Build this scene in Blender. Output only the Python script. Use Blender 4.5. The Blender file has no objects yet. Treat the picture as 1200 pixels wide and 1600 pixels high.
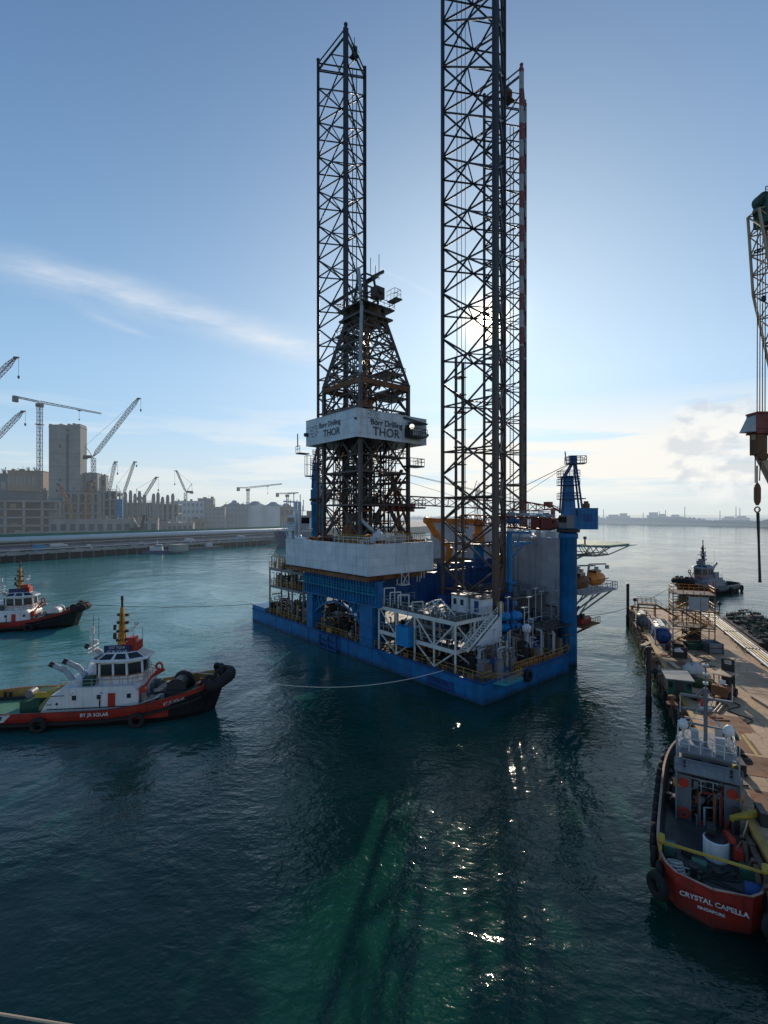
import bpy, math, random
from mathutils import Vector, Matrix
sc = bpy.context.scene
col = sc.collection
PI = math.pi
R = math.radians
CAMZ, F, HZ = 23.5, 770.0, 803.0

def W(px, py, Y):
    """point of the place seen at a photo pixel, at forward distance Y"""
    return Vector(((px - 600) * Y / F, Y, CAMZ - (py - HZ) * Y / F))

def G(px, py, z=0.0):
    Y = F * (CAMZ - z) / (py - HZ)
    return Vector(((px - 600) * Y / F, Y, z))

# ------------------------------------------------------------------ objects
def empty(name, loc=(0, 0, 0), rz=0.0):
    o = bpy.data.objects.new(name, None)
    o.location = loc
    o.rotation_euler = (0, 0, rz)
    o.empty_display_size = 0.5
    col.objects.link(o)
    return o

def tag(o, label=None, cat=None, group=None, kind=None):
    if label: o['label'] = label
    if cat: o['category'] = cat
    if group: o['group'] = group
    if kind: o['kind'] = kind
    return o

def thing(name, label, cat, loc=(0, 0, 0), rz=0.0, group=None):
    return tag(empty(name, loc, rz), label, cat, group)

def copy_tree(o, parent=None):
    c = o.copy()
    col.objects.link(c)
    if parent: c.parent = parent
    for ch in list(o.children):
        copy_tree(ch, c)
    return c

class MB:
    def __init__(s):
        s.v, s.f, s.m, s.cur = [], [], [], 0
    def face(s, idx):
        s.f.append(idx); s.m.append(s.cur)
    def add(s, vs, fs):
        b = len(s.v)
        s.v.extend([tuple(x) for x in vs])
        for f in fs: s.face([i + b for i in f])
    def box(s, c, size, rz=0.0, ax=None):
        x, y, z = size[0] / 2, size[1] / 2, size[2] / 2
        c = Vector(c)
        if ax is None:
            ca, sa = math.cos(rz), math.sin(rz)
            ax = (Vector((ca, sa, 0)), Vector((-sa, ca, 0)), Vector((0, 0, 1)))
        vs = [c + ax[0] * (x * i) + ax[1] * (y * j) + ax[2] * (z * k) for k in (-1, 1) for j in (-1, 1) for i in (-1, 1)]
        s.add(vs, [(0, 2, 3, 1), (4, 5, 7, 6), (0, 1, 5, 4), (2, 6, 7, 3), (0, 4, 6, 2), (1, 3, 7, 5)])
    def bb(s, x0, x1, y0, y1, z0, z1):
        s.box(((x0 + x1) / 2, (y0 + y1) / 2, (z0 + z1) / 2), (abs(x1 - x0), abs(y1 - y0), abs(z1 - z0)))
    def beam(s, p, q, w, h=None, up=(0, 0, 1)):
        h = h or w
        p, q = Vector(p), Vector(q)
        d = q - p
        L = d.length
        if L < 1e-6: return
        d /= L
        up = Vector(up)
        if abs(d.dot(up)) > .98: up = Vector((1, 0, 0))
        a = d.cross(up).normalized()
        b = a.cross(d)
        s.box((p + q) / 2, (L, w, h), ax=(d, a, b))
    def tube(s, p, q, r, n=6, r2=None, caps=True):
        p, q = Vector(p), Vector(q)
        d = q - p
        if d.length < 1e-6: return
        d.normalize()
        up = Vector((0, 0, 1)) if abs(d.z) < .95 else Vector((1, 0, 0))
        a = d.cross(up).normalized(); b = a.cross(d)
        r2 = r if r2 is None else r2
        vs = []
        for c, rr in ((p, r), (q, r2)):
            for i in range(n):
                t = 2 * PI * i / n
                vs.append(c + a * (rr * math.cos(t)) + b * (rr * math.sin(t)))
        fs = [(i, (i + 1) % n, n + (i + 1) % n, n + i) for i in range(n)]
        if caps:
            fs.append(tuple(range(n - 1, -1, -1))); fs.append(tuple(range(n, 2 * n)))
        s.add(vs, fs)
    def path(s, pts, r, n=6):
        for p, q in zip(pts[:-1], pts[1:]): s.tube(p, q, r, n)
    def prism(s, poly, z0, z1):
        n = len(poly)
        s.add([(x, y, z0) for x, y in poly] + [(x, y, z1) for x, y in poly],
              [tuple(range(n - 1, -1, -1)), tuple(range(n, 2 * n))] + [(i, (i + 1) % n, n + (i + 1) % n, n + i) for i in range(n)])
    def lathe(s, prof, c, n=16, axis=(0, 0, 1)):
        """prof: (radius, height) pairs along axis from c"""
        ax = Vector(axis).normalized()
        up = Vector((0, 0, 1)) if abs(ax.z) < .95 else Vector((1, 0, 0))
        a = ax.cross(up).normalized(); b = ax.cross(a)
        c = Vector(c); vs = []
        for r, h in prof:
            for i in range(n):
                t = 2 * PI * i / n
                vs.append(c + ax * h + a * (r * math.cos(t)) + b * (r * math.sin(t)))
        fs = []
        for k in range(len(prof) - 1):
            for i in range(n):
                fs.append((k * n + i, k * n + (i + 1) % n, (k + 1) * n + (i + 1) % n, (k + 1) * n + i))
        fs.append(tuple(range(n))); fs.append(tuple((len(prof) - 1) * n + i for i in range(n)))
        s.add(vs, fs)
    def ball(s, c, r, n=10, sq=1.0):
        prof = []
        for k in range(7):
            t = -PI / 2 + PI * k / 6
            prof.append((max(1e-3, r * math.cos(t)), r * sq * math.sin(t)))
        s.lathe(prof, c, n)
    def torus(s, c, R1, r, axis=(0, 0, 1), n=16, m=6):
        ax = Vector(axis).normalized()
        up = Vector((0, 0, 1)) if abs(ax.z) < .95 else Vector((1, 0, 0))
        a = ax.cross(up).normalized(); b = ax.cross(a); c = Vector(c)
        vs = []
        for i in range(n):
            t = 2 * PI * i / n
            o = a * math.cos(t) + b * math.sin(t)
            for j in range(m):
                u = 2 * PI * j / m
                vs.append(c + o * (R1 + r * math.cos(u)) + ax * (r * math.sin(u)))
        s.add(vs, [(i * m + j, ((i + 1) % n) * m + j, ((i + 1) % n) * m + (j + 1) % m, i * m + (j + 1) % m) for i in range(n) for j in range(m)])
    def quad(s, a, b, c, d):
        s.add([a, b, c, d], [(0, 1, 2, 3)])
    def rail(s, pts, h=1.1, sp=1.6, r=.035, mid=True):
        for p, q in zip(pts[:-1], pts[1:]):
            p, q = Vector(p), Vector(q)
            n = max(1, int(round((q - p).length / sp)))
            up = Vector((0, 0, h))
            for i in range(n + 1):
                b = p.lerp(q, i / n)
                s.tube(b, b + up, r, 4, caps=False)
            s.tube(p + up, q + up, r, 4, caps=False)
            if mid: s.tube(p + up * .55, q + up * .55, r * .8, 4, caps=False)
    def lattice(s, p, q, w0, w1, n, rc, rb, h0=None, h1=None, up=(0, 0, 1)):
        p, q = Vector(p), Vector(q)
        h0 = w0 if h0 is None else h0; h1 = w1 if h1 is None else h1
        d = (q - p).normalized(); up = Vector(up)
        if abs(d.dot(up)) > .98: up = Vector((1, 0, 0))
        a = d.cross(up).normalized(); b = a.cross(d)
        def cor(k):
            t = k / n; c = p.lerp(q, t); w = w0 + (w1 - w0) * t; h = h0 + (h1 - h0) * t
            return [c + a * (w / 2 * i) + b * (h / 2 * j) for i, j in ((-1, -1), (1, -1), (1, 1), (-1, 1))]
        A = cor(0); Z = cor(n)
        for i in range(4): s.tube(A[i], Z[i], rc, 5)
        for k in range(n):
            c0, c1 = cor(k), cor(k + 1)
            for i in range(4):
                j = (i + 1) % 4
                if k % 2: s.tube(c0[i], c1[j], rb, 4, caps=False)
                else: s.tube(c0[j], c1[i], rb, 4, caps=False)
                s.tube(c1[i], c1[j], rb, 4, caps=False)
    def text(s, body, size, origin, right, up, out=.02, font_w=1.0, align='CENTER', bold=0.0):
        """flat lettering as faces, laid on a surface: origin is its centre, right and up its directions"""
        cu = bpy.data.curves.new('lettering_source', 'FONT')
        cu.body = body; cu.size = size; cu.align_x = align; cu.align_y = 'CENTER'; cu.offset = bold
        cu.resolution_u = 3
        ob = bpy.data.objects.new('lettering_source', cu)
        me = ob.to_mesh()
        right, up = Vector(right).normalized(), Vector(up).normalized()
        nrm = right.cross(up).normalized()
        o = Vector(origin) + nrm * out
        s.add([o + right * (v.co.x * font_w) + up * v.co.y for v in me.vertices], [tuple(p.vertices) for p in me.polygons])
        ob.to_mesh_clear()
        bpy.data.objects.remove(ob); bpy.data.curves.remove(cu)
    def build(s, name, mats, parent=None, smooth=False, label=None):
        me = bpy.data.meshes.new(name)
        me.from_pydata(s.v, [], s.f)
        if not isinstance(mats, (list, tuple)): mats = [mats]
        for m in mats: me.materials.append(M[m] if isinstance(m, str) else m)
        if len(mats) > 1:
            me.polygons.foreach_set('material_index', s.m)
        if smooth:
            me.polygons.foreach_set('use_smooth', [True] * len(s.f))
        me.update()
        o = bpy.data.objects.new(name, me)
        col.objects.link(o)
        if parent: o.parent = parent
        if label: o['label'] = label
        return o

# ------------------------------------------------------------------ materials
M = {}
def new_mat(name):
    m = bpy.data.materials.new(name); m.use_nodes = True
    nt = m.node_tree; nt.nodes.clear()
    out = nt.nodes.new('ShaderNodeOutputMaterial')
    b = nt.nodes.new('ShaderNodeBsdfPrincipled')
    nt.links.new(b.outputs[0], out.inputs[0])
    return m, nt, b

def node(nt, kind, **kw):
    n = nt.nodes.new(kind)
    for k, v in kw.items():
        if k == 'ins':
            for kk, vv in v.items(): n.inputs[kk].default_value = vv
        else: setattr(n, k, v)
    return n

def mix(nt, fac, a, b, mode='MIX'):
    n = node(nt, 'ShaderNodeMix', data_type='RGBA', blend_type=mode)
    for sock, val in ((n.inputs[0], fac), (n.inputs[6], a), (n.inputs[7], b)):
        if hasattr(val, 'node'): nt.links.new(val, sock)
        elif isinstance(val, (int, float)): sock.default_value = val
        else: sock.default_value = (*val, 1)
    return n.outputs[2]

def math_(nt, op, a, b=0.0, c=0.0, clamp=False):
    n = node(nt, 'ShaderNodeMath', operation=op, use_clamp=clamp)
    for i, val in enumerate((a, b, c)):
        if hasattr(val, 'node'): nt.links.new(val, n.inputs[i])
        else: n.inputs[i].default_value = val
    return n.outputs[0]

def ramp(nt, fac, lo, hi):
    n = node(nt, 'ShaderNodeMapRange', clamp=True, ins={1: lo, 2: hi})
    nt.links.new(fac, n.inputs[0])
    return n.outputs[0]

def noise(nt, vec, scale, detail=4, rough=.55, dist=0.0):
    n = node(nt, 'ShaderNodeTexNoise', ins={'Scale': scale, 'Detail': detail, 'Roughness': rough, 'Distortion': dist})
    nt.links.new(vec, n.inputs['Vector'])
    return n.outputs['Fac']

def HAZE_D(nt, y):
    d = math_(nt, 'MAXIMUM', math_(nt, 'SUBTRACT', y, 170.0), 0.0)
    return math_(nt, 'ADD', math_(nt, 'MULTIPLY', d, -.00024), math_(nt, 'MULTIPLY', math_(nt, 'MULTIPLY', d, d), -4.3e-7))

def paint(name, rgb, rough=.5, var=.18, rust=0.0, scale=.5, metal=0.0, streak=.25, grime=(.03, .028, .025), rustc=(.17, .065, .024), spec=.4, wl=0.0, seam=0.0):
    m, nt, b = new_mat(name)
    geo = node(nt, 'ShaderNodeNewGeometry')
    pos = geo.outputs['Position']
    n1 = noise(nt, pos, scale, 5)
    lo = tuple(c * (1 - var * 1.6) for c in rgb); hi = tuple(min(1, c * (1 + var)) for c in rgb)
    c = mix(nt, ramp(nt, n1, .3, .7), lo, hi)
    if streak:
        mp = node(nt, 'ShaderNodeMapping', ins={'Scale': (2.4, 2.4, .16)})
        nt.links.new(pos, mp.inputs[0])
        n2 = noise(nt, mp.outputs[0], 1.0, 4)
        c = mix(nt, math_(nt, 'MULTIPLY', ramp(nt, n2, .52, .78), streak), c, grime)
    if rust:
        n3 = noise(nt, pos, scale * 2.6, 7, .65)
        c = mix(nt, ramp(nt, n3, .68 - rust * .3, .78 - rust * .25), c, rustc)
        nt.links.new(math_(nt, 'MULTIPLY_ADD', ramp(nt, n3, .5, .7), .3, rough), b.inputs['Roughness'])
    else:
        nt.links.new(math_(nt, 'MULTIPLY_ADD', n1, .3, rough - .12), b.inputs['Roughness'])
    if wl:      # weed and rust stain rising from the waterline
        sz = node(nt, 'ShaderNodeSeparateXYZ'); nt.links.new(pos, sz.inputs[0])
        hz = math_(nt, 'ADD', sz.outputs[2], math_(nt, 'MULTIPLY_ADD', noise(nt, pos, 1.3, 6, .65), -1.1, .55))
        c = mix(nt, math_(nt, 'MULTIPLY', ramp(nt, hz, wl, 0.0), .85), c, (.018, .022, .016))
        sc_ = node(nt, 'ShaderNodeMapping', ins={'Scale': (.5, .5, 3.5)}); nt.links.new(pos, sc_.inputs[0])
        c = mix(nt, math_(nt, 'MULTIPLY', ramp(nt, noise(nt, sc_.outputs[0], 1.6, 7, .7), .6, .75), .45), c, (.10, .10, .10))
    if seam:    # plate seams, slight plate-to-plate shift and buckling
        ob = node(nt, 'ShaderNodeTexCoord'); so_ = node(nt, 'ShaderNodeSeparateXYZ'); nt.links.new(ob.outputs['Object'], so_.inputs[0])
        cb = node(nt, 'ShaderNodeCombineXYZ'); nt.links.new(math_(nt, 'ADD', so_.outputs[0], so_.outputs[1]), cb.inputs[0]); nt.links.new(so_.outputs[2], cb.inputs[1])
        bk = node(nt, 'ShaderNodeTexBrick', ins={'Scale': 1.0, 'Mortar Size': .03, 'Mortar Smooth': .3, 'Brick Width': seam, 'Row Height': seam * .5, 'Color1': (1, 1, 1, 1), 'Color2': (.84, .86, .88, 1), 'Mortar': (.62, .62, .64, 1)})
        nt.links.new(cb.outputs[0], bk.inputs['Vector'])
        c = mix(nt, .8, c, bk.outputs['Color'], 'MULTIPLY')
        bp = node(nt, 'ShaderNodeBump', ins={'Strength': .35, 'Distance': .12}); nt.links.new(math_(nt, 'ADD', noise(nt, pos, 1.1, 2), math_(nt, 'MULTIPLY', bk.outputs['Fac'], -.3)), bp.inputs['Height']); nt.links.new(bp.outputs[0], b.inputs['Normal'])
    nt.links.new(c, b.inputs['Base Color'])
    b.inputs['Metallic'].default_value = metal
    b.inputs['Specular IOR Level'].default_value = spec
    # sea haze painted into the material: pale emission mixed in, growing with distance
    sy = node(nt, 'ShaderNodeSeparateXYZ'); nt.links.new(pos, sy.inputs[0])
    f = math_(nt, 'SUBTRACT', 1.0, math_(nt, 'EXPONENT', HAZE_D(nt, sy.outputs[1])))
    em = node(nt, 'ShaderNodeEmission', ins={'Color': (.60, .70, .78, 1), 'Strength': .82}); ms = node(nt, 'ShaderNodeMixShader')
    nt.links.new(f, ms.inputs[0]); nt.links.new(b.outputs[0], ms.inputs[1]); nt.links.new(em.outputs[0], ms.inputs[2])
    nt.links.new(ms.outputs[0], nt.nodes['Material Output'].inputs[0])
    M[name] = m
    return m

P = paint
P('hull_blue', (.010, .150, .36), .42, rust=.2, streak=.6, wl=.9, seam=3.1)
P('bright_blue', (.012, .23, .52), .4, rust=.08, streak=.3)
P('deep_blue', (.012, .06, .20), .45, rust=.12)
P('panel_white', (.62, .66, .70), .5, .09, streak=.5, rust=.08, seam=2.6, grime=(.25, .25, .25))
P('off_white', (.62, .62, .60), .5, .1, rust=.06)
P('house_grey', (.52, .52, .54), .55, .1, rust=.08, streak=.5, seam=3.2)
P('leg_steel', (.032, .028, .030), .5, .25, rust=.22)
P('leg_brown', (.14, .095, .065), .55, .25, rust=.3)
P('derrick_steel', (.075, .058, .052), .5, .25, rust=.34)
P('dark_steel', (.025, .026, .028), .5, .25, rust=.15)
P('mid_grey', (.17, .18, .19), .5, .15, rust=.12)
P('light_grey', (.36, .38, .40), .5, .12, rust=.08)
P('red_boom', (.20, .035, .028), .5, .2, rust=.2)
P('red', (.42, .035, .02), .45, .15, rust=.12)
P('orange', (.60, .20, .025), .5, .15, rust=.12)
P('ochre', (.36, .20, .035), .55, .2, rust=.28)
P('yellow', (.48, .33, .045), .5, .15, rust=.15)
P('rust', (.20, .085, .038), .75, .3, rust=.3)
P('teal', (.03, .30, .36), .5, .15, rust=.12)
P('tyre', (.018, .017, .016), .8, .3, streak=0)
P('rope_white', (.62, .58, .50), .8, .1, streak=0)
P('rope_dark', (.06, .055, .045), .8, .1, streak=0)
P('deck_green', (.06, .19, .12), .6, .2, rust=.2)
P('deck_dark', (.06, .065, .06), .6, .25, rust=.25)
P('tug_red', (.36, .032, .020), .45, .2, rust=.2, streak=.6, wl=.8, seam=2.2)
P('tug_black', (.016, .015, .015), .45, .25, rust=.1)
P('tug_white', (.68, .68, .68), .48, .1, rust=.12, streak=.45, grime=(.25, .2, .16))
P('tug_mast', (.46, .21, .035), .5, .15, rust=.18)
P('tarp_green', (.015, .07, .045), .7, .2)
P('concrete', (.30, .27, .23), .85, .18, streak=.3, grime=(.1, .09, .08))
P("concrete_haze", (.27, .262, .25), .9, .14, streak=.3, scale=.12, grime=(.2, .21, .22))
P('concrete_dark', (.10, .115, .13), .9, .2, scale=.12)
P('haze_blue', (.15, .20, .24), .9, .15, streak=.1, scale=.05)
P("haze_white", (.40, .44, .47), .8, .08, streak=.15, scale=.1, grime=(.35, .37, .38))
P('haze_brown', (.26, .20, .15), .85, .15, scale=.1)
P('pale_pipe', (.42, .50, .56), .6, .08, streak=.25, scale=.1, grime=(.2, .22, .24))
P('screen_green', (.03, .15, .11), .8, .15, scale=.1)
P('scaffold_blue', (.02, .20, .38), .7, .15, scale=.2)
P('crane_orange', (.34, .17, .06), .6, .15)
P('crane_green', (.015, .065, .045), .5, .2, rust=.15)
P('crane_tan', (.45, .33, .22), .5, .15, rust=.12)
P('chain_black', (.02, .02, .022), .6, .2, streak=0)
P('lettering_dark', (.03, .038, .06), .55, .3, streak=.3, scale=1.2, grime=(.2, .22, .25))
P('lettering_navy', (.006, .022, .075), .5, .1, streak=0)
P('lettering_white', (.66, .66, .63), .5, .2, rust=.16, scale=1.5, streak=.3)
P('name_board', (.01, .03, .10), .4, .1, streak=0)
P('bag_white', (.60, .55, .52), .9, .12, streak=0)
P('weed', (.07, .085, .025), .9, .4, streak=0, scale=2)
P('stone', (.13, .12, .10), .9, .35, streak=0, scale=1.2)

m, nt, b = new_mat('glass_dark')
b.inputs['Base Color'].default_value = (.012, .017, .02, 1); b.inputs['Roughness'].default_value = .06
b.inputs['Specular IOR Level'].default_value = .6
M['glass_dark'] = m
m, nt, b = new_mat('lamp_glow')
b.inputs['Base Color'].default_value = (.9, .88, .8, 1); b.inputs['Emission Color'].default_value = (1, .93, .8, 1); b.inputs['Emission Strength'].default_value = 1.5
M['lamp_glow'] = m

# jetty paving: worn slabs, rust and oil stains, damp patches
def jetty_mat():
    m, nt, b = new_mat('jetty_concrete')
    tc = node(nt, 'ShaderNodeTexCoord'); pos = tc.outputs['Object']
    n1 = noise(nt, pos, .16, 6, .6); n2 = noise(nt, pos, .55, 7, .65); n3 = noise(nt, pos, 4.0, 5, .6)
    c = mix(nt, ramp(nt, n1, .35, .65), (.33, .18, .085), (.54, .335, .175))
    c = mix(nt, math_(nt, 'MULTIPLY', ramp(nt, n2, .56, .74), .75), c, (.15, .085, .05))
    c = mix(nt, math_(nt, 'MULTIPLY', ramp(nt, noise(nt, pos, .3, 4, .5), .6, .72), .7), c, (.09, .075, .06))
    c = mix(nt, math_(nt, 'MULTIPLY', n3, .35), c, (.5, .42, .32))
    br = node(nt, 'ShaderNodeTexBrick', ins={'Scale': 1.0, 'Mortar Size': .035, 'Brick Width': 6.0, 'Row Height': 3.6, 'Color1': (1, 1, 1, 1), 'Color2': (.82, .82, .84, 1), 'Mortar': (.35, .33, .3, 1)})
    nt.links.new(pos, br.inputs['Vector'])
    c = mix(nt, 1.0, c, br.outputs['Color'], 'MULTIPLY')
    vo = node(nt, 'ShaderNodeTexVoronoi', feature='DISTANCE_TO_EDGE', ins={'Scale': .42})
    wp = node(nt, 'ShaderNodeVectorMath', operation='ADD'); nt.links.new(pos, wp.inputs[0])
    nz = node(nt, 'ShaderNodeTexNoise', ins={'Scale': .9, 'Detail': 5}); nt.links.new(pos, nz.inputs['Vector']); nt.links.new(nz.outputs['Color'], wp.inputs[1]); nt.links.new(wp.outputs[0], vo.inputs['Vector'])
    crack = math_(nt, 'MULTIPLY', ramp(nt, vo.outputs['Distance'], .018, .004), ramp(nt, n1, .45, .6))
    c = mix(nt, math_(nt, 'MULTIPLY', crack, .7), c, (.05, .04, .03))
    stain = ramp(nt, noise(nt, pos, .85, 3, .5, .8), .66, .70)
    c = mix(nt, math_(nt, 'MULTIPLY', stain, .72), c, (.035, .03, .028))
    nt.links.new(c, b.inputs['Base Color'])
    b.inputs['Roughness'].default_value = .8
    bp = node(nt, 'ShaderNodeBump', ins={'Strength': .5, 'Distance': .05}); nt.links.new(n3, bp.inputs['Height']); nt.links.new(bp.outputs[0], b.inputs['Normal'])
    nt.links.new(math_(nt, 'MULTIPLY_ADD', stain, -.45, math_(nt, 'MULTIPLY_ADD', n2, .35, .55)), b.inputs['Roughness'])
    M['jetty_concrete'] = m
jetty_mat()

# ------------------------------------------------------------------ camera, sun, sky
cam = bpy.data.cameras.new('camera'); co = bpy.data.objects.new('camera', cam); col.objects.link(co)
co.location = (0, 0, CAMZ); co.rotation_euler = (R(90), 0, 0)
cam.lens = F / 1600 * 36; cam.sensor_width = 36; cam.shift_y = 3 / 1600; cam.clip_start = .5; cam.clip_end = 30000
sc.camera = co
sc.view_settings.view_transform = 'Standard'; sc.view_settings.look = 'None'; sc.view_settings.exposure = 0; sc.view_settings.gamma = 1
sc.render.film_transparent = False
sc.cycles.use_denoising = True
sc.cycles.max_bounces = 6; sc.cycles.glossy_bounces = 3; sc.cycles.diffuse_bounces = 3; sc.cycles.transmission_bounces = 2
sc.cycles.sample_clamp_indirect = 6; sc.cycles.caustics_reflective = False; sc.cycles.caustics_refractive = False

SUN = Vector((160, 770, 302)).normalized()
EL = math.asin(SUN.z); AZ = math.atan2(SUN.x, SUN.y)
sl = bpy.data.lights.new('sun', 'SUN'); so = bpy.data.objects.new('sun', sl); col.objects.link(so)
sl.energy = 3.6; sl.angle = R(.55); sl.color = (1.0, .86, .68)
so.rotation_euler = (-SUN).to_track_quat('-Z', 'Y').to_euler()

def world():
    w = bpy.data.worlds.new('World'); sc.world = w; w.use_nodes = True
    nt = w.node_tree; nt.nodes.clear()
    out = node(nt, 'ShaderNodeOutputWorld'); bg = node(nt, 'ShaderNodeBackground', ins={'Strength': 1.0})
    nt.links.new(bg.outputs[0], out.inputs[0])
    sky = node(nt, 'ShaderNodeTexSky', sky_type='NISHITA', sun_disc=False, sun_elevation=EL, sun_rotation=AZ, altitude=10, air_density=1.0, dust_density=.6, ozone_density=2.0)
    base = mix(nt, 1.0, sky.outputs[0], (SKYK, SKYK, SKYK), 'MULTIPLY')
    tc = node(nt, 'ShaderNodeTexCoord'); d = tc.outputs['Generated']
    sep = node(nt, 'ShaderNodeSeparateXYZ'); nt.links.new(d, sep.inputs[0])
    x, y, z = sep.outputs
    def dot(v):
        n = node(nt, 'ShaderNodeVectorMath', operation='DOT_PRODUCT'); nt.links.new(d, n.inputs[0]); n.inputs[1].default_value = v
        return n.outputs['Value']
    mp = node(nt, 'ShaderNodeMapping', ins={'Scale': (1, 1, 5)}); nt.links.new(d, mp.inputs[0])
    return nt, bg, base, d, (x, y, z), dot, mp.outputs[0]
SKYK = .085
nt, bg, c, d, (x, y, z), dot, flat = world()
def dirp(px, py):
    return Vector((px - 600, F, HZ - py)).normalized()
sund = dot(tuple(SUN))
SKY_HOOKS = (nt, bg, c, d, x, y, z, dot, flat, sund)

def sky_finish():
    nt, bg, c, d, x, y, z, dot, flat, sund = SKY_HOOKS
    # grade: deeper blue high up, pale towards the sea line
    # the sky's own brightness rolled off around the sun, as a bright haze does
    sp = node(nt, 'ShaderNodeSeparateColor'); nt.links.new(c, sp.inputs[0]); cb = node(nt, 'ShaderNodeCombineColor')
    for i in range(3):
        v = sp.outputs[i]
        nt.links.new(math_(nt, 'DIVIDE', math_(nt, 'MULTIPLY', v, ROLL[0]), math_(nt, 'ADD', v, ROLL[1])), cb.inputs[i])
    c = mix(nt, 1.0, cb.outputs[0], GRADE, 'MULTIPLY')
    zc = math_(nt, 'MAXIMUM', z, 0.0)
    c = mix(nt, ramp(nt, zc, .26, .72), c, mix(nt, 1.0, c, (.58, .62, .68), 'MULTIPLY'))
    c = mix(nt, math_(nt, 'MULTIPLY', ramp(nt, zc, .16, 0.0), .72), c, HORIZON)
    # long cirrus streak across the sky on the port side
    def streak(p0, p1, w, amp, nscale, fade0, fade1):
        a, b2 = dirp(*p0), dirp(*p1)
        nrm = a.cross(b2).normalized()
        mid = (a + b2).normalized(); along = nrm.cross(mid).normalized()
        half = abs(along.dot(a))
        nz = noise(nt, flat, nscale, 6, .6)
        dist = math_(nt, 'ABSOLUTE', math_(nt, 'ADD', dot(tuple(nrm)), math_(nt, 'MULTIPLY_ADD', nz, .035, -.0175)))
        al = dot(tuple(along))
        wob = math_(nt, 'MULTIPLY_ADD', ramp(nt, al, -half if al else 0, half), 0, w)
        band = ramp(nt, dist, w, 0.0)
        ends = math_(nt, 'MULTIPLY', ramp(nt, math_(nt, 'ABSOLUTE', al), half * fade1, half * fade0), ramp(nt, dot(tuple(mid)), .5, .8))
        tex = ramp(nt, noise(nt, flat, nscale * 2.2, 7, .62), .25, .75)
        return math_(nt, 'MULTIPLY', math_(nt, 'MULTIPLY', math_(nt, 'POWER', band, 1.6), ends), math_(nt, 'MULTIPLY', tex, amp))
    s1 = streak((-60, 392), (540, 556), .044, .8, 3.0, .7, 1.05)
    s2 = streak((120, 480), (240, 525), .014, .35, 4.0, .5, 1.1)
    s3 = streak((560, 405), (690, 470), .007, .25, 4.0, .6, 1.1)
    cirrus = math_(nt, 'MINIMUM', math_(nt, 'ADD', math_(nt, 'ADD', s1, s2), s3), 1.0)
    c = mix(nt, cirrus, c, (.88, .91, .94))
    # low stratus bars, stronger on the sun's side
    mp = node(nt, 'ShaderNodeMapping', ins={'Scale': (1.2, 1.2, 13), 'Location': (.35, .1, .2)}); nt.links.new(d, mp.inputs[0])
    n1 = noise(nt, mp.outputs[0], 2.6, 8, .58)
    win = math_(nt, 'MULTIPLY', ramp(nt, z, .015, .05), ramp(nt, z, .225, .13))
    side = ramp(nt, math_(nt, 'SUBTRACT', x, math_(nt, 'MULTIPLY', y, .02)), -.42, .18)
    bars = math_(nt, 'MULTIPLY', ramp(nt, math_(nt, 'ADD', n1, math_(nt, 'MULTIPLY_ADD', side, .17, -.05)), .46, .58), win)
    bars = math_(nt, 'MULTIPLY', bars, math_(nt, 'MULTIPLY_ADD', side, .62, .30))
    c = mix(nt, bars, c, (.98, .95, .88))
    # a cumulus clump with grey bellies above the far shore
    cd = dot(tuple(dirp(1128, 700)))
    mp2 = node(nt, 'ShaderNodeMapping', ins={'Scale': (1, 1, 1.6)}); nt.links.new(d, mp2.inputs[0])
    n2 = noise(nt, mp2.outputs[0], 15.0, 8, .6)
    mask = ramp(nt, math_(nt, 'ADD', math_(nt, 'MULTIPLY', ramp(nt, cd, .9945, .9995), .5), math_(nt, 'MULTIPLY', n2, .9)), .56, .74)
    mask = math_(nt, 'MULTIPLY', mask, ramp(nt, cd, .9935, .997))
    belly = ramp(nt, noise(nt, mp2.outputs[0], 22.0, 5, .5), .44, .58)
    c = mix(nt, math_(nt, 'MULTIPLY', mask, .62), c, mix(nt, belly, (.96, .95, .92), (.60, .66, .74)))
    # aureole and the sun itself
    g1 = math_(nt, 'POWER', math_(nt, 'MAXIMUM', sund, 0.0), 14.0)
    g2 = math_(nt, 'POWER', math_(nt, 'MAXIMUM', sund, 0.0), 600.0)
    g3 = math_(nt, 'POWER', math_(nt, 'MAXIMUM', sund, 0.0), 3800.0)
    c = mix(nt, 1.0, c, mix(nt, 1.0, (.05, .05, .04), g1, 'MULTIPLY'), 'ADD')
    c = mix(nt, 1.0, c, mix(nt, 1.0, (.30, .25, .17), g2, 'MULTIPLY'), 'ADD')
    c = mix(nt, 1.0, c, mix(nt, 1.0, (9.0, 7.0, 4.4), g3, 'MULTIPLY'), 'ADD')
    disc = ramp(nt, sund, math.cos(R(.85)), math.cos(R(.5)))
    c = mix(nt, 1.0, c, mix(nt, 1.0, (14, 12.5, 10), disc, 'MULTIPLY'), 'ADD')
    c = mix(nt, ramp(nt, z, -.05, -.01), (.02, .03, .035), c)
    nt.links.new(c, bg.inputs[0])
GRADE = (.735, .955, 1.17)
ROLL = (1.2, .36)
HORIZON = (.74, .77, .76)
sky_finish()

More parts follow.
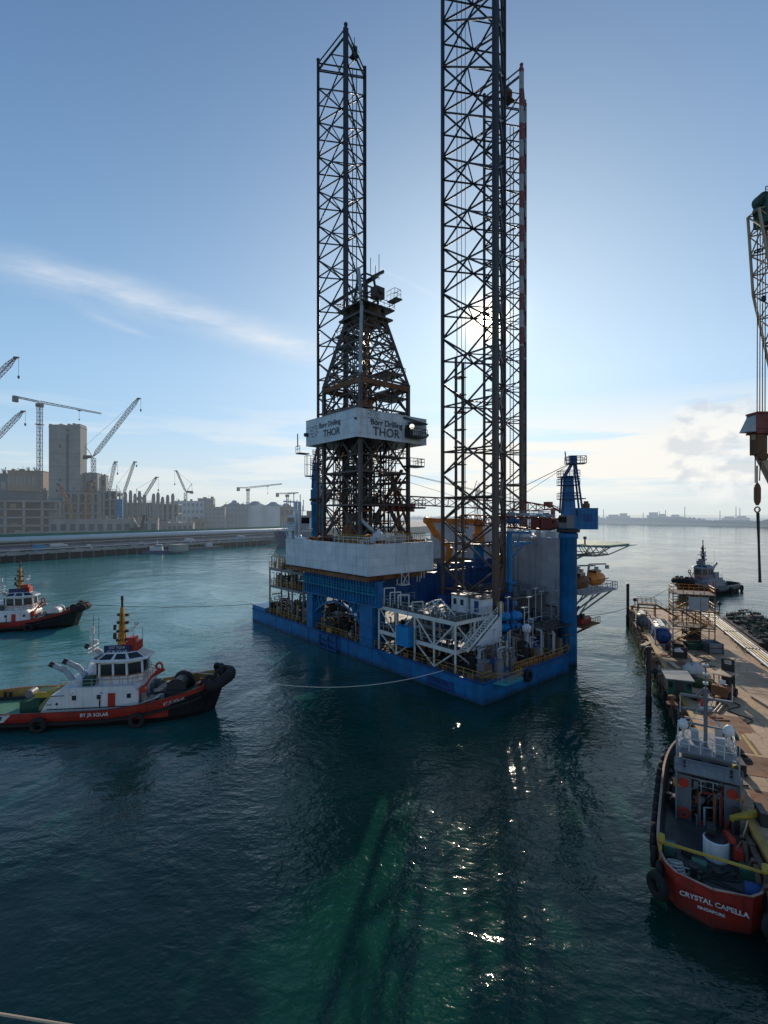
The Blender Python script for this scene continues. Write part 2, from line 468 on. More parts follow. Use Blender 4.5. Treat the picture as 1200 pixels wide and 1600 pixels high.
# ------------------------------------------------------------------ water
def water():
    m, nt, b = new_mat('sea_water')
    geo = node(nt, 'ShaderNodeNewGeometry'); pos = geo.outputs['Position']
    mpA = node(nt, 'ShaderNodeMapping', ins={'Scale': (.55, 1.0, 1.0), 'Rotation': (0, 0, R(-14))}); nt.links.new(pos, mpA.inputs[0])
    mpB = node(nt, 'ShaderNodeMapping', ins={'Scale': (.8, 1.0, 1.0), 'Rotation': (0, 0, R(24))}); nt.links.new(pos, mpB.inputs[0])
    big = noise(nt, mpA.outputs[0], .22, 3, .5, .4)
    med = noise(nt, mpA.outputs[0], .85, 2, .5, .6)
    fin = noise(nt, mpB.outputs[0], 1.9, 2, .5, .3)
    cat = noise(nt, mpB.outputs[0], 4.6, 1, .5, .2)
    fin = math_(nt, 'ADD', fin, math_(nt, 'MULTIPLY', cat, .30))
    h = math_(nt, 'ADD', math_(nt, 'MULTIPLY', big, .75), math_(nt, 'ADD', math_(nt, 'MULTIPLY', med, .26), math_(nt, 'MULTIPLY', fin, .2)))
    calm = noise(nt, pos, .035, 4, .55, 1.2)
    amp = math_(nt, 'MULTIPLY_ADD', ramp(nt, calm, .36, .62), .80, .22)
    bp = node(nt, 'ShaderNodeBump', ins={'Strength': .43, 'Distance': 1.0})
    n4 = noise(nt, pos, .05, 4, .55, .5)
    sp = node(nt, 'ShaderNodeSeparateXYZ'); nt.links.new(pos, sp.inputs[0])
    # dark green near, turquoise farther out: sky reflection painted into the water colour
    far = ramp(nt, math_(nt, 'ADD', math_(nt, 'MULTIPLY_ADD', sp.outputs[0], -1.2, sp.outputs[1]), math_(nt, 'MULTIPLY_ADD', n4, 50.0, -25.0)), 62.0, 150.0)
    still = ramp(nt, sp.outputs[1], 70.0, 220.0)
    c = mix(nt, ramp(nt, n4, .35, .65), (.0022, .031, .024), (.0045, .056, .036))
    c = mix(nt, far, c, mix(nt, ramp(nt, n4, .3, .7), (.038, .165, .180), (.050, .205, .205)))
    nt.links.new(math_(nt, 'MULTIPLY', math_(nt, 'MULTIPLY', h, amp), math_(nt, 'MULTIPLY_ADD', still, -.5, 1.0)), bp.inputs['Height'])
    nt.links.new(bp.outputs[0], b.inputs['Normal'])
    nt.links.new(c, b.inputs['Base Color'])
    b.inputs['Roughness'].default_value = .095
    b.inputs['IOR'].default_value = 1.333
    b.inputs['Specular IOR Level'].default_value = .5
    M['sea_water'] = m
    mb = MB()
    n = 48; rad = 14000
    mb.add([(0, 300, 0)] + [(rad * math.cos(2 * PI * i / n), 300 + rad * math.sin(2 * PI * i / n), 0) for i in range(n)], [(0, 1 + i, 1 + (i + 1) % n) for i in range(n)])
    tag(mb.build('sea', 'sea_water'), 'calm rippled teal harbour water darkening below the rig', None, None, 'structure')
water()
# ================================================================== the jack-up rig
RIGN = G(755, 1104); RANG = R(40.3)
RV = Vector((math.cos(RANG), math.sin(RANG), 0)); RU = Vector((-math.sin(RANG), math.cos(RANG), 0))
rig = thing('jack_up_rig', 'blue-hulled offshore jack-up drilling rig standing on three tall lattice legs', 'drilling rig', RIGN, RANG)
def rl(p):
    """world point -> the rig's own axes (forward, port, up)"""
    d = Vector(p) - RIGN
    return Vector((d.dot(RV), d.dot(RU), p[2]))
rnd = random.Random(7)
DK = 2.8
HULL = [(0, 0), (20, 0), (58, 22), (62, 27.5), (62, 36), (58, 41.5), (20, 63.5), (0, 63.5)]

mb = MB()
mb.prism([(x, y) for x, y in HULL], -4, DK)
mb.cur = 1
for i in range(len(HULL)):                       # fish-plate and rubbing strake round the deck edge
    a, b2 = Vector((*HULL[i], 0)), Vector((*HULL[(i + 1) % len(HULL)], 0))
    d = (b2 - a).normalized(); nrm = Vector((d.y, -d.x, 0))
    mb.beam(a + nrm * .05 + Vector((0, 0, DK - .12)), b2 + nrm * .05 + Vector((0, 0, DK - .12)), .22, .2)
mb.cur = 0
mb.prism([(0, 57.5), (3, 57.5), (5.5, 63.5), (0, 63.5)], DK, DK + .8)     # raised bulwark at the port corner
for k in range(10):                              # vertical stiffener ghosts and doubler plates
    t = 3 + k * 6.2
    mb.box((-.03, t, 1.3), (.06, .12, 2.6))
hull = mb.build('hull', ['hull_blue', 'deep_blue'], rig)
mb = MB(); mb.add([(x * .996 + .1, y * .994 + .2, DK + .012) for x, y in HULL], [tuple(range(len(HULL)))])
mb.build('main_deck', 'deck_dark', rig)
mb = MB(); mb.box((-.05, 7.2, .95), (.08, 4.9, 1.35)); npl = mb.build('name_plate', 'deep_blue', rig)
mb = MB(); mb.text('THOR', .95, (-.09, 7.2, 1.2), (0, -1, 0), (0, 0, 1), .02, 1.15, bold=.02)
mb.box((-.11, 7.2, .5), (.03, 4.0, .16)); mb.build('lettering', 'lettering_navy', npl)
# boat-landing frame hung on the side
mb = MB()
for t in (30.6, 33, 35.6): mb.beam((-.55, t, .1), (-.55, t, 2.9), .3)
for z in (.3, 1.4, 2.6): mb.beam((-.55, 30.4, z), (-.55, 35.8, z), .28)
for t in (30.6, 33, 35.6):
    mb.beam((-.5, t, 2.6), (.1, t, 2.6), .25); mb.beam((-.5, t, .4), (.1, t, .4), .25)
mb.build('boat_landing', 'deep_blue', rig)
mb = MB()   # shallow triangular side sponson near amidships of the transom
mb.add([(-.0, 21.5, 2.75), (-.0, 15.2, 2.75), (-.5, 16.2, 2.6), (-.5, 18.2, 2.6), (0, 15.2, .1), (-.25, 16, .3)], [(0, 3, 2, 1), (1, 2, 5, 4), (2, 3, 0, 4, 5)])
mb.build('fender_wedge', 'hull_blue', rig)

# ---- legs
LEGS = [((17.6, 14.55), 126.4 + 40, 100.4, None), ((15.9, 51.6), 126.4, 120.1, None), ((52.1, 33.1), 126.4, 120.1, 'banded')]
LR = 6.15
def banded_mat():
    m, nt, b = new_mat('banded_chord')
    geo = node(nt, 'ShaderNodeNewGeometry'); sp = node(nt, 'ShaderNodeSeparateXYZ'); nt.links.new(geo.outputs['Position'], sp.inputs[0])
    zz = sp.outputs[2]
    fr = math_(nt, 'FRACT', math_(nt, 'DIVIDE', zz, 7.8))
    band = math_(nt, 'GREATER_THAN', fr, .5)
    n1 = noise(nt, geo.outputs['Position'], 1.2, 5)
    c = mix(nt, band, (.20, .045, .04), (.36, .345, .345))
    c = mix(nt, math_(nt, 'LESS_THAN', zz, 62.0), c, (.10, .065, .05))
    c = mix(nt, math_(nt, 'MULTIPLY', ramp(nt, n1, .5, .75), .5), c, (.06, .04, .03))
    nt.links.new(c, b.inputs['Base Color']); b.inputs['Roughness'].default_value = .55
    M['banded_chord'] = m
banded_mat()
def leg_paint():
    """dark blue-grey high up, turning brown towards the deck"""
    m, nt, b = new_mat('leg_paint')
    geo = node(nt, 'ShaderNodeNewGeometry'); sp = node(nt, 'ShaderNodeSeparateXYZ'); nt.links.new(geo.outputs['Position'], sp.inputs[0])
    n1 = noise(nt, geo.outputs['Position'], .9, 6, .6)
    t = ramp(nt, math_(nt, 'ADD', sp.outputs[2], math_(nt, 'MULTIPLY_ADD', n1, 50, -25)), 80, 25)
    c = mix(nt, t, (.022, .024, .034), (.085, .058, .046))
    c = mix(nt, math_(nt, 'MULTIPLY', ramp(nt, noise(nt, geo.outputs['Position'], 2.2, 6, .65), .55, .75), .6), c, (.13, .06, .035))
    nt.links.new(c, b.inputs['Base Color']); b.inputs['Roughness'].default_value = .5
    M['leg_paint'] = m
leg_paint()
for (cs, ct), ztop, zx, style in LEGS:
    lroot = MB()
    per = 7.8
    lr_ = 6.4 if ztop > 150 else LR
    V = [Vector((cs + lr_ * math.cos(a), ct + lr_ * math.sin(a), 0)) for a in (0, 2 * PI / 3, 4 * PI / 3)]
    z0 = zx
    while z0 > DK + 2: z0 -= per
    br = .165
    z = z0
    def at(i, h): return V[i] + Vector((0, 0, h))
    while z < ztop - 1:
        for i in range(3):
            j = (i + 1) % 3
            if z + per <= ztop + .5:
                lroot.tube(at(i, z), at(j, z + per), br, 6, caps=False)
                lroot.tube(at(j, z), at(i, z + per), br, 6, caps=False)
            h = z + per / 2
            if h < ztop - .6:
                lroot.tube(at(i, h), at(j, h), br * .92, 6, caps=False)
                k = (i + 2) % 3                                   # span breakers inside the triangle
                lroot.tube((at(i, h) + at(j, h)) / 2, (at(i, h) + at(k, h)) / 2, br * .7, 5, caps=False)
        z += per
    for i in range(3):                                            # closing braces at the top
        j = (i + 1) % 3
        lroot.tube(at(i, ztop - .6), at(j, ztop - .6), br, 6, caps=False)
        if z - per + per / 2 < ztop: lroot.tube(at(i, ztop - 2.0), at(j, ztop - 2.0), br * .8, 6, caps=False)
    leg = lroot.build('lattice_leg', 'leg_paint', rig, True)
    for i in range(3):
        c = MB()
        c.tube(at(i, -4), at(i, ztop), .34, 10)
        a = (V[i] - Vector((cs, ct, 0))).normalized(); tng = Vector((-a.y, a.x, 0))
        L = ztop + 4
        c.box(at(i, ztop - L / 2 - .3), (.16, 1.12, L - .6), ax=(a, tng, Vector((0, 0, 1))))
        c.lathe([(.34, 0), (.42, .05), (.42, .35), (.1, .5)], at(i, ztop - .1), 8)
        c.build('chord', 'banded_chord' if style and i != 1 else 'leg_paint', leg, False)
# ladder, cable trunk and raw-water tubes inside the legs
def inner(cs, ct, items, ztop, mat, name, lg):
    mb = MB()
    for dx, dy, r, top in items: mb.tube((cs + dx, ct + dy, 1), (cs + dx, ct + dy, top or ztop), r, 6)
    mb.build(name, mat, lg)
lg0, lg1, lg2 = [o for o in rig.children if o.name.startswith('lattice_leg')]
wpt = rl(W(719, 700, 85))
inner(wpt.x, wpt.y, [(-.45, .55, .26, 50.5), (.3, -.4, .26, 49.5)], 50, 'leg_brown', 'water_tower_pipe', lg0)
wp2 = rl(W(721, 500, 86)); wp3 = rl(W(727, 500, 86)); wp4 = rl(W(714, 500, 86))
mb = MB()
for w, r in ((wp2, .055), (wp3, .05), (wp4, .075)): mb.tube((w.x, w.y, 20), (w.x, w.y, 166), r, 5)
mb.build('hanging_cable', 'chain_black', lg0)
for zz in range(8, 50, 3): mb = MB(); mb.box((wpt.x, wpt.y, zz), (1.4, 1.7, .14)); mb.build('pipe_clamp', 'leg_brown', lg0)
wl = rl(W(551, 300, 108)); mb = MB()
mb.tube((wl.x, wl.y, 30), (wl.x, wl.y, 121), .10, 5); mb.tube((wl.x + .7, wl.y - .5, 30), (wl.x + .7, wl.y - .5, 121), .10, 5)
for k in range(150): mb.tube((wl.x, wl.y, 30 + k * .6), (wl.x + .7, wl.y - .5, 30 + k * .6), .025, 4, caps=False)
mb.build('ladder', 'leg_steel', lg1)
wa = rl(W(553, 72, 109)); mb = MB()
mb.box((wa.x, wa.y, 124.5), (1.6, 1.6, .15)); mb.rail([(wa.x - .8, wa.y - .8, 124.5), (wa.x + .8, wa.y - .8, 124.5), (wa.x + .8, wa.y + .8, 124.5)], 1.1)
for dx in (-.5, .1, .6): mb.tube((wa.x + dx, wa.y, 124.5), (wa.x + dx * 1.2, wa.y, 129.2 - abs(dx) * 3), .09, 5)
mb.box((wa.x + .2, wa.y, 126), (.9, .8, 1.8)); mb.build('light_mast', 'leg_steel', lg1)
wl = rl(W(797, 400, 121)); mb = MB()
mb.tube((wl.x, wl.y, 20), (wl.x, wl.y, 119), .11, 5); mb.tube((wl.x + .8, wl.y - .4, 20), (wl.x + .8, wl.y - .4, 119), .11, 5)
for k in range(160): mb.tube((wl.x, wl.y, 20 + k * .6), (wl.x + .8, wl.y - .4, 20 + k * .6), .03, 4, caps=False)
mb.build('ladder', 'leg_steel', lg2)
wa = rl(W(793, 118, 118)); mb = MB(); mb.box((wa.x, wa.y, 124.2), (1.8, 1.4, 1.5)); mb.box((wa.x, wa.y, 122.6), (2.6, 2.2, .14))
for dx in (-.6, .5): mb.tube((wa.x + dx, wa.y, 124), (wa.x + dx, wa.y, 128), .07, 5)
mb.build('light_mast', 'rust', lg2)

# ---- jack houses at each chord, with their pinion motors
def jack_house(cs, ct, ang, top, shift=0.0, motors=True):
    a = Vector((math.cos(ang), math.sin(ang), 0)); tg = Vector((-a.y, a.x, 0)); up = Vector((0, 0, 1))
    c = Vector((cs, ct, 0)) + a * LR
    mb = MB()
    for s1 in (-1, 1):
        for s2 in (-1, 1):
            mb.beam(c + tg * 1.3 * s1 + a * 1.0 * s2 + up * DK, c + tg * 1.3 * s1 + a * 1.0 * s2 + up * top, .38)
    for z in (DK + .3, (DK + top) / 2, top - .2):
        for s1 in (-1, 1):
            mb.beam(c + tg * -1.3 + a * s1 + up * z, c + tg * 1.3 + a * s1 + up * z, .3)
            mb.beam(c + tg * 1.3 * s1 - a + up * z, c + tg * 1.3 * s1 + a + up * z, .3)
    for s1 in (-1, 1):
        mb.box(c + tg * 1.32 * s1 + up * ((DK + top) / 2), (1.7, .12, top - DK - .6), ax=(a, tg, up))
    jh = mb.build('jack_house', 'deep_blue', rig)
    if motors:
        for k in range(3):
            for s1 in (-1, 1):
                z = DK + 1.5 + k * 1.75
                m2 = MB()
                m2.lathe([(.05, 0), (.55, .02), (.72, .14), (.72, 1.5), (.55, 1.66), (.05, 1.7)], c + tg * (.12 * s1 + shift) + a * 1.35 + up * z, 14, tg * s1)
                m2.lathe([(.4, 0), (.45, .05), (.45, .5), (.1, .55)], c + tg * (.9 * s1 + shift) + a * 1.7 + up * z, 10, a)
                m2.build('jacking_motor', 'bright_blue', jh, True)
    return jh
for (cs, ct), *_ in LEGS:
    for a in (0, 2 * PI / 3, 4 * PI / 3): jack_house(cs, ct, a, 9.8, 1.9 if a > 4 else 0.0)

# ---- cantilever, portal girder and arch
for t in (23.2, 40.0):
    mb = MB(); mb.bb(.9, 40, t - .75, t + .75, 8.2, 12.9)
    for k in range(20): mb.bb(1.2 + k * 1.95, 1.35 + k * 1.95, t - .86, t + .86, 8.3, 12.8)
    mb.bb(.9, 40.1, t - 1.0, t + 1.0, 12.95, 13.18); mb.bb(.9, 40.1, t - 1.0, t + 1.0, 7.95, 8.15)
    mb.build('cantilever_beam', 'deep_blue', rig)
mb = MB(); mb.bb(-.5, .6, 19.6, 40.6, 9.5, 13.05)
for k in range(27): mb.bb(-.72, -.5, 19.8 + k * .79, 19.95 + k * .79, 9.6, 13.0)
mb.bb(-.95, .8, 19.4, 40.8, 9.25, 9.48); mb.bb(-.9, .8, 19.4, 40.8, 13.06, 13.2)
mb.build('portal_girder', 'hull_blue', rig)
mb = MB(); mb.bb(-1.55, -.75, 19.4, 41.5, 11.2, 11.28); mb.rail([(-1.5, 19.4, 11.28), (-1.5, 41.5, 11.28)], 1.0, 1.4, .04)
mb.build('walkway', 'teal', rig)
for t0, t1 in ((38.4, 40.4), (21.2, 24.4)):
    mb = MB(); mb.bb(-.3, 2.4, t0, t1, DK, 9.2)
    for z in (4, 6, 8): mb.bb(-.42, 2.5, t0 - .1, t1 + .1, z, z + .14)
    mb.build('portal_leg', 'hull_blue', rig)
mb = MB()
pts = []
for k in range(13):
    u = k / 12; t = 24.4 + u * 14; pts.append(Vector((.3, t, 5.6 + 2.9 * math.sin(PI * u) ** .8)))
for p, q in zip(pts[:-1], pts[1:]): mb.beam(p, q, .45, .35)
for k in range(0, 13):
    if k in (0, 1, 2, 3, 9, 10, 11, 12): mb.beam(pts[k], (.3, pts[k].y, 9.3), .22)
    if k in (0, 1, 2, 9, 10, 11): mb.beam(pts[k] if k < 6 else pts[k + 1], (.3, pts[k + 1].y if k < 6 else pts[k].y, 9.3), .2)
mb.build('arch_brace', 'hull_blue', rig)
for sgn, px_ in ((1, 0), (-1, 0)):
    pass
# ---- drill-floor windwall (lower white box)
S0, S1, T0, T1 = -2.7, 11.2, 19.2, 43.8
def wallbox(s0, s1, t0, t1, z0, z1, name, mat, th=.25, rib=.9, parent=rig):
    mb = MB()
    mb.bb(s0, s0 + th, t0, t1, z0, z1); mb.bb(s1 - th, s1, t0, t1, z0, z1)
    mb.bb(s0 + th, s1 - th, t0, t0 + th, z0, z1); mb.bb(s0 + th, s1 - th, t1 - th, t1, z0, z1)
    for k in range(int((t1 - t0) / rib)):
        mb.bb(s0 - .03, s0, t0 + .2 + k * rib, t0 + .26 + k * rib, z0 + .05, z1 - .05)
    for k in range(int((s1 - s0) / rib)):
        mb.bb(s0 + .2 + k * rib, s0 + .26 + k * rib, t0 - .03, t0, z0 + .05, z1 - .05)
    for z in (z0, z0 + (z1 - z0) * .68, z1 - .1):
        mb.bb(s0 - .06, s0, t0, t1, z, z + .1); mb.bb(s0, s1, t0 - .06, t0, z, z + .1)
    return mb.build(name, mat, parent)
dfw = wallbox(S0, S1, T0, T1, 14.2, 18.95, 'drill_floor_windwall', 'panel_white')
mb = MB(); mb.bb(S0 + .3, S1 - .3, T0 + .3, T1 - .3, 14.1, 14.4)
for k in range(8): mb.bb(S0 + .6, S1 - .6, T0 + 1 + k * 3.2, T0 + 1.4 + k * 3.2, 13.3, 14.1)
for k in range(5): mb.bb(S0 + .5 + k * 3, S0 + .8 + k * 3, T0 + .6, T1 - .6, 13.22, 13.9)
mb.build('drill_floor', 'rust', rig)
mb = MB()
for k in range(60):
    s = rnd.uniform(-2.2, 10); t = rnd.uniform(19.8, 43); l = rnd.uniform(.6, 3)
    mb.tube((s, t, rnd.uniform(13.3, 14)), (s + rnd.choice((0, l)), t + rnd.choice((0, l)), rnd.uniform(13.3, 14)), rnd.uniform(.05, .14), 5)
mb.build('underfloor_pipework', 'leg_brown', rig)['kind'] = 'stuff'
# hanging white ladder cage below the wall
mb = MB()
for s, w in ((4.2, 1.6), (8.6, .6)):
    for ds in (0, w):
        mb.tube((s + ds, T0 + .2, 12.3 if w > 1 else 13), (s + ds, T0 + .2, 14.2), .07, 5); mb.tube((s + ds, T0 + 1.2, 12.3), (s + ds, T0 + 1.2, 14.2), .07, 5)
    if w > 1:
        mb.tube((s, T0 + .2, 12.3), (s + w, T0 + .2, 14.2), .05, 5); mb.tube((s + w, T0 + .2, 12.3), (s, T0 + .2, 14.2), .05, 5)
        mb.bb(s - .1, s + w + .1, T0, T0 + 1.4, 12.2, 12.34)
mb.build('access_ladder', 'off_white', rig)

# ---- derrick
DS, DT, DH = 5.45, 30.1, 5.25
drm = MB()
drm.bb(DS - 3.4, DS + 3.4, DT - 3.4, DT + 3.4, 57.2, 57.5)
derrick = drm.build('derrick', 'derrick_steel', rig, label='tapering drilling derrick of dark steel girders')
def dhalf(z):
    return DH if z <= 46 else DH + (1.95 - DH) * (z - 46) / 13.5
CORN = ((-1, -1), (1, -1), (1, 1), (-1, 1))
def dc(i, z):
    h = dhalf(z); return Vector((DS + CORN[i][0] * h, DT + CORN[i][1] * h, z))
for i in range(4):
    mb = MB(); mb.beam(dc(i, 14.4), dc(i, 46), .55, .55); mb.beam(dc(i, 46), dc(i, 60), .5, .5)
    mb.build('derrick_leg', 'derrick_steel', derrick)
mb = MB()
lev = [14.4, 19.5, 25, 30.5, 36, 41, 46, 49.4, 52.6, 55.5, 58]
for a, b2 in zip(lev[:-1], lev[1:]):
    for i in range(4):
        j = (i + 1) % 4
        mb.beam(dc(i, b2), dc(j, b2), .3, .3)
        mid = (dc(i, b2) + dc(j, b2)) / 2
        if (i, a) == (3, 14.4): continue
        mb.beam(dc(i, a), mid, .24, .24); mb.beam(dc(j, a), mid, .24, .24)
        m1 = (dc(i, a) + dc(j, a)) / 2
        mb.beam((dc(i, a) + mid) / 2, dc(i, (a + b2) / 2), .17, .17); mb.beam((dc(j, a) + mid) / 2, dc(j, (a + b2) / 2), .17, .17)
        mb.beam(m1, dc(i, b2), .16, .16); mb.beam(m1, dc(j, b2), .16, .16)
        mh = (dc(i, (a + b2) / 2) + dc(j, (a + b2) / 2)) / 2; mb.beam(dc(i, (a + b2) / 2), dc(j, (a + b2) / 2), .14, .14)
    if b2 >= 30: mb.beam(dc(0, b2), dc(2, b2), .18, .18); mb.beam(dc(1, b2), dc(3, b2), .18, .18)
mb.build('derrick_bracing', 'derrick_steel', derrick)
mb = MB()
for i in range(4):                                # heavy brown girts
    j = (i + 1) % 4
    mb.beam(dc(i, 45.2), dc(j, 45.2), .35, .9)
mb.build('girt', 'rust', derrick)
mb = MB()                                         # crown platform and crown block frame
mb.bb(DS - 3.6, DS + 3.6, DT - 3.6, DT + 3.6, 58.9, 59.15); mb.rail([(DS - 3.6, DT + 3.6, 59.15), (DS - 3.6, DT - 3.6, 59.15), (DS + 3.6, DT - 3.6, 59.15), (DS + 3.6, DT + 3.6, 59.15), (DS - 3.6, DT + 3.6, 59.15)], 1.1, 1.2, .06)
mb.bb(DS - 2.7, DS + .3, DT + 3, DT + 5.5, 55.2, 55.5); mb.rail([(DS - 2.7, DT + 5.5, 55.5), (DS - 2.7, DT + 3, 55.5)], 1.1, .8, .06)
mb.bb(DS - .5, DS + .3, DT + 3.5, DT + 5.4, 53.4, 54.6)
for s, t in ((-1.7, -1.7), (1.7, -1.7), (1.7, 1.7), (-1.7, 1.7)): mb.beam((DS + s, DT + t, 59), (DS + s * .55, DT + t * .55, 65.3), .3)
for z in (61, 63, 65.2):
    h = 1.7 + (z - 59) / 6.3 * (-.77)
    for (a1, b1), (a2, b2) in (((-h, -h), (h, -h)), ((h, -h), (h, h)), ((h, h), (-h, h)), ((-h, h), (-h, -h))): mb.beam((DS + a1, DT + b1, z), (DS + a2, DT + b2, z), .22)
mb.beam((DS - 4.2, DT + 5.0, 60.6), (DS + 2.4, DT - .4, 65.9), .35, .5)       # slanted davit boom
mb.beam((DS + 1, DT - .5, 65.2), (DS + 2.8, DT - 1.6, 66.4), .6, .4)
for dx, h in ((.3, 68.2), (1.4, 67.2), (2.2, 69.5)): mb.tube((DS + dx, DT - 1, 65), (DS + dx, DT - 1, h), .06, 5)
mb.build('crown_platform', 'dark_steel', derrick)
mb = MB(); mb.bb(DS + .1, DS + 2.0, DT - 2.8, DT - 1.2, 60.9, 62.8); mb.lathe([(.5, 0), (.5, .5)], (DS + 1, DT - 2.8, 62), 12, (0, -1, 0)); mb.build('crown_block', 'derrick_steel', derrick)
mb = MB(); mb.bb(DS + 2.2, DS + 3.6, DT - 5.6, DT - 3.2, 60.2, 60.4); mb.rail([(DS + 3.6, DT - 3.2, 60.4), (DS + 3.6, DT - 5.2, 60.4), (DS + 2.2, DT - 5.2, 60.4), (DS + 2.2, DT - 3.2, 60.4)], 1.7, .8, .05)
mb.build('lookout_cage', 'dark_steel', derrick)
# platforms, racking board and gear inside
for (s0, s1, t0, t1, z) in ((1, 4, 26, 29, 41.4), (6.2, 10.4, 25.2, 29.2, 47.6), (6.5, 10.6, 25, 29, 43.4), (.6, 10.4, 33.2, 35.2, 33.4), (5.2, 10.6, 24.9, 28, 33.2), (.4, 10.5, 25, 35, 25.0), (.4, 4, 25, 29, 30.5), (7, 10.4, 31, 35, 30.3)):
    mb = MB(); mb.bb(s0, s1, t0, t1, z, z + .16); mb.rail([(s0, t1, z + .16), (s0, t0, z + .16), (s1, t0, z + .16), (s1, t1, z + .16)], 1.1, 1.0, .055); mb.build('work_platform', 'dark_steel', derrick)
mb = MB()
mb.bb(9.5, 12.9, 23.0, 25.2, 31.6, 31.85); mb.rail([(9.5, 23, 31.85), (12.9, 23, 31.85), (12.9, 25.2, 31.85)], 1.2, .8, .06); mb.build('side_platform', 'dark_steel', derrick)
mb = MB()
mb.bb(9.5, 13.0, 22.8, 25.4, 24.4, 24.7); mb.rail([(9.5, 22.8, 24.7), (13, 22.8, 24.7), (13, 25.4, 24.7)], 1.2, .8, .06)
mb.build('side_platform', 'dark_steel', derrick)
mb = MB()
for k in range(70):
    s = rnd.uniform(1.2, 9.8); t = rnd.uniform(26, 34.6); zb = rnd.choice((14.5, 14.5, 20, 25, 31)); zt = rnd.choice((31, 36, 41, 41, 47, 53))
    if zt > zb + 3: mb.tube((s, t, zb), (s + rnd.uniform(-.2, .2), t + rnd.uniform(-.2, .2), zt), rnd.uniform(.05, .13), 5)
mb.build('racked_drill_pipe', 'dark_steel', derrick)['kind'] = 'stuff'
mb = MB(); mb.bb(4.8, 6.2, 29, 31.2, 40.6, 43.4); mb.bb(4.9, 6.1, 29.4, 30.8, 37.5, 40); mb.bb(4.6, 6.4, 28.8, 31.4, 38.2, 39.2)
for k in range(8): mb.tube((5.1 + .12 * k, 29.6 + .1 * k, 43.3), (5.1 + .2 * k, 29.5 + .15 * k, 60.8), .045, 4)
mb.build('travelling_block', 'orange', derrick)
mb = MB(); pth = [Vector((.25, 24.9, 50)), Vector((.25, 24.9, 24.5)), Vector((.3, 24.8, 22.6)), Vector((1.9, 23.1, 20.4)), Vector((2.0, 23.0, 19.2))]
mb.path(pth, .30, 10); mb.path([Vector((.25, 24.9, 50)), Vector((2.0, 26.8, 58)), Vector((2.4, 28.2, 65))], .28, 8)
for p in pth[1:-1]: mb.ball(p, .31, 8)
mb.build('standpipe', 'light_grey', derrick, True)
mb = MB()
for (a, b2) in (((10.2, 28.6, 31), (13.0, 24.5, 14.6)), ((10.2, 28.6, 31), (9.4, 23.9, 14.6)), ((10.4, 30, 25), (13.2, 25.6, 14.6))): mb.beam(a, b2, .42, .42)
mb.build('raking_strut', 'rust', derrick)
mb = MB()
mb.beam((9, 24.6, 31), (10.6, 31, 26), .5, .35); mb.beam((10.4, 24.8, 29), (10.4, 33, 29), .35, .5); mb.build('pipe_handler_arm', 'rust', derrick)
mb = MB(); mb.bb(1.4, 3.6, 28.6, 31.2, 15, 21.5); mb.build('pipe_handler', 'rust', derrick)
mb = MB(); mb.bb(2, 4, 26.3, 27.6, 14.6, 20.0); mb.build('iron_roughneck', 'orange', derrick)
mb = MB()
for k in range(170):
    s = rnd.uniform(.3, 10.6); t = rnd.uniform(24.8, 35.2); z = rnd.uniform(15, 46); l = rnd.uniform(1, 4.5)
    a = rnd.choice(((l, 0, 0), (0, l, 0), (0, 0, l), (l * .6, 0, l * .6), (0, -l * .6, l * .6), (l * .5, l * .5, 0)))
    mb.tube((s, t, z), (min(11, s + a[0]), t + a[1], z + a[2]), rnd.uniform(.06, .2), 5)
for k in range(16):
    s = rnd.uniform(.8, 10); t = rnd.uniform(25.4, 34.6); z = rnd.choice((14.5, 16, 19.6, 22, 25.2, 30.6, 33.6, 41.5)); mb.box((s, t, z + .8), (rnd.uniform(.6, 1.8), rnd.uniform(.6, 1.8), rnd.uniform(.8, 2.2)))
mb.build('drill_floor_machinery', 'derrick_steel', derrick)['kind'] = 'stuff'
mb = MB()
for k in range(26):
    s = rnd.uniform(-1.5, 10); t = rnd.choice((rnd.uniform(19.8, 24.4), rnd.uniform(36, 43))); z = 14.4 + 4.3
    mb.box((s, t, z - rnd.uniform(.2, 1.5)), (rnd.uniform(.6, 2), rnd.uniform(.6, 2), rnd.uniform(.8, 3)))
mb.build('mud_equipment', 'rust', derrick)['kind'] = 'stuff'
mb = MB()
for k in range(60):
    s = rnd.uniform(.3, 10.6); t = rnd.uniform(24.8, 35.2); z = rnd.uniform(14.5, 33); h = rnd.uniform(1, 5); a = rnd.choice(((0, 0, h), (0, 0, h), (h * .5, 0, 0), (0, -h * .4, h * .5)))
    mb.tube((s, t, z), (min(11, s + a[0]), t + a[1], z + a[2]), rnd.uniform(.06, .16), 5)
mb.build('service_pipework', 'orange', derrick)['kind'] = 'stuff'
mb = MB(); mb.rail([(S0 + .15, T0 + 9, 18.95), (S0 + .15, T0 + .15, 18.95), (S1 - .15, T0 + .15, 18.95)], 1.0, 1.3, .05)
for k in range(9): mb.bb(-1.8 + k * 1.1, -1.74 + k * 1.1, 21.5, 22.6, 18.9, 19.2 + rnd.random() * 1.4)
mb.bb(1.2, 3.0, 21.6, 23.4, 18.4, 19.9); mb.lathe([(1.05, 0), (.95, .4), (.3, .9), (.28, 1.2)], (2.1, 22.5, 19.9), 10)
mb.build('mud_tank', 'off_white', derrick)
mb = MB(); mb.rail([(S0 + .2, T0 + 8, 18.95), (S0 + .2, T0 + .3, 18.95)], 1.3, .5, .07); mb.rail([(3, T0 + .3, 18.95), (9.5, T0 + .3, 18.95)], 1.4, .45, .06)
mb.build('floor_railing', 'ochre', derrick)
mb = MB()
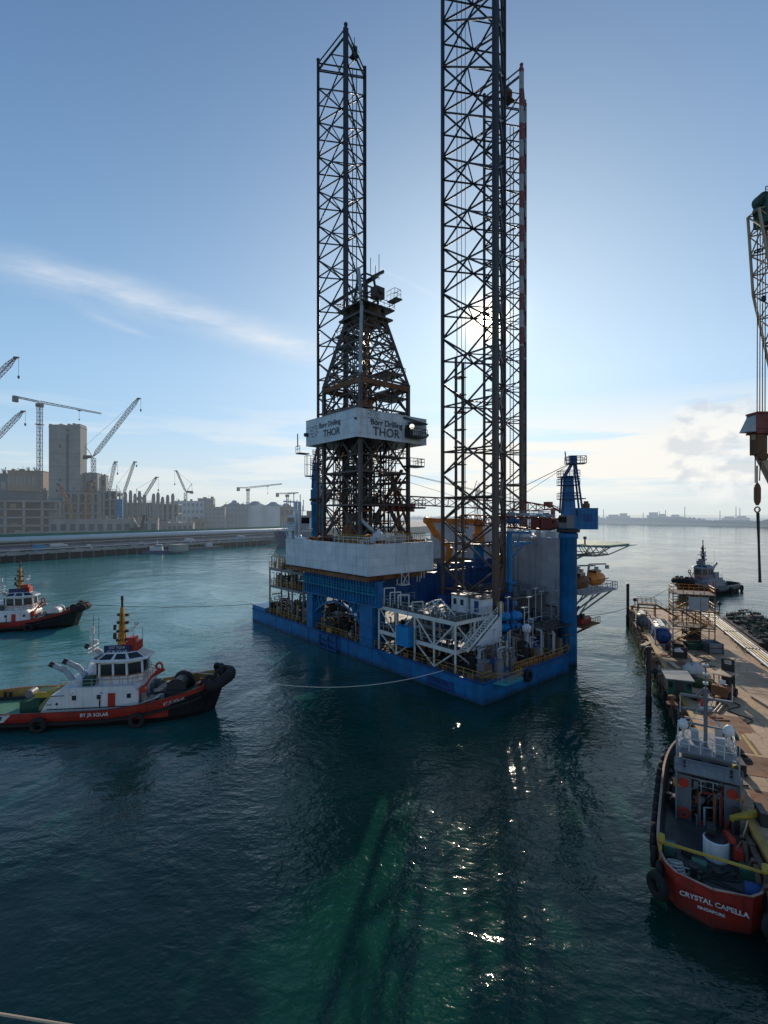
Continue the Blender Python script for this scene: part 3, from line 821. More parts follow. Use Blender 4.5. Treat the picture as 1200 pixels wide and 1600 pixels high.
for dt in (0, 1.3):
    q = [Vector((-1.9, 40.2 + dt, 25.6)), Vector((-1.9, 40.2 + dt, 19.6)), Vector((-2.1, 39.4 + dt, 19.0)), Vector((-2.1, 37.4 + dt, 18.9))]
    mb.path(q, .34, 10)
mb.tube((-1.9, 40, 25.6), (-1.9, 46, 25.9), .16, 6)
mb.build('vent_duct', 'panel_white', derrick, True)
mb = MB(); mb.bb(-2.0, 2.2, 42.2, 46.5, 20.4, 20.7); mb.bb(-1.4, 1.6, 42.6, 45.4, 20.7, 23.2); mb.bb(-1.6, -.4, 43.6, 44.8, 14.2, 20.4); mb.beam((1.5, 46, 20.4), (1.5, 43, 15), .2); mb.beam((-1.5, 46, 20.4), (-1.2, 44, 16), .2); mb.rail([(-2, 42.2, 20.7), (-2, 46.5, 20.7)], 1.2, .8, .06)
for k in range(5): mb.tube((-1.6 + k * .7, 44, 24), (-1.6 + k * .7, 44, 26.2 + k % 2), .08, 5)
dcab = mb.build('driller_cabin', 'panel_white', derrick)
mb = MB(); mb.bb(-1.45, 1.65, 42.55, 45.45, 21.7, 22.8); mb.build('cabin_glazing', 'glass_dark', dcab)

# ---- upper windwall with the lettering
US0, US1, UT0, UT1 = -1.2, 14.3, 23.9, 39.1
uw = wallbox(US0, US1, UT0, UT1, 35.7, 40.3, 'derrick_windwall', 'panel_white', rib=99)
Rt = (0, -1, 0); Up = (0, 0, 1); Fw = (1, 0, 0)
mb = MB(); mb.text('Borr Drilling', 1.25, (US0 - .07, 31.5, 38.75), Rt, Up, .02, 1.0, bold=.015); mb.text('THOR', 1.7, (US0 - .07, 30.9, 37.2), Rt, Up, .02, 1.05, bold=.012)
mb.text('Borr Drilling', 1.35, (5.0, UT0 - .07, 38.35), Fw, Up, .02, 1.0, bold=.02); mb.text('THOR', 2.0, (4.9, UT0 - .07, 36.85), Fw, Up, .02, 1.05, bold=.012)
mb.box((US0 + 1.7 - 2.0, UT0 - .1, 38.5), (.5, .03, .35))
mb.build('lettering', 'lettering_dark', uw)
def emblem(c, right, nrm, r):
    mb = MB()
    right = Vector(right); up = Vector((0, 0, 1)); nrm = Vector(nrm)
    for ring, n, rr in ((1.0, 10, .13), (.66, 8, .10), (.36, 5, .07)):
        for k in range(n):
            t = 2 * PI * k / n + ring
            p = Vector(c) + right * (r * ring * math.cos(t)) + up * (r * ring * math.sin(t))
            mb.lathe([(rr * r * .8, 0), (rr * r * .8, .03)], p, 8, nrm)
    return mb.build('emblem', 'lettering_dark', uw)
emblem((US0 - .06, 36.3, 38.1), Rt, (-1, 0, 0), 1.05); emblem((2.1, UT0 - .06, 39.35), Fw, (0, -1, 0), 1.0)
mb = MB(); mb.bb(9.0, 12.6, UT0 - 1.9, UT0 - .08, 36.6, 36.8); mb.rail([(9.0, UT0 - .1, 36.8), (9.0, UT0 - 1.9, 36.8), (12.6, UT0 - 1.9, 36.8), (12.6, UT0 - .1, 36.8)], 1.2, .55, .06)
mb.bb(9.1, 9.8, UT0 - 1.2, UT0 - .1, 36.8, 38.6); mb.beam((8.6, UT0 - .2, 39.9), (12.8, UT0 - 1.6, 39.0), .25, .25); mb.beam((8.6, UT0 - 1.8, 39.2), (13.2, UT0 - .6, 39.2), .22, .22); mb.bb(9.4, 12.8, UT0 - 1.9, UT0 - .3, 38.95, 39.1)
mb.build('escape_platform', 'dark_steel', uw)
mb = MB(); mb.ball((9.4, UT0 - 1.4, 38.3), .42, 10); mb.build('floodlight', 'lamp_glow', uw, True)
mb = MB(); mb.bb(US1, US1 + .9, UT0 + 1, UT0 + 1.12, 37.6, 37.75); mb.box((US1 + 1.1, UT0 + 1, 37.7), (.5, .5, .45)); mb.build('corner_lamp', 'dark_steel', uw)
mb = MB(); mb.bb(US0 - .6, US0, UT1 - .8, UT1 - .2, 37.4, 38.0)
mb.bb(US0 - 1.4, US0 + .6, UT1 - .2, UT1 + 1.2, 34.3, 34.5); mb.rail([(US0 - 1.4, UT1 + 1.2, 34.5), (US0 - 1.4, UT1 - .2, 34.5)], 1.2, .7, .06)
mb.bb(US0 + .4, US0 + 1.6, UT1 + .1, UT1 + 1.1, 30.3, 30.5); mb.rail([(US0 + .4, UT1 + 1.1, 30.5), (US0 + .4, UT1 + .1, 30.5), (US0 + 1.6, UT1 + .1, 30.5)], 3.6, .5, .05); mb.tube((US0 - 1.2, UT1 + .9, 35.6), (US0 - 1.2, UT1 + .9, 38), .1, 5)
mb.build('side_bracket', 'dark_steel', uw)
mb = MB(); mb.bb(US0 + .3, US1 - .3, UT0 + .3, UT1 - .3, 35.72, 35.9)
mb.build('racking_board', 'dark_steel', uw)

# ---- pedestal cranes
def lat_boom(p, q, mat, parent, name='crane_boom', w=1.9, h=2.0, n=14, rc=.14, rb=.08):
    mb = MB(); d = Vector(q) - Vector(p)
    a, b2 = Vector(p) + d * .12, Vector(p) + d * .9
    mb.lattice(p, a, .8, w, 2, rc, rb, .8, h); mb.lattice(a, b2, w, w, n, rc, rb, h, h); mb.lattice(b2, q, w, .7, 3, rc, rb, h, .6)
    return mb.build(name, mat, parent)
def pedestal_crane(c, z0, ztop, boom_to, blue='hull_blue', house_side=None, post=11.5, boom_mat='red_boom', boom_w=1.9, wires=True, r=1.3):
    c = Vector((c[0], c[1], 0))
    mb = MB(); mb.lathe([(r * 1.02, z0), (r, z0 + 2), (r, ztop - 1), (r * 1.14, ztop - .9), (r * 1.14, ztop - .2), (r * .9, ztop)], c, 20)
    cr = mb.build('pedestal_crane', blue, rig, True)
    bd = (Vector(boom_to) - c); bd.z = 0; bd.normalize()
    sd = house_side if house_side is not None else -bd
    sd = Vector(sd).normalized(); px_ = Vector((-sd.y, sd.x, 0)); up = Vector((0, 0, 1))
    mb = MB(); mb.lathe([(r * 1.25, ztop), (r * 1.35, ztop + .1), (r * 1.35, ztop + .5), (r * 1.1, ztop + .6)], c, 20); mb.build('slew_ring', 'dark_steel', cr)
    mb = MB()
    mb.box(c + sd * 2.6 + up * (ztop + 2.1), (3.0, 2.6, 3.2), ax=(sd, px_, up)); mb.box(c + sd * .4 + up * (ztop + 1.6), (3.0, 2.4, 2.2), ax=(sd, px_, up))
    mb.box(c + sd * 2.6 + up * (ztop + 3.76), (3.1, 2.7, .12), ax=(sd, px_, up))
    for k in range(4): mb.box(c + sd * (1.4 + k * .8) + px_ * -1.33 + up * (ztop + 2.1), (.1, .06, 3.0), ax=(sd, px_, up))
    mb.build('machinery_house', blue, cr)
    mb = MB(); mb.box(c + sd * 2.6 - px_ * 1.32 + up * (ztop + 2.3), (1.3, .06, 1.2), ax=(sd, px_, up)); mb.build('louvre', 'deep_blue', cr)
    mb = MB(); mb.lathe([(.55, 0), (.55, .7), (.35, .8), (.35, 1.1)], c + sd * 2.7 + up * (ztop + 3.8), 10); mb.build('exhaust', 'rust', cr)
    mb = MB()
    pz = ztop + 2.6
    n = 10
    v0 = [c + sd * (.95 * a) + px_ * (.9 * b2) + up * pz for a, b2 in ((-1, -1), (1, -1), (1, 1), (-1, 1))]
    v1 = [c + sd * (.62 * a) + px_ * (.55 * b2) + up * (ztop + post - 2.6) for a, b2 in ((-1, -1), (1, -1), (1, 1), (-1, 1))]
    mb.add(v0 + v1, [(3, 2, 1, 0), (4, 5, 6, 7)] + [(i, (i + 1) % 4, 4 + (i + 1) % 4, 4 + i) for i in range(4)])
    mb.build('king_post', blue, cr)
    mb = MB()
    for s1 in (-1, 1):
        mb.beam(c - sd * 1.1 + px_ * .9 * s1 + up * (ztop + 3), c - sd * .8 + px_ * .7 * s1 + up * (ztop + post - 3), .2); mb.beam(c - sd * .8 + px_ * .7 * s1 + up * (ztop + post - 3), c + sd * .6 + px_ * .5 * s1 + up * (ztop + post - .6), .28)
        mb.beam(c + sd * 1.9 + px_ * .9 * s1 + up * (ztop + 3.4), c + sd * 1.0 + px_ * .55 * s1 + up * (ztop + post - .8), .24)
    for z in (ztop + 5.2, ztop + 7.4, ztop + post - 2.8):
        mb.box(c + up * z, (2.9, 2.3, .12), ax=(sd, px_, up))
        ps = [c + sd * (1.45 * a) + px_ * (1.15 * b2) + up * z for a, b2 in ((-1, -1), (1, -1), (1, 1), (-1, 1), (-1, -1))]
        mb.rail(ps, 1.0, 1.0, .05)
    z = ztop + post - .7
    mb.box(c + sd * 1.1 + up * z, (2.8, 1.9, .14), ax=(sd, px_, up)); ps = [c + sd * (1.1 + 1.4 * a) + px_ * (.95 * b2) + up * z for a, b2 in ((-1, -1), (1, -1), (1, 1), (-1, 1), (-1, -1))]
    mb.rail(ps, 1.1, .8, .06); mb.box(c + sd * .7 + up * (z + .7), (1.0, .9, 1.1), ax=(sd, px_, up)); mb.tube(c - sd * .3 + up * z, c - sd * .5 + up * (z + 1.9), .1, 5)
    mb.box(c + sd * 1.7 + up * (ztop + 5.3), (1.6, 1.2, .16), ax=(sd, px_, up))
    mb.build('gantry_frame', 'deep_blue', cr)
    mb = MB(); cb = c - px_ * 1.7 + bd * 1.0 + up * (ztop + 1.7); mb.box(cb, (1.7, 1.5, 2.0), ax=(bd, Vector((-bd.y, bd.x, 0)), up)); mb.build('operator_cab', 'mid_grey', cr)
    mb = MB(); mb.box(cb + bd * .1 + up * .3, (1.74, 1.54, .9), ax=(bd, Vector((-bd.y, bd.x, 0)), up)); mb.build('cab_glass', 'glass_dark', cr)
    heel = c + bd * 1.5 + up * (ztop + 1.2)
    lat_boom(heel, boom_to, boom_mat, cr, w=boom_w, h=boom_w * 1.05)
    if wires:
        mb = MB(); top = c + sd * .8 + up * (ztop + post - .4)
        for o in (-.4, .4): mb.tube(top + px_ * o, Vector(boom_to) + px_ * o, .045, 4)
        mb.tube(top, Vector(heel) + (Vector(boom_to) - Vector(heel)) * .7, .04, 4)
        mb.build('pendant_wire', 'chain_black', cr)
    return cr
cs_ = rl(W(888, 800, 77.5)); tip = rl(W(716, 806, 107))
right_w = Vector((1, -.1, 0)); side = Vector((right_w.dot(RV), right_w.dot(RU), 0))
c1 = pedestal_crane((cs_.x, cs_.y), -3, 20.6, (tip.x, tip.y, 22.4), house_side=side, boom_w=1.9)
mb = MB(); h1 = Vector((cs_.x, cs_.y, 21.8)); d1 = Vector((tip.x, tip.y, 22.4)) - h1
for k in range(26):                                # hydraulics, lamps and walkway along the boom
    p = h1 + d1 * rnd.uniform(.1, .5) + Vector((0, 0, rnd.uniform(.9, 1.6))); mb.box(p, (rnd.uniform(.3, 1.1), rnd.uniform(.3, 1.0), rnd.uniform(.3, .9)))
mb.rail([h1 + d1 * .1 + Vector((0, 0, 1.0)), h1 + d1 * .62 + Vector((0, 0, 1.0))], 1.0, 1.2, .05)
mb.build('boom_fitting', 'light_grey', c1)
mb = MB(); p = h1 + d1 * .12; mb.box(p + Vector((0, 0, .1)), (2.6, 2.0, 1.7)); p = h1 + d1 * .2; mb.box(p, (3.0, 1.7, 1.5)); mb.build('boom_heel', 'red_boom', c1)
mb = MB(); p = h1 + d1 * .42; mb.lathe([(.45, -1.8), (.55, -1.2), (.55, 1.2), (.45, 1.8)], p + Vector((0, 0, .2)), 10, d1); mb.build('hoist_cylinder', 'bright_blue', c1)
cp_ = rl(W(495, 760, 118)); tip2 = rl(W(864, 795, 108))
aw = Vector((.15, 1, 0)); c2 = pedestal_crane((cp_.x, cp_.y), 2.0, 26.6, (tip2.x, tip2.y, 24.8), boom_w=1.8, post=11.8, house_side=Vector((aw.dot(RV), aw.dot(RU), 0)))
mb = MB(); a2 = Vector((tip2.x, tip2.y, 24.8)); b0 = Vector((cp_.x, cp_.y, 25.4)); dd = (a2 - b0).normalized()
mb.beam(a2, a2 + dd * 4.2 + Vector((0, 0, -2.0)), .5, .5); mb.beam(a2 + Vector((0, 0, .6)), a2 + dd * 4.2 + Vector((0, 0, -1.6)), .2, .2)
mb.box(a2 - dd * 1.0 + Vector((0, 0, .9)), (1.4, 1.4, .9)); mb.rail([a2 + dd * 1 + Vector((0, 0, -.4)), a2 + dd * 4.4 + Vector((0, 0, -1.6))], .9, 1.0, .05)
mb.tube(a2 + Vector((0, 0, -.4)), a2 + Vector((0, 0, -4.0)), .5, 8); mb.tube(a2 + Vector((0, 0, -4)), a2 + Vector((0, 0, -6.2)), .3, 8, r2=.12)
mb.build('boom_tip', 'red_boom', c2)
mb = MB(); p = b0 + (a2 - b0) * .36; mb.beam(p - dd * 4.2 + Vector((0, 0, -.2)), p + dd * 4.0 + Vector((0, 0, -.2)), 1.5, 1.9); mb.build('boom_section', 'red_boom', c2)
# orange knuckle-boom crane on its blue post
ck = rl(W(748, 850, 100)); up = Vector((0, 0, 1))
mb = MB(); mb.lathe([(1.05, DK), (1.05, 17.6), (1.2, 17.7)], (ck.x, ck.y, 0), 16); kc = mb.build('knuckle_crane', 'bright_blue', rig, True)
mb = MB(); mb.lathe([(1.25, 17.7), (1.25, 19.6), (.9, 19.7), (.8, 22.4)], (ck.x, ck.y, 0), 14); mb.build('crane_turret', 'orange', kc)
el = rl(W(668, 815, 99)); hd = rl(W(703, 852, 97)); tp = Vector((ck.x, ck.y, 22.0)); elb = Vector((el.x, el.y, 22.2)); hdv = Vector((hd.x, hd.y, 17.0))
mb = MB(); mb.beam(tp, elb, .8, .95); mb.beam(tp + (elb - tp) * .2 + up * -1.4, tp + (elb - tp) * .6 + up * -.3, .4, .4); mb.build('main_boom', 'orange', kc)
mb = MB(); mid = elb + (hdv - elb) * .45 + Vector((0, 0, -.7)); mb.beam(elb, mid, .9, 1.2); mb.beam(mid, hdv, .7, .9); mb.lathe([(.7, -.6), (.7, .6)], elb, 12, (1, 0, 0)); mb.beam(hdv, hdv + Vector((.4, 1.6, -5.2)), .8, 1.0); mb.build('folding_boom', 'orange', kc)
# blue boom rest
br_ = rl(W(796, 900, 88)); mb = MB(); b0 = Vector((br_.x, br_.y, 0))
mb.tube(b0 + up * DK, b0 + up * 20.2, .52, 10); mb.beam(b0 + up * 15 , b0 + Vector((-2.4, 1.2, DK)), .45, .45); mb.beam(b0 + up * 20.2 + Vector((-1.2, 1.5, 0)), b0 + up * 20.2 + Vector((2.4, -2.8, 0)), .5, .4)
sdv = Vector((1.6, -2.6, 0))
mb.beam(b0 + up * 17.6, b0 + up * 18.4 + sdv, .28, .28); mb.beam(b0 + up * 15.2, b0 + up * 18.4 + sdv * .9, .25, .25); mb.beam(b0 + up * 20 + sdv * .6, b0 + up * 17.6 + sdv * .4, .22, .22); mb.beam(b0 + up * 18.4 - sdv * .1, b0 + up * 18.4 + sdv * 1.2, .3, .3)
mb.bb(b0.x - 1, b0.x + 1, b0.y - 1, b0.y + 1, 11.2, 11.4)
mb.build('boom_rest', 'bright_blue', rig)
mb = MB(); q0 = rl(W(783, 880, 92)); mb.tube((q0.x, q0.y, 4), (q0.x, q0.y, 16), .42, 8); mb.build('riser_pipe', 'orange', rig)

# ---- accommodation block, helideck
mb = MB()
house = [(35.2, 10.2), (39.5, 12.4), (52, 19.4), (52, 26), (36, 26)]
mb.prism(house, DK, 19.0)
mb.prism([(38, 26), (52, 26), (52, 47.5), (38, 47.5)], DK, 17.5); mb.prism([(39, 37), (50, 37), (50, 47), (39, 47)], 17.5, 21.5)
for z in (8.2, 12.0, 15.6):
    for p, q in zip(house, house[1:] + house[:1]): mb.beam((*p, z), (*q, z), .12, .16)
for k in range(14): mb.box((35.6 + .05 * k, 25.6 - k * 1.08, 9.0), (.14, .1, 12))
hb = mb.build('accommodation_block', 'house_grey', rig)
mb = MB(); mb.box((35.15, 16.0, 13.6), (.5, 1.3, 10.4)); mb.tube((34.9, 19.6, 9), (34.9, 19.6, 19.6), .18, 6); mb.build('ventilation_trunk', 'light_grey', hb)
mb = MB()
for k in range(22): mb.box((rnd.uniform(36, 50), rnd.uniform(12, 25), 19.0 + rnd.uniform(.2, .9)), (rnd.uniform(.4, 2), rnd.uniform(.4, 2), rnd.uniform(.6, 2.0)))
mb.rail([(35.3, 26, 19.0), (35.3, 10.4, 19.0), (39.5, 12.5, 19.0), (52, 19.4, 19.0)], 1.1, 1.2, .05)
mb.lathe([(1.4, 17.5), (1.4, 19.5), (.9, 20.4), (.1, 20.8)], (41, 31, 0), 14); mb.lathe([(1.1, 17.5), (1.1, 19)], (40, 34.5, 0), 12)
mb.build('roof_plant', 'off_white', hb)
for (t, z) in [(a, b2) for z2 in (10.2, 13.8) for a, b2 in ((21.5, z2),)]:
    mb = MB(); mb.box((35.55 if t > 15 else 35.3, t, z), (.4, .7, .8)); mb.build('porthole_window', 'glass_dark', hb)
mb = MB(); hc = rl(W(893, 846, 101)); hx, hy, hr, hz = hc.x, hc.y, 10.6, 17.7
oct_ = [(hx + hr * math.cos(PI / 8 + k * PI / 4), hy + hr * math.sin(PI / 8 + k * PI / 4)) for k in range(8)]
mb.prism(oct_, hz - .35, hz); hd_ = mb.build('helideck', 'deck_green', rig)
mb = MB()
for k in range(8):
    a, b2 = Vector((*oct_[k], hz - .4)), Vector((*oct_[(k + 1) % 8], hz - .4)); c = Vector((hx, hy, hz - .4))
    mb.tube(a, c + up * -.3, .13, 5); mb.tube(a + (c - a) * .35 + up * -1.9, c + up * -2.2, .12, 5); mb.tube(a, a + (c - a) * .35 + up * -1.9, .11, 5); mb.tube(a + (c - a) * .35 + up * -1.9, a + (c - a) * .5, .09, 5); mb.tube(a + (c - a) * .66 + up * -2.0, a + (c - a) * .5, .09, 5); mb.tube(a + (c - a) * .66 + up * -2, a + (c - a) * .82, .09, 5)
    mb.tube(a + (c - a) * .35 + up * -1.9, b2 + (c - b2) * .35 + up * -1.9, .1, 5); mb.tube(a + (c - a) * .5, b2 + (c - b2) * .5, .1, 5)
    o = (a - c).normalized() * 1.4; o2 = (b2 - c).normalized() * 1.4
    mb.tube(a + o + up * .25, b2 + o2 + up * .25, .06, 4); mb.tube(a, a + o + up * .25, .06, 4); mb.tube((a + b2) / 2, (a + b2 + o + o2) / 2 + up * .25, .06, 4)
for k in (2, 5, 7): mb.tube((hx + 3.5 * math.cos(k), hy + 3.5 * math.sin(k), hz - 2), (44, 18 + k, 9), .2, 6)
mb.build('helideck_truss', 'light_grey', hd_)
mb = MB(); fm = rl(W(914, 838, 93)); mb.tube((fm.x, fm.y, hz - .3), (fm.x, fm.y, hz + 1.2), .16, 6); mb.box((fm.x, fm.y, hz + 1.3), (.5, .4, .5)); mb.build('fire_monitor', 'dark_steel', hd_)

# lifeboat station on the starboard bow
lbp = rl(W(930, 917, 84)); mb = MB()
mb.bb(lbp.x - 7.5, lbp.x + 3, lbp.y - 2.4, lbp.y + 3.4, 10.6, 10.85)
mb.rail([(lbp.x - 7.5, lbp.y - 2.4, 10.85), (lbp.x + 3, lbp.y - 2.4, 10.85), (lbp.x + 3, lbp.y + 3, 10.85)], 1.1, .9, .05)
for k in (-6.5, -2, 2): mb.tube((lbp.x + k, lbp.y - 2, 10.6), (lbp.x + k - 1, lbp.y + 3.2, 6.0), .16, 6); mb.tube((lbp.x + k, lbp.y + .5, 10.6), (lbp.x + k - 1, lbp.y + 3.2, 6.0), .12, 6)
for k in (-6.6, -1.6, 2.2): mb.beam((lbp.x + k, lbp.y + 2.6, 10.8), (lbp.x + k, lbp.y + 2.2, 14.6), .3); mb.beam((lbp.x + k, lbp.y + 2.2, 14.6), (lbp.x + k, lbp.y - .8, 14.9), .25); mb.box((lbp.x + k, lbp.y - 1, 14.4), (.5, .5, .6))
mb.build('lifeboat_platform', 'light_grey', rig)
rbp = rl(W(911, 970, 80)); mb = MB(); mb.bb(rbp.x - 3, rbp.x + 2.5, rbp.y - 1.6, rbp.y + 1.8, 5.6, 5.8); mb.rail([(rbp.x - 3, rbp.y - 1.6, 5.8), (rbp.x + 2.5, rbp.y - 1.6, 5.8)], 1.0, .8, .05); mb.tube((rbp.x + 1, rbp.y - 1.2, 5.6), (rbp.x - 1, rbp.y + 3.5, 2.4), .18, 6); mb.beam((rbp.x - 2, rbp.y + 1.2, 5.8), (rbp.x - 2, rbp.y - .4, 8.8), .3)
mb.build('rescue_platform', 'rust', rig)

# ---- white stair platform on the transom
ZT, ZM = 9.2, 5.5
tl = [4.8, 8.6, 12.4, 16.3, 20.3]
mb = MB()
for t in tl:
    for s in (.35, 4.2, 8.0):
        mb.tube((s, t, DK), (s, t, ZT), .15, 6)
for z in (ZM, ZT):
    for s in (.35, 8.0): mb.beam((s, tl[0], z), (s, tl[-1], z), .22, .55)
    for t in (tl[0], tl[-1], tl[2]): mb.beam((.35, t, z), (8.0, t, z), .22, .5)
for i, (a, b2) in enumerate(zip(tl[:-1], tl[1:])):
    for z0, z1 in ((DK, ZM), (ZM, ZT)):
        if i % 2: mb.tube((.35, a, z0), (.35, b2, z1), .11, 6)
        else: mb.tube((.35, a, z1), (.35, b2, z0), .11, 6)
for z0, z1 in ((DK, ZM), (ZM, ZT)): mb.tube((.35, tl[0], z1), (4.2, tl[0], z0), .11, 6)
plat = mb.build('stair_platform', 'off_white', rig)
mb = MB(); mb.bb(.3, 8.1, 4.7, 20.4, ZT + .28, ZT + .36); mb.bb(.3, 4.3, 4.7, 20.4, ZM + .28, ZM + .35); mb.build('grating_deck', 'deck_dark', plat)
mb = MB(); mb.rail([(8, 4.75, ZT + .36), (.3, 4.75, ZT + .36), (.3, 20.4, ZT + .36), (8, 20.4, ZT + .36)], 1.1, 1.1, .045); mb.rail([(4.2, 4.75, ZM + .35), (.3, 4.75, ZM + .35), (.3, 20.4, ZM + .35)], 1.1, 1.2, .045)
mb.build('handrail', 'light_grey', plat)
mb = MB()                                           # white gable frame and pipe goalposts on top
for s in (1.2, 3.0):
    mb.tube((s, 7.2, ZT + .4), (s, 9.8, ZT + 2.2), .1, 6); mb.tube((s, 9.8, ZT + 2.2), (s, 12.6, ZT + .4), .1, 6)
    for k in range(4): mb.tube((s, 8.2 + k * 1.1, ZT + .4), (s, 8.2 + k * 1.1, ZT + 1.0 + (1.0 if 0 < k < 3 else 0.1)), .06, 5)
mb.tube((1.2, 9.8, ZT + 2.2), (3, 9.8, ZT + 2.2), .1, 6)
for t, h in ((19.6, 2.9), (18.2, 2.4), (16.4, 2.2), (13.4, 1.6)): mb.path([(.8, t, ZT), (.8, t, ZT + h), (2.4, t - .6, ZT + h), (2.4, t - .6, ZT)], .1, 6)
mb.build('pipe_frame', 'off_white', plat)
mb = MB(); mb.bb(5.4, 8.2, 7.4, 10.0, ZT + .36, ZT + 2.7); mb.bb(6.0, 8.4, 5.0, 7.0, ZT + .36, ZT + 2.5); cab = mb.build('control_cabin', 'panel_white', plat)
mb = MB(); mb.bb(5.2, 8.4, 7.2, 10.2, ZT + 2.7, ZT + 2.85); mb.bb(5.8, 8.6, 4.8, 7.2, ZT + 2.5, ZT + 2.65); mb.build('cabin_roof', 'deck_dark', cab)
for t in (8.0, 9.3): mb = MB(); mb.box((5.36, t, ZT + 1.8), (.1, .5, .8)); mb.build('cabin_window', 'glass_dark', cab)
mb = MB(); mb.box((5.95, 5.9, ZT + 1.4), (.1, .7, 1.6)); mb.build('cabin_door', 'deep_blue', cab)
mb = MB()                                           # stair flight with its closed side panel
pa, pb = Vector((1.2, 4.1, ZM + .2)), Vector((7.6, 4.1, ZT + .4))
for dy in (-.55, .55): mb.beam(pa + Vector((0, dy, 0)), pb + Vector((0, dy, 0)), .1, .34)
for k in range(15): p = pa.lerp(pb, (k + .5) / 15); mb.box(p, (.32, 1.1, .06))
mb.rail([pa + Vector((0, -.55, .1)), pb + Vector((0, -.55, .1))], 1.0, 1.1, .045); mb.rail([pa + Vector((0, .55, .1)), pb + Vector((0, .55, .1))], 1.0, 1.1, .045)
mb.build('stair_flight', 'off_white', plat)
mb = MB(); mb.add([(2.0, 3.4, ZM + .2), (8.2, 3.4, ZM + .4), (8.2, 3.4, ZT + .3), (2.0, 3.5, ZM + .22), (8.2, 3.5, ZM + .42), (8.2, 3.5, ZT + .32)], [(0, 1, 2), (5, 4, 3), (0, 3, 4, 1), (1, 4, 5, 2), (2, 5, 3, 0)])
mb.tube((8.2, 3.45, DK), (8.2, 3.45, ZT + 2.0), .14, 6); mb.tube((5.4, 3.45, DK), (8.2, 3.45, DK), .1, 6); mb.tube((5.6, 3.45, ZM + .3), (8.2, 3.45, DK), .1, 6)
mb.build('stair_side_panel', 'panel_white', plat)
mb = MB(); mb.bb(.9, 8.4, 2.6, 4.6, 10.4, 10.5); mb.rail([(8.3, 2.7, ZT + .4), (8.3, 4.5, ZT + .4)], 1.4, .6, .06); mb.box((8.4, 3.6, ZT + 1.4), (.4, .8, 1.6))
mb = MB(); mb.box((8.4, 3.7, ZT + 1.3), (.35, .9, 1.5)); mb.build('control_box', 'ochre', plat)
mb = MB(); mb.bb(-.9, .15, 12.4, 15.0, 4.85, 7.3); mb.bb(-1.0, .25, 12.3, 15.1, 7.3, 7.45); mb.bb(-.95, .2, 12.35, 15.05, 4.75, 4.85); mb.tube((-.3, 13.7, 7.4), (.3, 13.7, 9.4), .06, 5); mb.build('hanging_tank', 'bright_blue', plat)
mb = MB(); mb.path([(-.2, 11.9, 5.0), (-.2, 11.9, 7.4), (.2, 11.3, 7.9), (.2, 10.9, 6.0)], .1, 6); mb.build('vent_pipe', 'light_grey', plat)

# ---- port-side pipe rack with its two decks
mb = MB()
for t in (43, 47.2, 51.5, 56.5):
    for s in (.6, 5): mb.tube((s, t, DK), (s, t, 12.4), .17, 6)
for z in (8.4, 12.0):
    for s in (.6, 5): mb.beam((s, 43, z), (s, 56.5, z), .2, .4)
    for t in (43, 47.2, 51.5, 56.5): mb.beam((.6, t, z), (5, t, z), .2, .3)
    mb.bb(.5, 5.1, 42.9, 56.6, z + .2, z + .27)
rk = mb.build('pipe_rack', 'mid_grey', rig)
mb = MB()
for z in (8.67, 12.27): mb.rail([(.5, 42.9, z), (.5, 56.6, z), (5, 56.6, z)], 1.1, 1.0, .05)
mb.build('rack_railing', 'ochre', rk)
mb = MB()
for k in range(190):
    s = rnd.uniform(.8, 4.6); t = rnd.uniform(43.2, 56); z = rnd.choice((DK, 8.7, 8.7, 12.3)); h = rnd.uniform(.5, 2.8)
    mb.tube((s, t, z), (s, t, z + h), rnd.uniform(.05, .2), 5)
    if rnd.random() < .6: l = rnd.uniform(-2, 2); mb.tube((s, t, z + h), (s, max(43, min(56.4, t + l)), z + h), rnd.uniform(.06, .14), 5)
mb.build('rack_pipework', 'leg_brown', rk)['kind'] = 'stuff'
mb = MB()
for k in range(60):
    s = rnd.uniform(.8, 4.6); t = rnd.uniform(43.4, 56); z = rnd.choice((DK, DK, 8.7, 8.7, 12.3)); h = rnd.uniform(.5, 2.2); mb.box((s, t, z + h / 2), (rnd.uniform(.3, 1.0), rnd.uniform(.3, 1.2), h))
mb.build('rack_equipment', 'dark_steel', rk)['kind'] = 'stuff'
mb = MB()
for k in range(110):
    s = rnd.uniform(.7, 4.6); t = rnd.uniform(43, 56.4); z = rnd.choice((DK, DK, 8.7, 8.7, 12.3)); h = rnd.uniform(.6, 3.0); mb.tube((s, t, z), (s, t, z + h), rnd.uniform(.04, .13), 5); l = rnd.uniform(-2.5, 2.5); mb.tube((s, t, z + h), (s, max(43, min(56.4, t + l)), z + h), .08, 5)
mb.build('rack_conduit', 'crane_tan', rk)['kind'] = 'stuff'
for s, t, z in ((.7, 52.6, 6.2), (.7, 47.4, 10.8)):
    mb = MB(); mb.ball((s, t, z), .28, 10); mb.build('lamp_globe', 'off_white', rk, True)

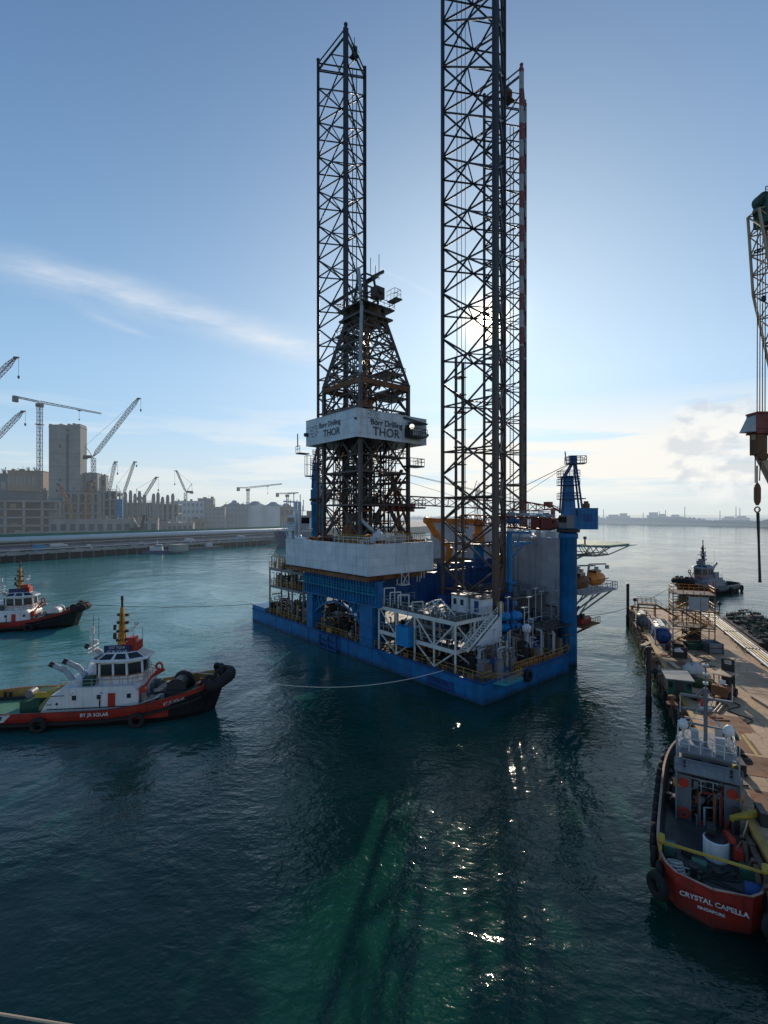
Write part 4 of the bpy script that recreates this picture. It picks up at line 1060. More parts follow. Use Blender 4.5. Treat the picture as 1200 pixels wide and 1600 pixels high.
# ---- deck clutter, railings, winches
def clutter(name, mat, areas, n, hm, seed, pipes=.6, unit=None):
    r = random.Random(seed); mb = MB()
    for k in range(n):
        s0, s1, t0, t1 = r.choice(areas); s = r.uniform(s0, s1); t = r.uniform(t0, t1); h = r.uniform(.4, hm)
        if r.random() < pipes:
            rr = r.uniform(.06, .16); mb.tube((s, t, DK), (s, t, DK + h), rr, 5); a = r.uniform(-3, 3)
            if r.random() < .5: mb.tube((s, t, DK + h), (s, min(t1, max(t0, t + a)), DK + h), rr, 5)
            else: mb.tube((s, t, DK + h), (min(s1, max(s0, s + a)), t, DK + h), rr, 5)
        elif unit:
            m2 = MB(); w_, d_ = r.uniform(.5, 1.7), r.uniform(.5, 1.7); m2.box((s, t, DK + h * .3 + .08), (w_, d_, h * .6)); m2.box((s, t, DK + .06), (w_ + .2, d_ + .2, .12)); m2.box((s - w_ / 2 - .03, t, DK + h * .35), (.06, d_ * .6, h * .3)); m2.tube((s, t, DK + h * .6), (s, t, DK + h * .6 + .4), .12, 6)
            m2.build(unit, mat, rig)
        else: mb.box((s, t, DK + h * .3), (r.uniform(.4, 1.6), r.uniform(.4, 1.6), h * .6))
    return tag(mb.build(name, mat, rig), None, None, None, 'stuff')
AFT = [(.8, 3, 24.6, 38), (1, 10, 40, 60), (3, 9, 3.2, 20)]
MIDA = [(10, 30, 6, 26), (10, 34, 42, 58), (24, 34, 8, 24)]
STB = [(2, 8, .8, 3.0), (9, 24, .8, 6)]
clutter('deck_pipework', 'leg_brown', AFT + STB, 190, 3.8, 3, .75)
clutter('hydraulic_pipework', 'dark_steel', [(.8, 8, 24.6, 38), (.8, 6, 41, 57), (1, 8, 3.5, 19)], 90, 4.2, 13, .5, 'hydraulic_unit')
clutter('valve_pipework', 'ochre', AFT + STB, 34, 1.5, 4, .95)
clutter('mud_pipework', 'mid_grey', MIDA + STB, 80, 4.6, 5, .4, 'mud_pump')
clutter('engine_pipework', 'dark_steel', MIDA + AFT, 110, 4.2, 6, .4, 'engine_unit')
clutter('fire_pipework', 'red', [(1, 4, 25, 34), (12, 22, 5, 9), (14, 20, .8, 2)], 16, 2.6, 8, .5, 'red_pump')
clutter('blue_pipework', 'deep_blue', MIDA + STB, 40, 3.4, 9, .2, 'blue_cabinet')
clutter('galvanised_pipework', 'light_grey', AFT + STB + MIDA, 130, 3.6, 21, .9, 'grey_cabinet')
clutter('orange_pipework', 'orange', AFT + MIDA, 30, 2.6, 23, .7, 'orange_winch_box')
clutter('vent_pipework', 'light_grey', MIDA + AFT + STB, 40, 6.0, 10, 1.0)
mb = MB()
edge = [(.25, 62.5), (.25, 21)]
mb.rail([(.2, 57, DK), (.2, .3, DK), (2.0, .2, DK)], 1.1, 1.5, .05); mb.rail([(6.5, .2, DK), (19.9, .2, DK), (24, 2.6, DK)], 1.1, 1.2, .05)
mb.build('deck_railing', 'ochre', rig)
mb = MB()
for k in range(22):
    t = 2 + k * 2.4; mb.bb(.28, .55, t, t + rnd.uniform(.3, .9), DK, DK + rnd.uniform(.25, .55))
for k in range(10): mb.bb(7 + k * 1.2, 7.7 + k * 1.2, .3, .6, DK, DK + rnd.uniform(.3, 1.0))
mb.build('fairlead', 'rust', rig)
# projecting teal corner platform
mb = MB(); mb.prism([(1.9, .02), (2.6, -1.5), (6.2, -1.5), (6.6, .02)], 2.3, 2.6); cpf = mb.build('corner_platform', 'teal', rig)
mb = MB(); mb.rail([(2.0, -.1, 2.6), (2.6, -1.45, 2.6), (6.2, -1.45, 2.6), (6.5, -.1, 2.6)], 1.1, .45, .05); mb.build('platform_railing', 'ochre', cpf)
def winch(s, t, r=.8, w=1.8, mat='dark_steel', name='mooring_winch', rz=0.0):
    a = Vector((math.cos(rz), math.sin(rz), 0)); c = Vector((s, t, DK + r + .35)); mb = MB()
    mb.lathe([(r * 1.1, 0), (r * 1.1, .12), (r * .6, .14), (r * .6, w - .14), (r * 1.1, w - .12), (r * 1.1, w)], c - a * w / 2, 16, a)
    mb.box(c + Vector((0, 0, -r * .7)), (w + .6, r * 2.2, .3), rz); mb.box(c + a * (w / 2 + .5), (.7, .8, 1.3), rz)
    return mb.build(name, mat, rig)
winch(11.5, 2.4, 1.1, 2.2, 'dark_steel', rz=.4); winch(15, 2.8, .8, 1.6, 'deep_blue', rz=.2); winch(4.2, 1.7, .7, 1.4, 'deep_blue', rz=1.2); winch(2.2, 27.5, 1.0, 1.8, 'red', rz=1.4); winch(2.2, 31, .9, 1.6, 'dark_steel', rz=1.5); winch(5.5, 59.4, .8, 1.6, 'dark_steel', rz=1.2)
mb = MB(); mb.lathe([(.32, DK), (.32, 6.4), (.62, 6.5), (.68, 7.3), (.3, 7.6)], (13.6, 2.9, 0), 14); mb.build('exhaust_mushroom', 'panel_white', rig, True)
mb = MB(); mb.lathe([(.3, DK), (.3, 5.6), (.55, 5.7), (.55, 6.3), (.2, 6.5)], (22.4, 8, 0), 12); mb.build('exhaust_mushroom', 'panel_white', rig, True)
mb = MB(); mb.bb(16, 23.5, 1.2, 5.5, 6.4, 6.55); mb.rail([(16, 5.5, 6.55), (16, 1.2, 6.55), (23.5, 3.0, 6.55)], 1.1, .9, .05)
for s, t in ((16.1, 1.3), (16.1, 5.4), (19, 1.3), (23, 3.2)): mb.tube((s, t, DK), (s, t, 6.4), .12, 6)
mb.build('side_gallery', 'dark_steel', rig)
mb = MB(); mb.bb(24, 35, 12.5, 25, 8.6, 8.9); mb.rail([(24, 25, 8.9), (24, 12.5, 8.9), (34, 12.5, 8.9)], 1.1, 1.2, .05)
for s in (24.4, 29, 34): mb.tube((s, 12.8, DK), (s, 12.8, 8.6), .18, 6)
for k in range(20): mb.box((rnd.uniform(25, 34), rnd.uniform(13, 24), 8.9 + .6), (rnd.uniform(.5, 2), rnd.uniform(.5, 2), rnd.uniform(.6, 1.9)))
mb.build('machinery_deck', 'mid_grey', rig)
for k in range(12):
    mb = MB(); p = Vector((rnd.uniform(9, 30), rnd.uniform(4, 24), 0)); z = rnd.uniform(8.5, 11.5)
    mb.tube((p.x, p.y, DK), (p.x, p.y, z), .07, 5); mb.box((p.x, p.y, z), (1.2, .35, .14)); mb.build('deck_floodlight', 'off_white', rig)
mb = MB()
for k in range(14): t = 24.5 + k * 1.05; mb.tube((14, t, 13.4), (39, t, 13.4), .22, 6)
mb.build('drill_pipe', 'leg_brown', rig)
mb = MB(); mb.bb(24, 40, 21.5, 24.5, 13.2, 13.4); mb.rail([(12, 22.2, 13.2), (40, 22.2, 13.2)], 1.1, 1.5, .05)
for k in range(7): mb.box((14 + k * 3.6, 23.2, 14), (1.4, 1.2, rnd.uniform(.8, 1.8)))
mb.build('pipe_deck', 'deep_blue', rig)
# antenna mast by the deckhouse
mb = MB(); am = rl(W(746, 770, 118)); mb.lattice((am.x, am.y, 20), (am.x, am.y, 29), 1.2, .6, 6, .06, .04)
for k in range(7): mb.tube((am.x + rnd.uniform(-1.4, 1.4), am.y + rnd.uniform(-1.4, 1.4), 26 + k * .3), (am.x + rnd.uniform(-.8, .8), am.y, 28.5 + k * .5), .08, 5)
mb.bb(am.x - 1, am.x + 1, am.y - 1, am.y + 1, 20, 20.2)
mb.tube((am.x, am.y, 17.5), (am.x, am.y, 20.2), .5, 6)
mb.build('antenna_mast', 'light_grey', rig)

# ---- lifeboats and deck tyre: things of their own
def lifeboat(name, label, loc, rz, L=6.4, colr='orange', group=None):
    t = thing(name, label, 'lifeboat', loc, rz, group)
    mb = MB(); n = 12; vs = []; secs = []
    for k in range(n + 1):
        u = -1 + 2 * k / n; w = max(.06, (1 - abs(u) ** 2.6)) ** .6; x = u * L / 2
        secs.append([(x, math.cos(a) * 1.25 * w, .35 + (math.sin(a) * (1.15 if math.sin(a) < 0 else 1.05) * (w ** .5)) + .8) for a in [2 * PI * j / 12 for j in range(12)]])
    for s in secs: vs += s
    fs = [(k * 12 + j, k * 12 + (j + 1) % 12, (k + 1) * 12 + (j + 1) % 12, (k + 1) * 12 + j) for k in range(n) for j in range(12)]
    mb.add(vs, fs); mb.build('hull', colr, t, True)
    mb = MB(); mb.box((-.6, 0, 2.35), (2.0, 1.3, .7)); mb.build('canopy', colr, t)
    mb = MB(); mb.box((-.6, 0, 2.45), (2.05, 1.35, .3)); mb.build('window_band', 'glass_dark', t)
    mb = MB(); mb.beam((-L / 2 + .4, -1.24, 1.15), (L / 2 - .4, -1.24, 1.15), .1, .14); mb.build('rubbing_strake', 'dark_steel', t)
    return t
def rw(s, t, z): return RIGN + RV * s + RU * t + Vector((0, 0, z))
lifeboat('lifeboat', 'orange enclosed lifeboat hung at the outer end of the boat station below the helideck', rw(lbp.x + .3, lbp.y, 11.3), RANG + .1, 5.4, 'orange')
lifeboat('lifeboat', 'darker lifeboat half hidden behind the tall blue crane pedestal', rw(lbp.x - 5.4, lbp.y - .2, 11.3), RANG + .1, 4.6, 'rust')
t_ = thing('rescue_boat', 'small red open rescue boat on a low bracket under the lifeboats', 'boat', rw(rbp.x, rbp.y, 5.85), RANG)
mb = MB(); mb.prism([(-2, -.8), (1.2, -.8), (2.2, 0), (1.2, .8), (-2, .8)], .15, .8); mb.build('hull', 'red', t_)
mb = MB(); mb.box((-.4, 0, 1.1), (.8, .6, .8)); mb.box((-1.7, 0, 1.0), (.4, .5, .9)); mb.build('console', 'dark_steel', t_)
t_ = thing('tyre_fender', 'black tyre hanging against the blue hull side beside the teal platform', 'fender', rw(9.2, -.28, 1.9), RANG)
mb = MB(); mb.torus((0, 0, 0), .62, .26, (0, 1, 0), 18, 8); mb.build('tyre', 'tyre', t_, True)
mb = MB(); mb.tube((0, .15, .6), (0, .32, 1.3), .05, 5); mb.build('hanging_rope', 'rope_dark', t_)
# ================================================================== tugs
def skin(mb, secs, close_ends=True):
    n = len(secs[0]); vs = [p for s in secs for p in s]
    b0 = len(mb.v); mb.v.extend([tuple(p) for p in vs])
    return b0, n

def hull_mesh(L, B, rail, deck_drop, draft=1.4, red_from=None, bow_black_x=None, low=.75, stern_round=.5, bow_full=.55):
    """outer skin, bulwark top, inner bulwark and deck of a tug: returns (outer MB, deck MB). x forward."""
    N = 36
    xs = [-L / 2 + L * (k / N) for k in range(N + 1)]
    def hb(x):
        u = x / (L / 2)
        if u > 0: w = max(0.0, 1 - u ** (3.4)) ** bow_full
        else: w = max(0.0, 1 - (-u) ** 7) ** stern_round
        return max(.02, B / 2 * w)
    out = MB(); st = []
    for x in xs:
        w = hb(x); zr = rail(x); u = x / (L / 2)
        rake = .16 * max(0, u) ** 3 * L / 2 * .55
        flare = .1 + .16 * max(0, u) ** 2
        levels = [(-draft, .72 - .2 * max(0, u)), (0.0, .90 - flare * .6), (low, .95 - flare * .3), (zr - .55, .985), (zr - .02, 1.0), (zr + .03, 1.0)]
        pts = []
        for z, k in levels:
            xx = x - rake * (1 - max(0, min(1, (z + draft) / (zr + draft)))) * 1.6
            pts.append((xx, w * k, z))
        st.append(pts)
    nl = 6
    for side in (1, -1):
        base = len(out.v)
        for pts in st: out.v.extend([(p[0], p[1] * side, p[2]) for p in pts])
        for k in range(N):
            for j in range(nl - 1):
                a, b2, c, d = base + k * nl + j, base + (k + 1) * nl + j, base + (k + 1) * nl + j + 1, base + k * nl + j + 1
                xm = (xs[k] + xs[k + 1]) / 2
                out.cur = 1 if j < 2 or (bow_black_x is not None and xm > bow_black_x) else 0
                if j == 3: out.cur = 0
                if j == 4: out.cur = 2
                out.face((a, b2, c, d) if side == -1 else (a, d, c, b2))
    base = len(out.v)
    for k in (0, N):   # ends
        p = st[k]; i0 = len(out.v)
        out.v.extend([(q[0], q[1], q[2]) for q in p] + [(q[0], -q[1], q[2]) for q in p])
        for j in range(nl - 1):
            out.cur = 1 if j < 2 or (k == N and bow_black_x is not None) else 0
            out.face((i0 + j, i0 + j + 1, i0 + nl + j + 1, i0 + nl + j))
    inn = MB()
    th = .16; top = []; bot = []
    for k, x in enumerate(xs):
        w = max(.01, hb(x) - th); xx = max(-L / 2 + th, min(L / 2 - th * 1.5, x))
        top.append((xx, w, rail(x) + .03)); bot.append((xx, max(.008, w * .94 - .1), rail(x) - deck_drop))
    for side in (1, -1):
        b0 = len(inn.v); inn.v.extend([(p[0], p[1] * side, p[2]) for p in top]); b1 = len(inn.v); inn.v.extend([(p[0], p[1] * side, p[2]) for p in bot])
        b2_ = len(inn.v); inn.v.extend([(st[k][5][0], st[k][5][1] * side, st[k][5][2]) for k in range(N + 1)])
        for k in range(N):
            inn.cur = 0; inn.face((b0 + k, b0 + k + 1, b1 + k + 1, b1 + k))
            inn.cur = 2; inn.face((b2_ + k, b2_ + k + 1, b0 + k + 1, b0 + k))
    b0 = len(inn.v); inn.v.extend(bot + [(p[0], -p[1], p[2]) for p in bot]); n = N + 1
    inn.cur = 1
    for k in range(N): inn.face((b0 + k, b0 + k + 1, b0 + n + k + 1, b0 + n + k))
    for e in (0, N):
        i0 = len(inn.v); inn.v.extend([top[e], bot[e], (bot[e][0], -bot[e][1], bot[e][2]), (top[e][0], -top[e][1], top[e][2])]); inn.cur = 0; inn.face((i0, i0 + 1, i0 + 2, i0 + 3))
    return out, inn, hb

def tug(label, loc, rz, hullm='tug_red', housem='tug_white', mastm='tug_mast', name_text=None, board=None, winchm='dark_steel', bow_black=6.0, inner='ochre', deckm='deck_green', monm='red', group='harbour tugs around the rig', seed=1, detail=True):
    r = random.Random(seed)
    T = thing('harbour_tug', label, 'tugboat', loc, rz, group)
    L, B = 29.0, 9.2
    def rail(x):
        u = x / (L / 2)
        return 1.95 + (2.3 * max(0, (u - .05) / .95) ** 1.7 if u > .05 else 0) + .25 * max(0, -u - .5)
    o, i, hb = hull_mesh(L, B, rail, 1.0, bow_black_x=bow_black, low=.62)
    h = o.build('hull', [hullm, 'tug_black', 'tug_black'], T)
    i.build('deck', [inner, deckm, hullm], T)
    mb = MB()                                                # long rubber belting and side fender blocks
    for sd in (1, -1):
        pts = [Vector((-L / 2 + L * k / 24, (hb(-L / 2 + L * k / 24) + .06) * sd, rail(-L / 2 + L * k / 24) - 1.15)) for k in range(1, 23)]
        for p, q in zip(pts[:-1], pts[1:]): mb.beam(p, q, .22, .3)
    mb.build('belting', 'tyre', h)
    for sd in (1, -1):
        for x in (-12.6, -4.4, 5.6):
            mb = MB(); mb.torus((x, (hb(x) + .3) * sd, .75), .62, .28, (0, 1, 0), 14, 6); mb.build('tyre_fender', 'tyre', h, True)
    # bow fender: a stack of rubber rolls wrapped round the stem
    for k in range(9):
        a = -1.15 + 2.3 * k / 8; x = L / 2 - 2.3 + 2.5 * math.cos(a); y = 3.0 * math.sin(a); z = rail(min(x, L / 2)) - .35
        mb = MB(); mb.lathe([(.2, -.75), (.62, -.6), (.72, 0), (.62, .6), (.2, .75)], (x, y, z), 10, (-math.sin(a) * .8, math.cos(a), 0)); mb.build('bow_fender', 'tyre', h, True)
    for k in range(5):
        a = -1.0 + 2.0 * k / 4; x = L / 2 - 2.9 + 2.3 * math.cos(a); y = 2.9 * math.sin(a)
        mb = MB(); mb.torus((x, y, rail(min(x, L / 2)) + .28), .46, .24, (math.cos(a), math.sin(a), .3), 14, 7); mb.build('bow_tyre', 'tyre', h, True)
    # deck house with raked after end
    mb = MB(); w = 3.1; zt = 4.05
    prof = [(-5.4, 1.0), (-4.0, 3.3), (-3.2, 3.3), (-3.0, zt), (4.6, zt), (5.2, 3.2), (5.2, 1.0)]
    n = len(prof); mb.add([(x, -w, z) for x, z in prof] + [(x, w, z) for x, z in prof], [tuple(range(n)), tuple(range(2 * n - 1, n - 1, -1))] + [(k, n + k, n + (k + 1) % n, (k + 1) % n) for k in range(n)])
    dh = mb.build('deckhouse', housem, T)
    mb = MB()
    for sd in (1, -1): mb.bb(-4.4, 4.9, w * sd - .03, w * sd + .03, 1.72, 1.82); mb.bb(-4, -2.6, w * sd - .03, w * sd + .03, 3.2, 3.28)
    mb.build('trim_line', 'dark_steel', dh)
    for sd in (1, -1):
        for x in (-1.6, 1.0, 4.2):
            mb = MB(); mb.box((x, (w + .02) * sd, 2.95), (.42, .08, .5)); mb.build('porthole', 'glass_dark', dh)
        mb = MB(); mb.box((2.35, (w + .02) * sd, 2.55), (.75, .1, 1.55)); mb.build('door', 'red', dh)
        mb = MB(); mb.box((-4.2, (w + .02) * sd, 2.3), (.5, .06, .08)); mb.lathe([(.14, 0), (.14, .06)], (-3.4, w * sd, 2.35), 8, (0, sd, 0)); mb.lathe([(.08, 0), (.08, .06)], (1.3, w * sd, 3.4), 8, (0, sd, 0)); mb.box((1.1, (w + .02) * sd, 2.2), (.12, .08, .9)); mb.build('wall_fitting', 'dark_steel', dh)
    mb = MB(); mb.rail([(-3, -w, zt), (4.6, -w, zt), (4.6, w, zt), (-3, w, zt)], .9, 1.1, .03); mb.build('boat_deck_railing', 'light_grey', dh)
    # wheelhouse
    wz0, wz1 = zt, 6.55
    base = [(.6, -2.0), (3.6, -2.0), (5.0, -1.1), (5.0, 1.1), (3.6, 2.0), (.6, 2.0), (-.1, 1.3), (-.1, -1.3)]
    mb = MB(); mb.prism(base, wz0, wz0 + .75); mb.prism([(x * .96 + .1, y * .96) for x, y in base], wz1 - .3, wz1)
    for k in range(8):
        a, b2 = Vector((*base[k], 0)), Vector((*base[(k + 1) % 8], 0)); n_ = max(1, int((b2 - a).length / 1.4))
        for j in range(n_): p = a.lerp(b2, j / n_); mb.beam(p + Vector((0, 0, wz0 + .7)), p * .98 + Vector((0, 0, wz1 - .2)), .2)
    wh = mb.build('wheelhouse', housem, T)
    mb = MB(); mb.prism([(x * .95 + .1, y * .95) for x, y in base], wz0 + .74, wz1 - .28); mb.build('wheelhouse_glazing', 'glass_dark', wh)
    mb = MB(); c = Vector((2.4, 0, 0)); outer = [(c.x + (x - c.x) * 1.22, y * 1.2) for x, y in base]; inn_ = [(c.x + (x - c.x) * .7, y * .7) for x, y in base]
    mb.add([(x, y, wz1) for x, y in outer] + [(x, y, wz1 + .12) for x, y in outer] + [(x, y, wz1 + .85) for x, y in inn_], [tuple(range(7, -1, -1))] + [(k, (k + 1) % 8, 8 + (k + 1) % 8, 8 + k) for k in range(8)] + [(8 + k, 8 + (k + 1) % 8, 16 + (k + 1) % 8, 16 + k) for k in range(8)] + [tuple(range(16, 24))])
    rf = mb.build('wheelhouse_roof', housem, wh)
    mb = MB()
    for k in range(8):
        a, b2, c2, d2 = [Vector((*p, 0)) for p in (outer[k], outer[(k + 1) % 8], inn_[(k + 1) % 8], inn_[k])]
        z1, z2 = wz1 + .12, wz1 + .85
        A, Bq, Cq, D = a + Vector((0, 0, z1)), b2 + Vector((0, 0, z1)), c2 + Vector((0, 0, z2)), d2 + Vector((0, 0, z2))
        nn = 2 if (b2 - a).length > 2.6 else 1
        for j in range(nn):
            u0, u1 = (j + .1) / nn, (j + .9) / nn
            q = [A.lerp(Bq, u0).lerp(D.lerp(Cq, u0), .2), A.lerp(Bq, u1).lerp(D.lerp(Cq, u1), .2), A.lerp(Bq, u1).lerp(D.lerp(Cq, u1), .85), A.lerp(Bq, u0).lerp(D.lerp(Cq, u0), .85)]
            nr = (q[1] - q[0]).cross(q[3] - q[0]).normalized() * .02
            mb.quad(*[p + nr for p in q])
    mb.build('skylight_window', 'glass_dark', wh)
    mb = MB(); ring = [(-.6, -1.5), (1.0, -2.3), (3.8, -2.3), (5.6, -1.3), (5.6, 1.3), (3.8, 2.3), (1, 2.3), (-.6, 1.5)]
    mb.rail([(*p, wz0) for p in ring], .95, .9, .035); mb.build('wheelhouse_handrail', 'orange' if r.random() < .5 else 'rust', wh)
    # monkey island, board and mast
    mt = wz1 + .85
    mb = MB(); mb.box((2.2, -1.15, mt + .32), (2.9, .12, .95)); bd = mb.build('name_board', 'name_board', wh)
    if board:
        mb = MB()
        for k, s in enumerate(board): mb.text(s, .42, (2.2, -1.22, mt + .52 - .45 * k), (1, 0, 0), (0, 0, 1), .02, .95)
        mb.build('lettering', 'lettering_white', bd)
    mb = MB(); mb.bb(3.0, 4.3, -.9, .9, mt, mt + 1.0); mb.bb(3.1, 3.9, -.6, .6, mt + 1.0, mt + 1.5); mb.build('fire_monitor', monm, wh)
    mb = MB(); mx = 2.3; zb = mt
    for s1, s2 in ((-.35, -.3), (.35, -.3), (.35, .3), (-.35, .3)): mb.beam((mx + s1, s2, zb), (mx + s1 * .25, s2 * .25, zb + 5.0), .18)
    for k in range(8): z = zb + .4 + k * .6; f = 1 - .75 * k * .6 / 5; mb.beam((mx - .35 * f, -.3 * f, z), (mx + .35 * f, .3 * f, z + .3), .1); mb.beam((mx + .35 * f, -.3 * f, z), (mx - .35 * f, .3 * f, z + .3), .1); mb.box((mx, 0, z), (.62 * f, .55 * f, .08))
    mb.beam((mx, 0, zb), (mx, 0, zb + 4.8), .12)
    ms = mb.build('mast', mastm, T)
    mb = MB(); mb.tube((mx, 0, zb + 4.6), (mx, 0, zb + 6.1), .13, 6); mb.box((mx, 0, zb + 6.1), (.24, .24, .5))
    for z, l in ((1.2, 1.0), (2.2, .8), (3.2, .7), (4.1, .6)): mb.beam((mx - .2, -l, zb + z), (mx - .2, l, zb + z), .08); mb.box((mx + .55, 0, zb + z), (.35, .4, .3)); mb.box((mx - .2, -l, zb + z + .15), (.2, .2, .3)); mb.box((mx - .2, l, zb + z + .15), (.2, .2, .3))
    mb.box((mx - .7, -.3, zb + 1.7), (.3, .3, .7)); mb.box((mx - .7, -.3, zb + 2.7), (.26, .26, .6))
    mb.build('navigation_light', 'dark_steel', ms)
    mb = MB(); mb.beam((mx + .3, 0, zb + 2.2), (mx + 1.5, 0, zb + 2.2), .12); mb.beam((mx + 1.4, -.8, zb + 2.6), (mx + 1.4, .8, zb + 2.6), .25, .16); mb.ball((mx + 1.5, .3, zb + 3.0), .3, 8); mb.build('radar_scanner', 'off_white', ms)
    mb = MB()
    for x, y, h2 in ((-1, 1.6, 3.6), (3.9, -1, 2.2), (4.3, .9, 2.4), (-.4, -1.2, 4.4)): mb.tube((x, y, mt - .3), (x, y, mt + h2), .028, 4)
    mb.build('whip_antenna', 'dark_steel', ms)
    mb = MB(); mb.beam((-.6, -.9, mt - .4), (-.6, -.9, mt + 2.2), .16); mb.box((-.6, -.9, mt + 2.6), (.28, .28, .8)); mb.box((-.4, -.9, mt + 1.3), (.8, .3, .3)); mb.rail([(-.9, -1.4, mt - .5), (-.9, 1.4, mt - .5)], 1.0, .6, .04); mb.build('signal_post', 'off_white', ms)
    # exhaust stacks
    for x, y in ((-2.6, -1.5), (-1.7, -.4), (-.2, 1.6)):
        mb = MB(); zz = zt - .2 if x < -1 else zt + 1.0
        mb.path([(x + .6, y, zz), (x - .7, y, zz + 1.75), (x - 1.9, y, zz + 2.35)], .30, 10); mb.ball((x - .7, y, zz + 1.75), .31, 8); ex = mb.build('exhaust_stack', 'light_grey', T, True)
        mb = MB(); mb.tube((x - 1.9, y, zz + 2.35), (x - 2.3, y, zz + 2.55), .32, 10); mb.build('stack_end', 'tug_black', ex)
    mb = MB(); mb.bb(-2.8, -1.2, -1.9, 1.6, zt, zt + .55); mb.lathe([(.9, 0), (.9, .9), (.6, 1.5), (.1, 1.6)], (-.9, .4, zt), 12); mb.lathe([(.34, -.7), (.34, .7)], (-1.0, -2.2, zt + .6), 10, (1, 0, 0)); mb.bb(-2.0, .2, 1.3, 2.5, zt, zt + 1.4); mb.build('engine_casing', housem, dh)
    mb = MB(); mb.bb(-.9, .2, -2.7, -1.9, zt, zt + 1.0); mb.build('deck_box', 'tarp_green', dh)
    # fore deck: winch, bitts, crane arm
    zf = rail(8) - 1.0
    for nm, mt_, x, rad in (('tow_winch', winchm, 8.9, 1.05),):
        mb = MB(); mb.lathe([(rad * 1.1, -1.7), (rad * 1.1, -1.5), (rad * .8, -1.48), (rad * .8, 1.48), (rad * 1.1, 1.5), (rad * 1.1, 1.7)], (x, 0, zf + 1.3), 18, (0, 1, 0)); wn = mb.build(nm, mt_, T)
        mb = MB(); mb.bb(x - 1.2, x + 1.2, -2.1, -1.75, zf, zf + 1.2); mb.bb(x - 1.2, x + 1.2, 1.75, 2.1, zf, zf + 1.2); mb.bb(x - 2.6, x - 1.3, -1.5, 1.5, zf, zf + 1.0); mb.build('winch_frame', 'dark_steel', wn)
    mb = MB()
    for y in (-.8, .8): mb.tube((11.2, y, zf), (11.2, y, zf + 1.6), .22, 8)
    mb.beam((11.2, -1.2, zf + 1.35), (11.2, 1.2, zf + 1.35), .28); mb.build('towing_bitt', 'red', T)
    mb = MB()
    for k in range(26):
        x = r.uniform(5.3, 7.6); y = r.uniform(-2.8, 2.8); z = zf - .3; mb.box((x, y, z + r.uniform(.2, 1.2)), (r.uniform(.2, .7), r.uniform(.2, .7), r.uniform(.3, 1.4)))
    mb.build('foredeck_gear', 'mid_grey', T)
    mb = MB(); mb.path([(5.2, -1.4, zt - .8), (6.3, -1.5, zt + .6), (7.0, -1.5, zt + 1.4)], .14, 6); mb.torus((7.0, -1.5, zt + 1.6), .42, .13, (.4, 1, 0), 12, 6); mb.beam((5.2, 1, zt - .4), (6.8, 1, zt + .5), .3); mb.box((5.5, -2.3, zt - .9), (.6, .9, 1.0)); mb.build('hose_reel', 'red', T)
    mb = MB()
    for k in range(6): mb.beam((5.2 + .05 * k, -2.9 + k * .35, 1.9 + .02), (7.4, -3.0 + k * .4, zf + .9), .07)
    mb.build('ladder_rack', 'off_white', T)
    # after deck
    za = .95
    mb = MB(); mb.bb(-7.6, -5.6, -2.4, 2.2, za, za + 1.6); mb.build('aft_winch_house', 'tarp_green', T)
    mb = MB()
    for k in range(7): mb.beam((-6.4 + .12 * k, -1.2 + k * .34, za + 1.8), (-4.0 + .05 * k, -1.6 + k * .42, za + 2.8), .12)
    mb.bb(-6.4, -4.2, -1.7, -1.55, za + 1.7, za + 2.3); mb.build('gangway', 'yellow', T)
    mb = MB(); mb.lathe([(.45, -.6), (.45, .6)], (-7.2, -.8, za + 2.05), 12, (0, 1, 0)); mb.box((-8.2, 1.0, za + .9), (.5, 1.2, 1.4)); mb.build('capstan', 'mid_grey', T)
    mb = MB()
    for y in (-3.2, 3.2): mb.tube((-12.4, y, za), (-12.4, y, za + .9), .16, 8); mb.tube((-11.8, y, za), (-11.8, y, za + .9), .16, 8)
    mb.beam((-12.9, 2.6, za + .25), (-9.8, 2.9, za + .25), .3, .3); mb.build('mooring_bitt', 'dark_steel', T)
    if name_text:
        mb = MB(); x = 1.2; mb.text(name_text, .52, (x, -(hb(x) + .05), 1.55), (1, 0, 0), (0, -.03, 1), .04, 1.0, bold=.012); mb.build('lettering', 'lettering_white', h)
        x = 9.4; d = Vector((1, hb(8.8) - hb(10.0), 0)); d = Vector((1.2, (hb(8.8) - hb(10.0)), .25)).normalized()
        mb = MB(); mb.text(name_text, .5, (x - .05, -(hb(x) + .06), rail(x) - .55), d, (0, -.12, 1), .08, .8); mb.build('bow_lettering', 'lettering_white', h)
        mb = MB(); mb.add([(-9.2, -(hb(-9) + .07), 1.9), (-9.0, -(hb(-9) + .07), 1.15), (-8.0, -(hb(-9) + .07), 1.15), (-7.3, -(hb(-9) + .07), 1.9)], [(0, 1, 2, 3)]); mb.build('hull_emblem', 'lettering_white', h)
        mb = MB(); mb.text('77', .62, (-8.45, -(hb(-9) + .09), 1.52), (1, 0, 0), (0, 0, 1), .02, 1.15, bold=.03); mb.build('emblem_mark', 'name_board', h)
    return T

P('tug_grey', (.13, .135, .15), .5, .15, rust=.12, streak=.4)
P('far_house', (.26, .27, .31), .5, .12, rust=.08, streak=.3)
NT = tug('largest red and white tug with black bow, green after deck and yellow mast', (-33.4, 58.3, 0), R(7), bow_black=9.0, name_text='BT JR SOLAR', board=['KST TOW', 'BT JR SOLAR'], seed=3)
tug('red and white harbour tug behind the largest tug, its light winch drum facing the water', (-77.6, 101.5, 0), R(15), winchm='off_white', inner='rust', seed=8, bow_black=5.0, board=[' '])
FT = tug('dark-hulled harbour tug with pale deckhouse floating beyond the end of the jetty', (97.0, 148, 0), R(209), hullm='mid_grey', monm='mid_grey', housem='far_house', mastm='dark_steel', inner='dark_steel', deckm='deck_dark', bow_black=2.0, seed=12)
FT.scale = (.95, .95, 1.14)

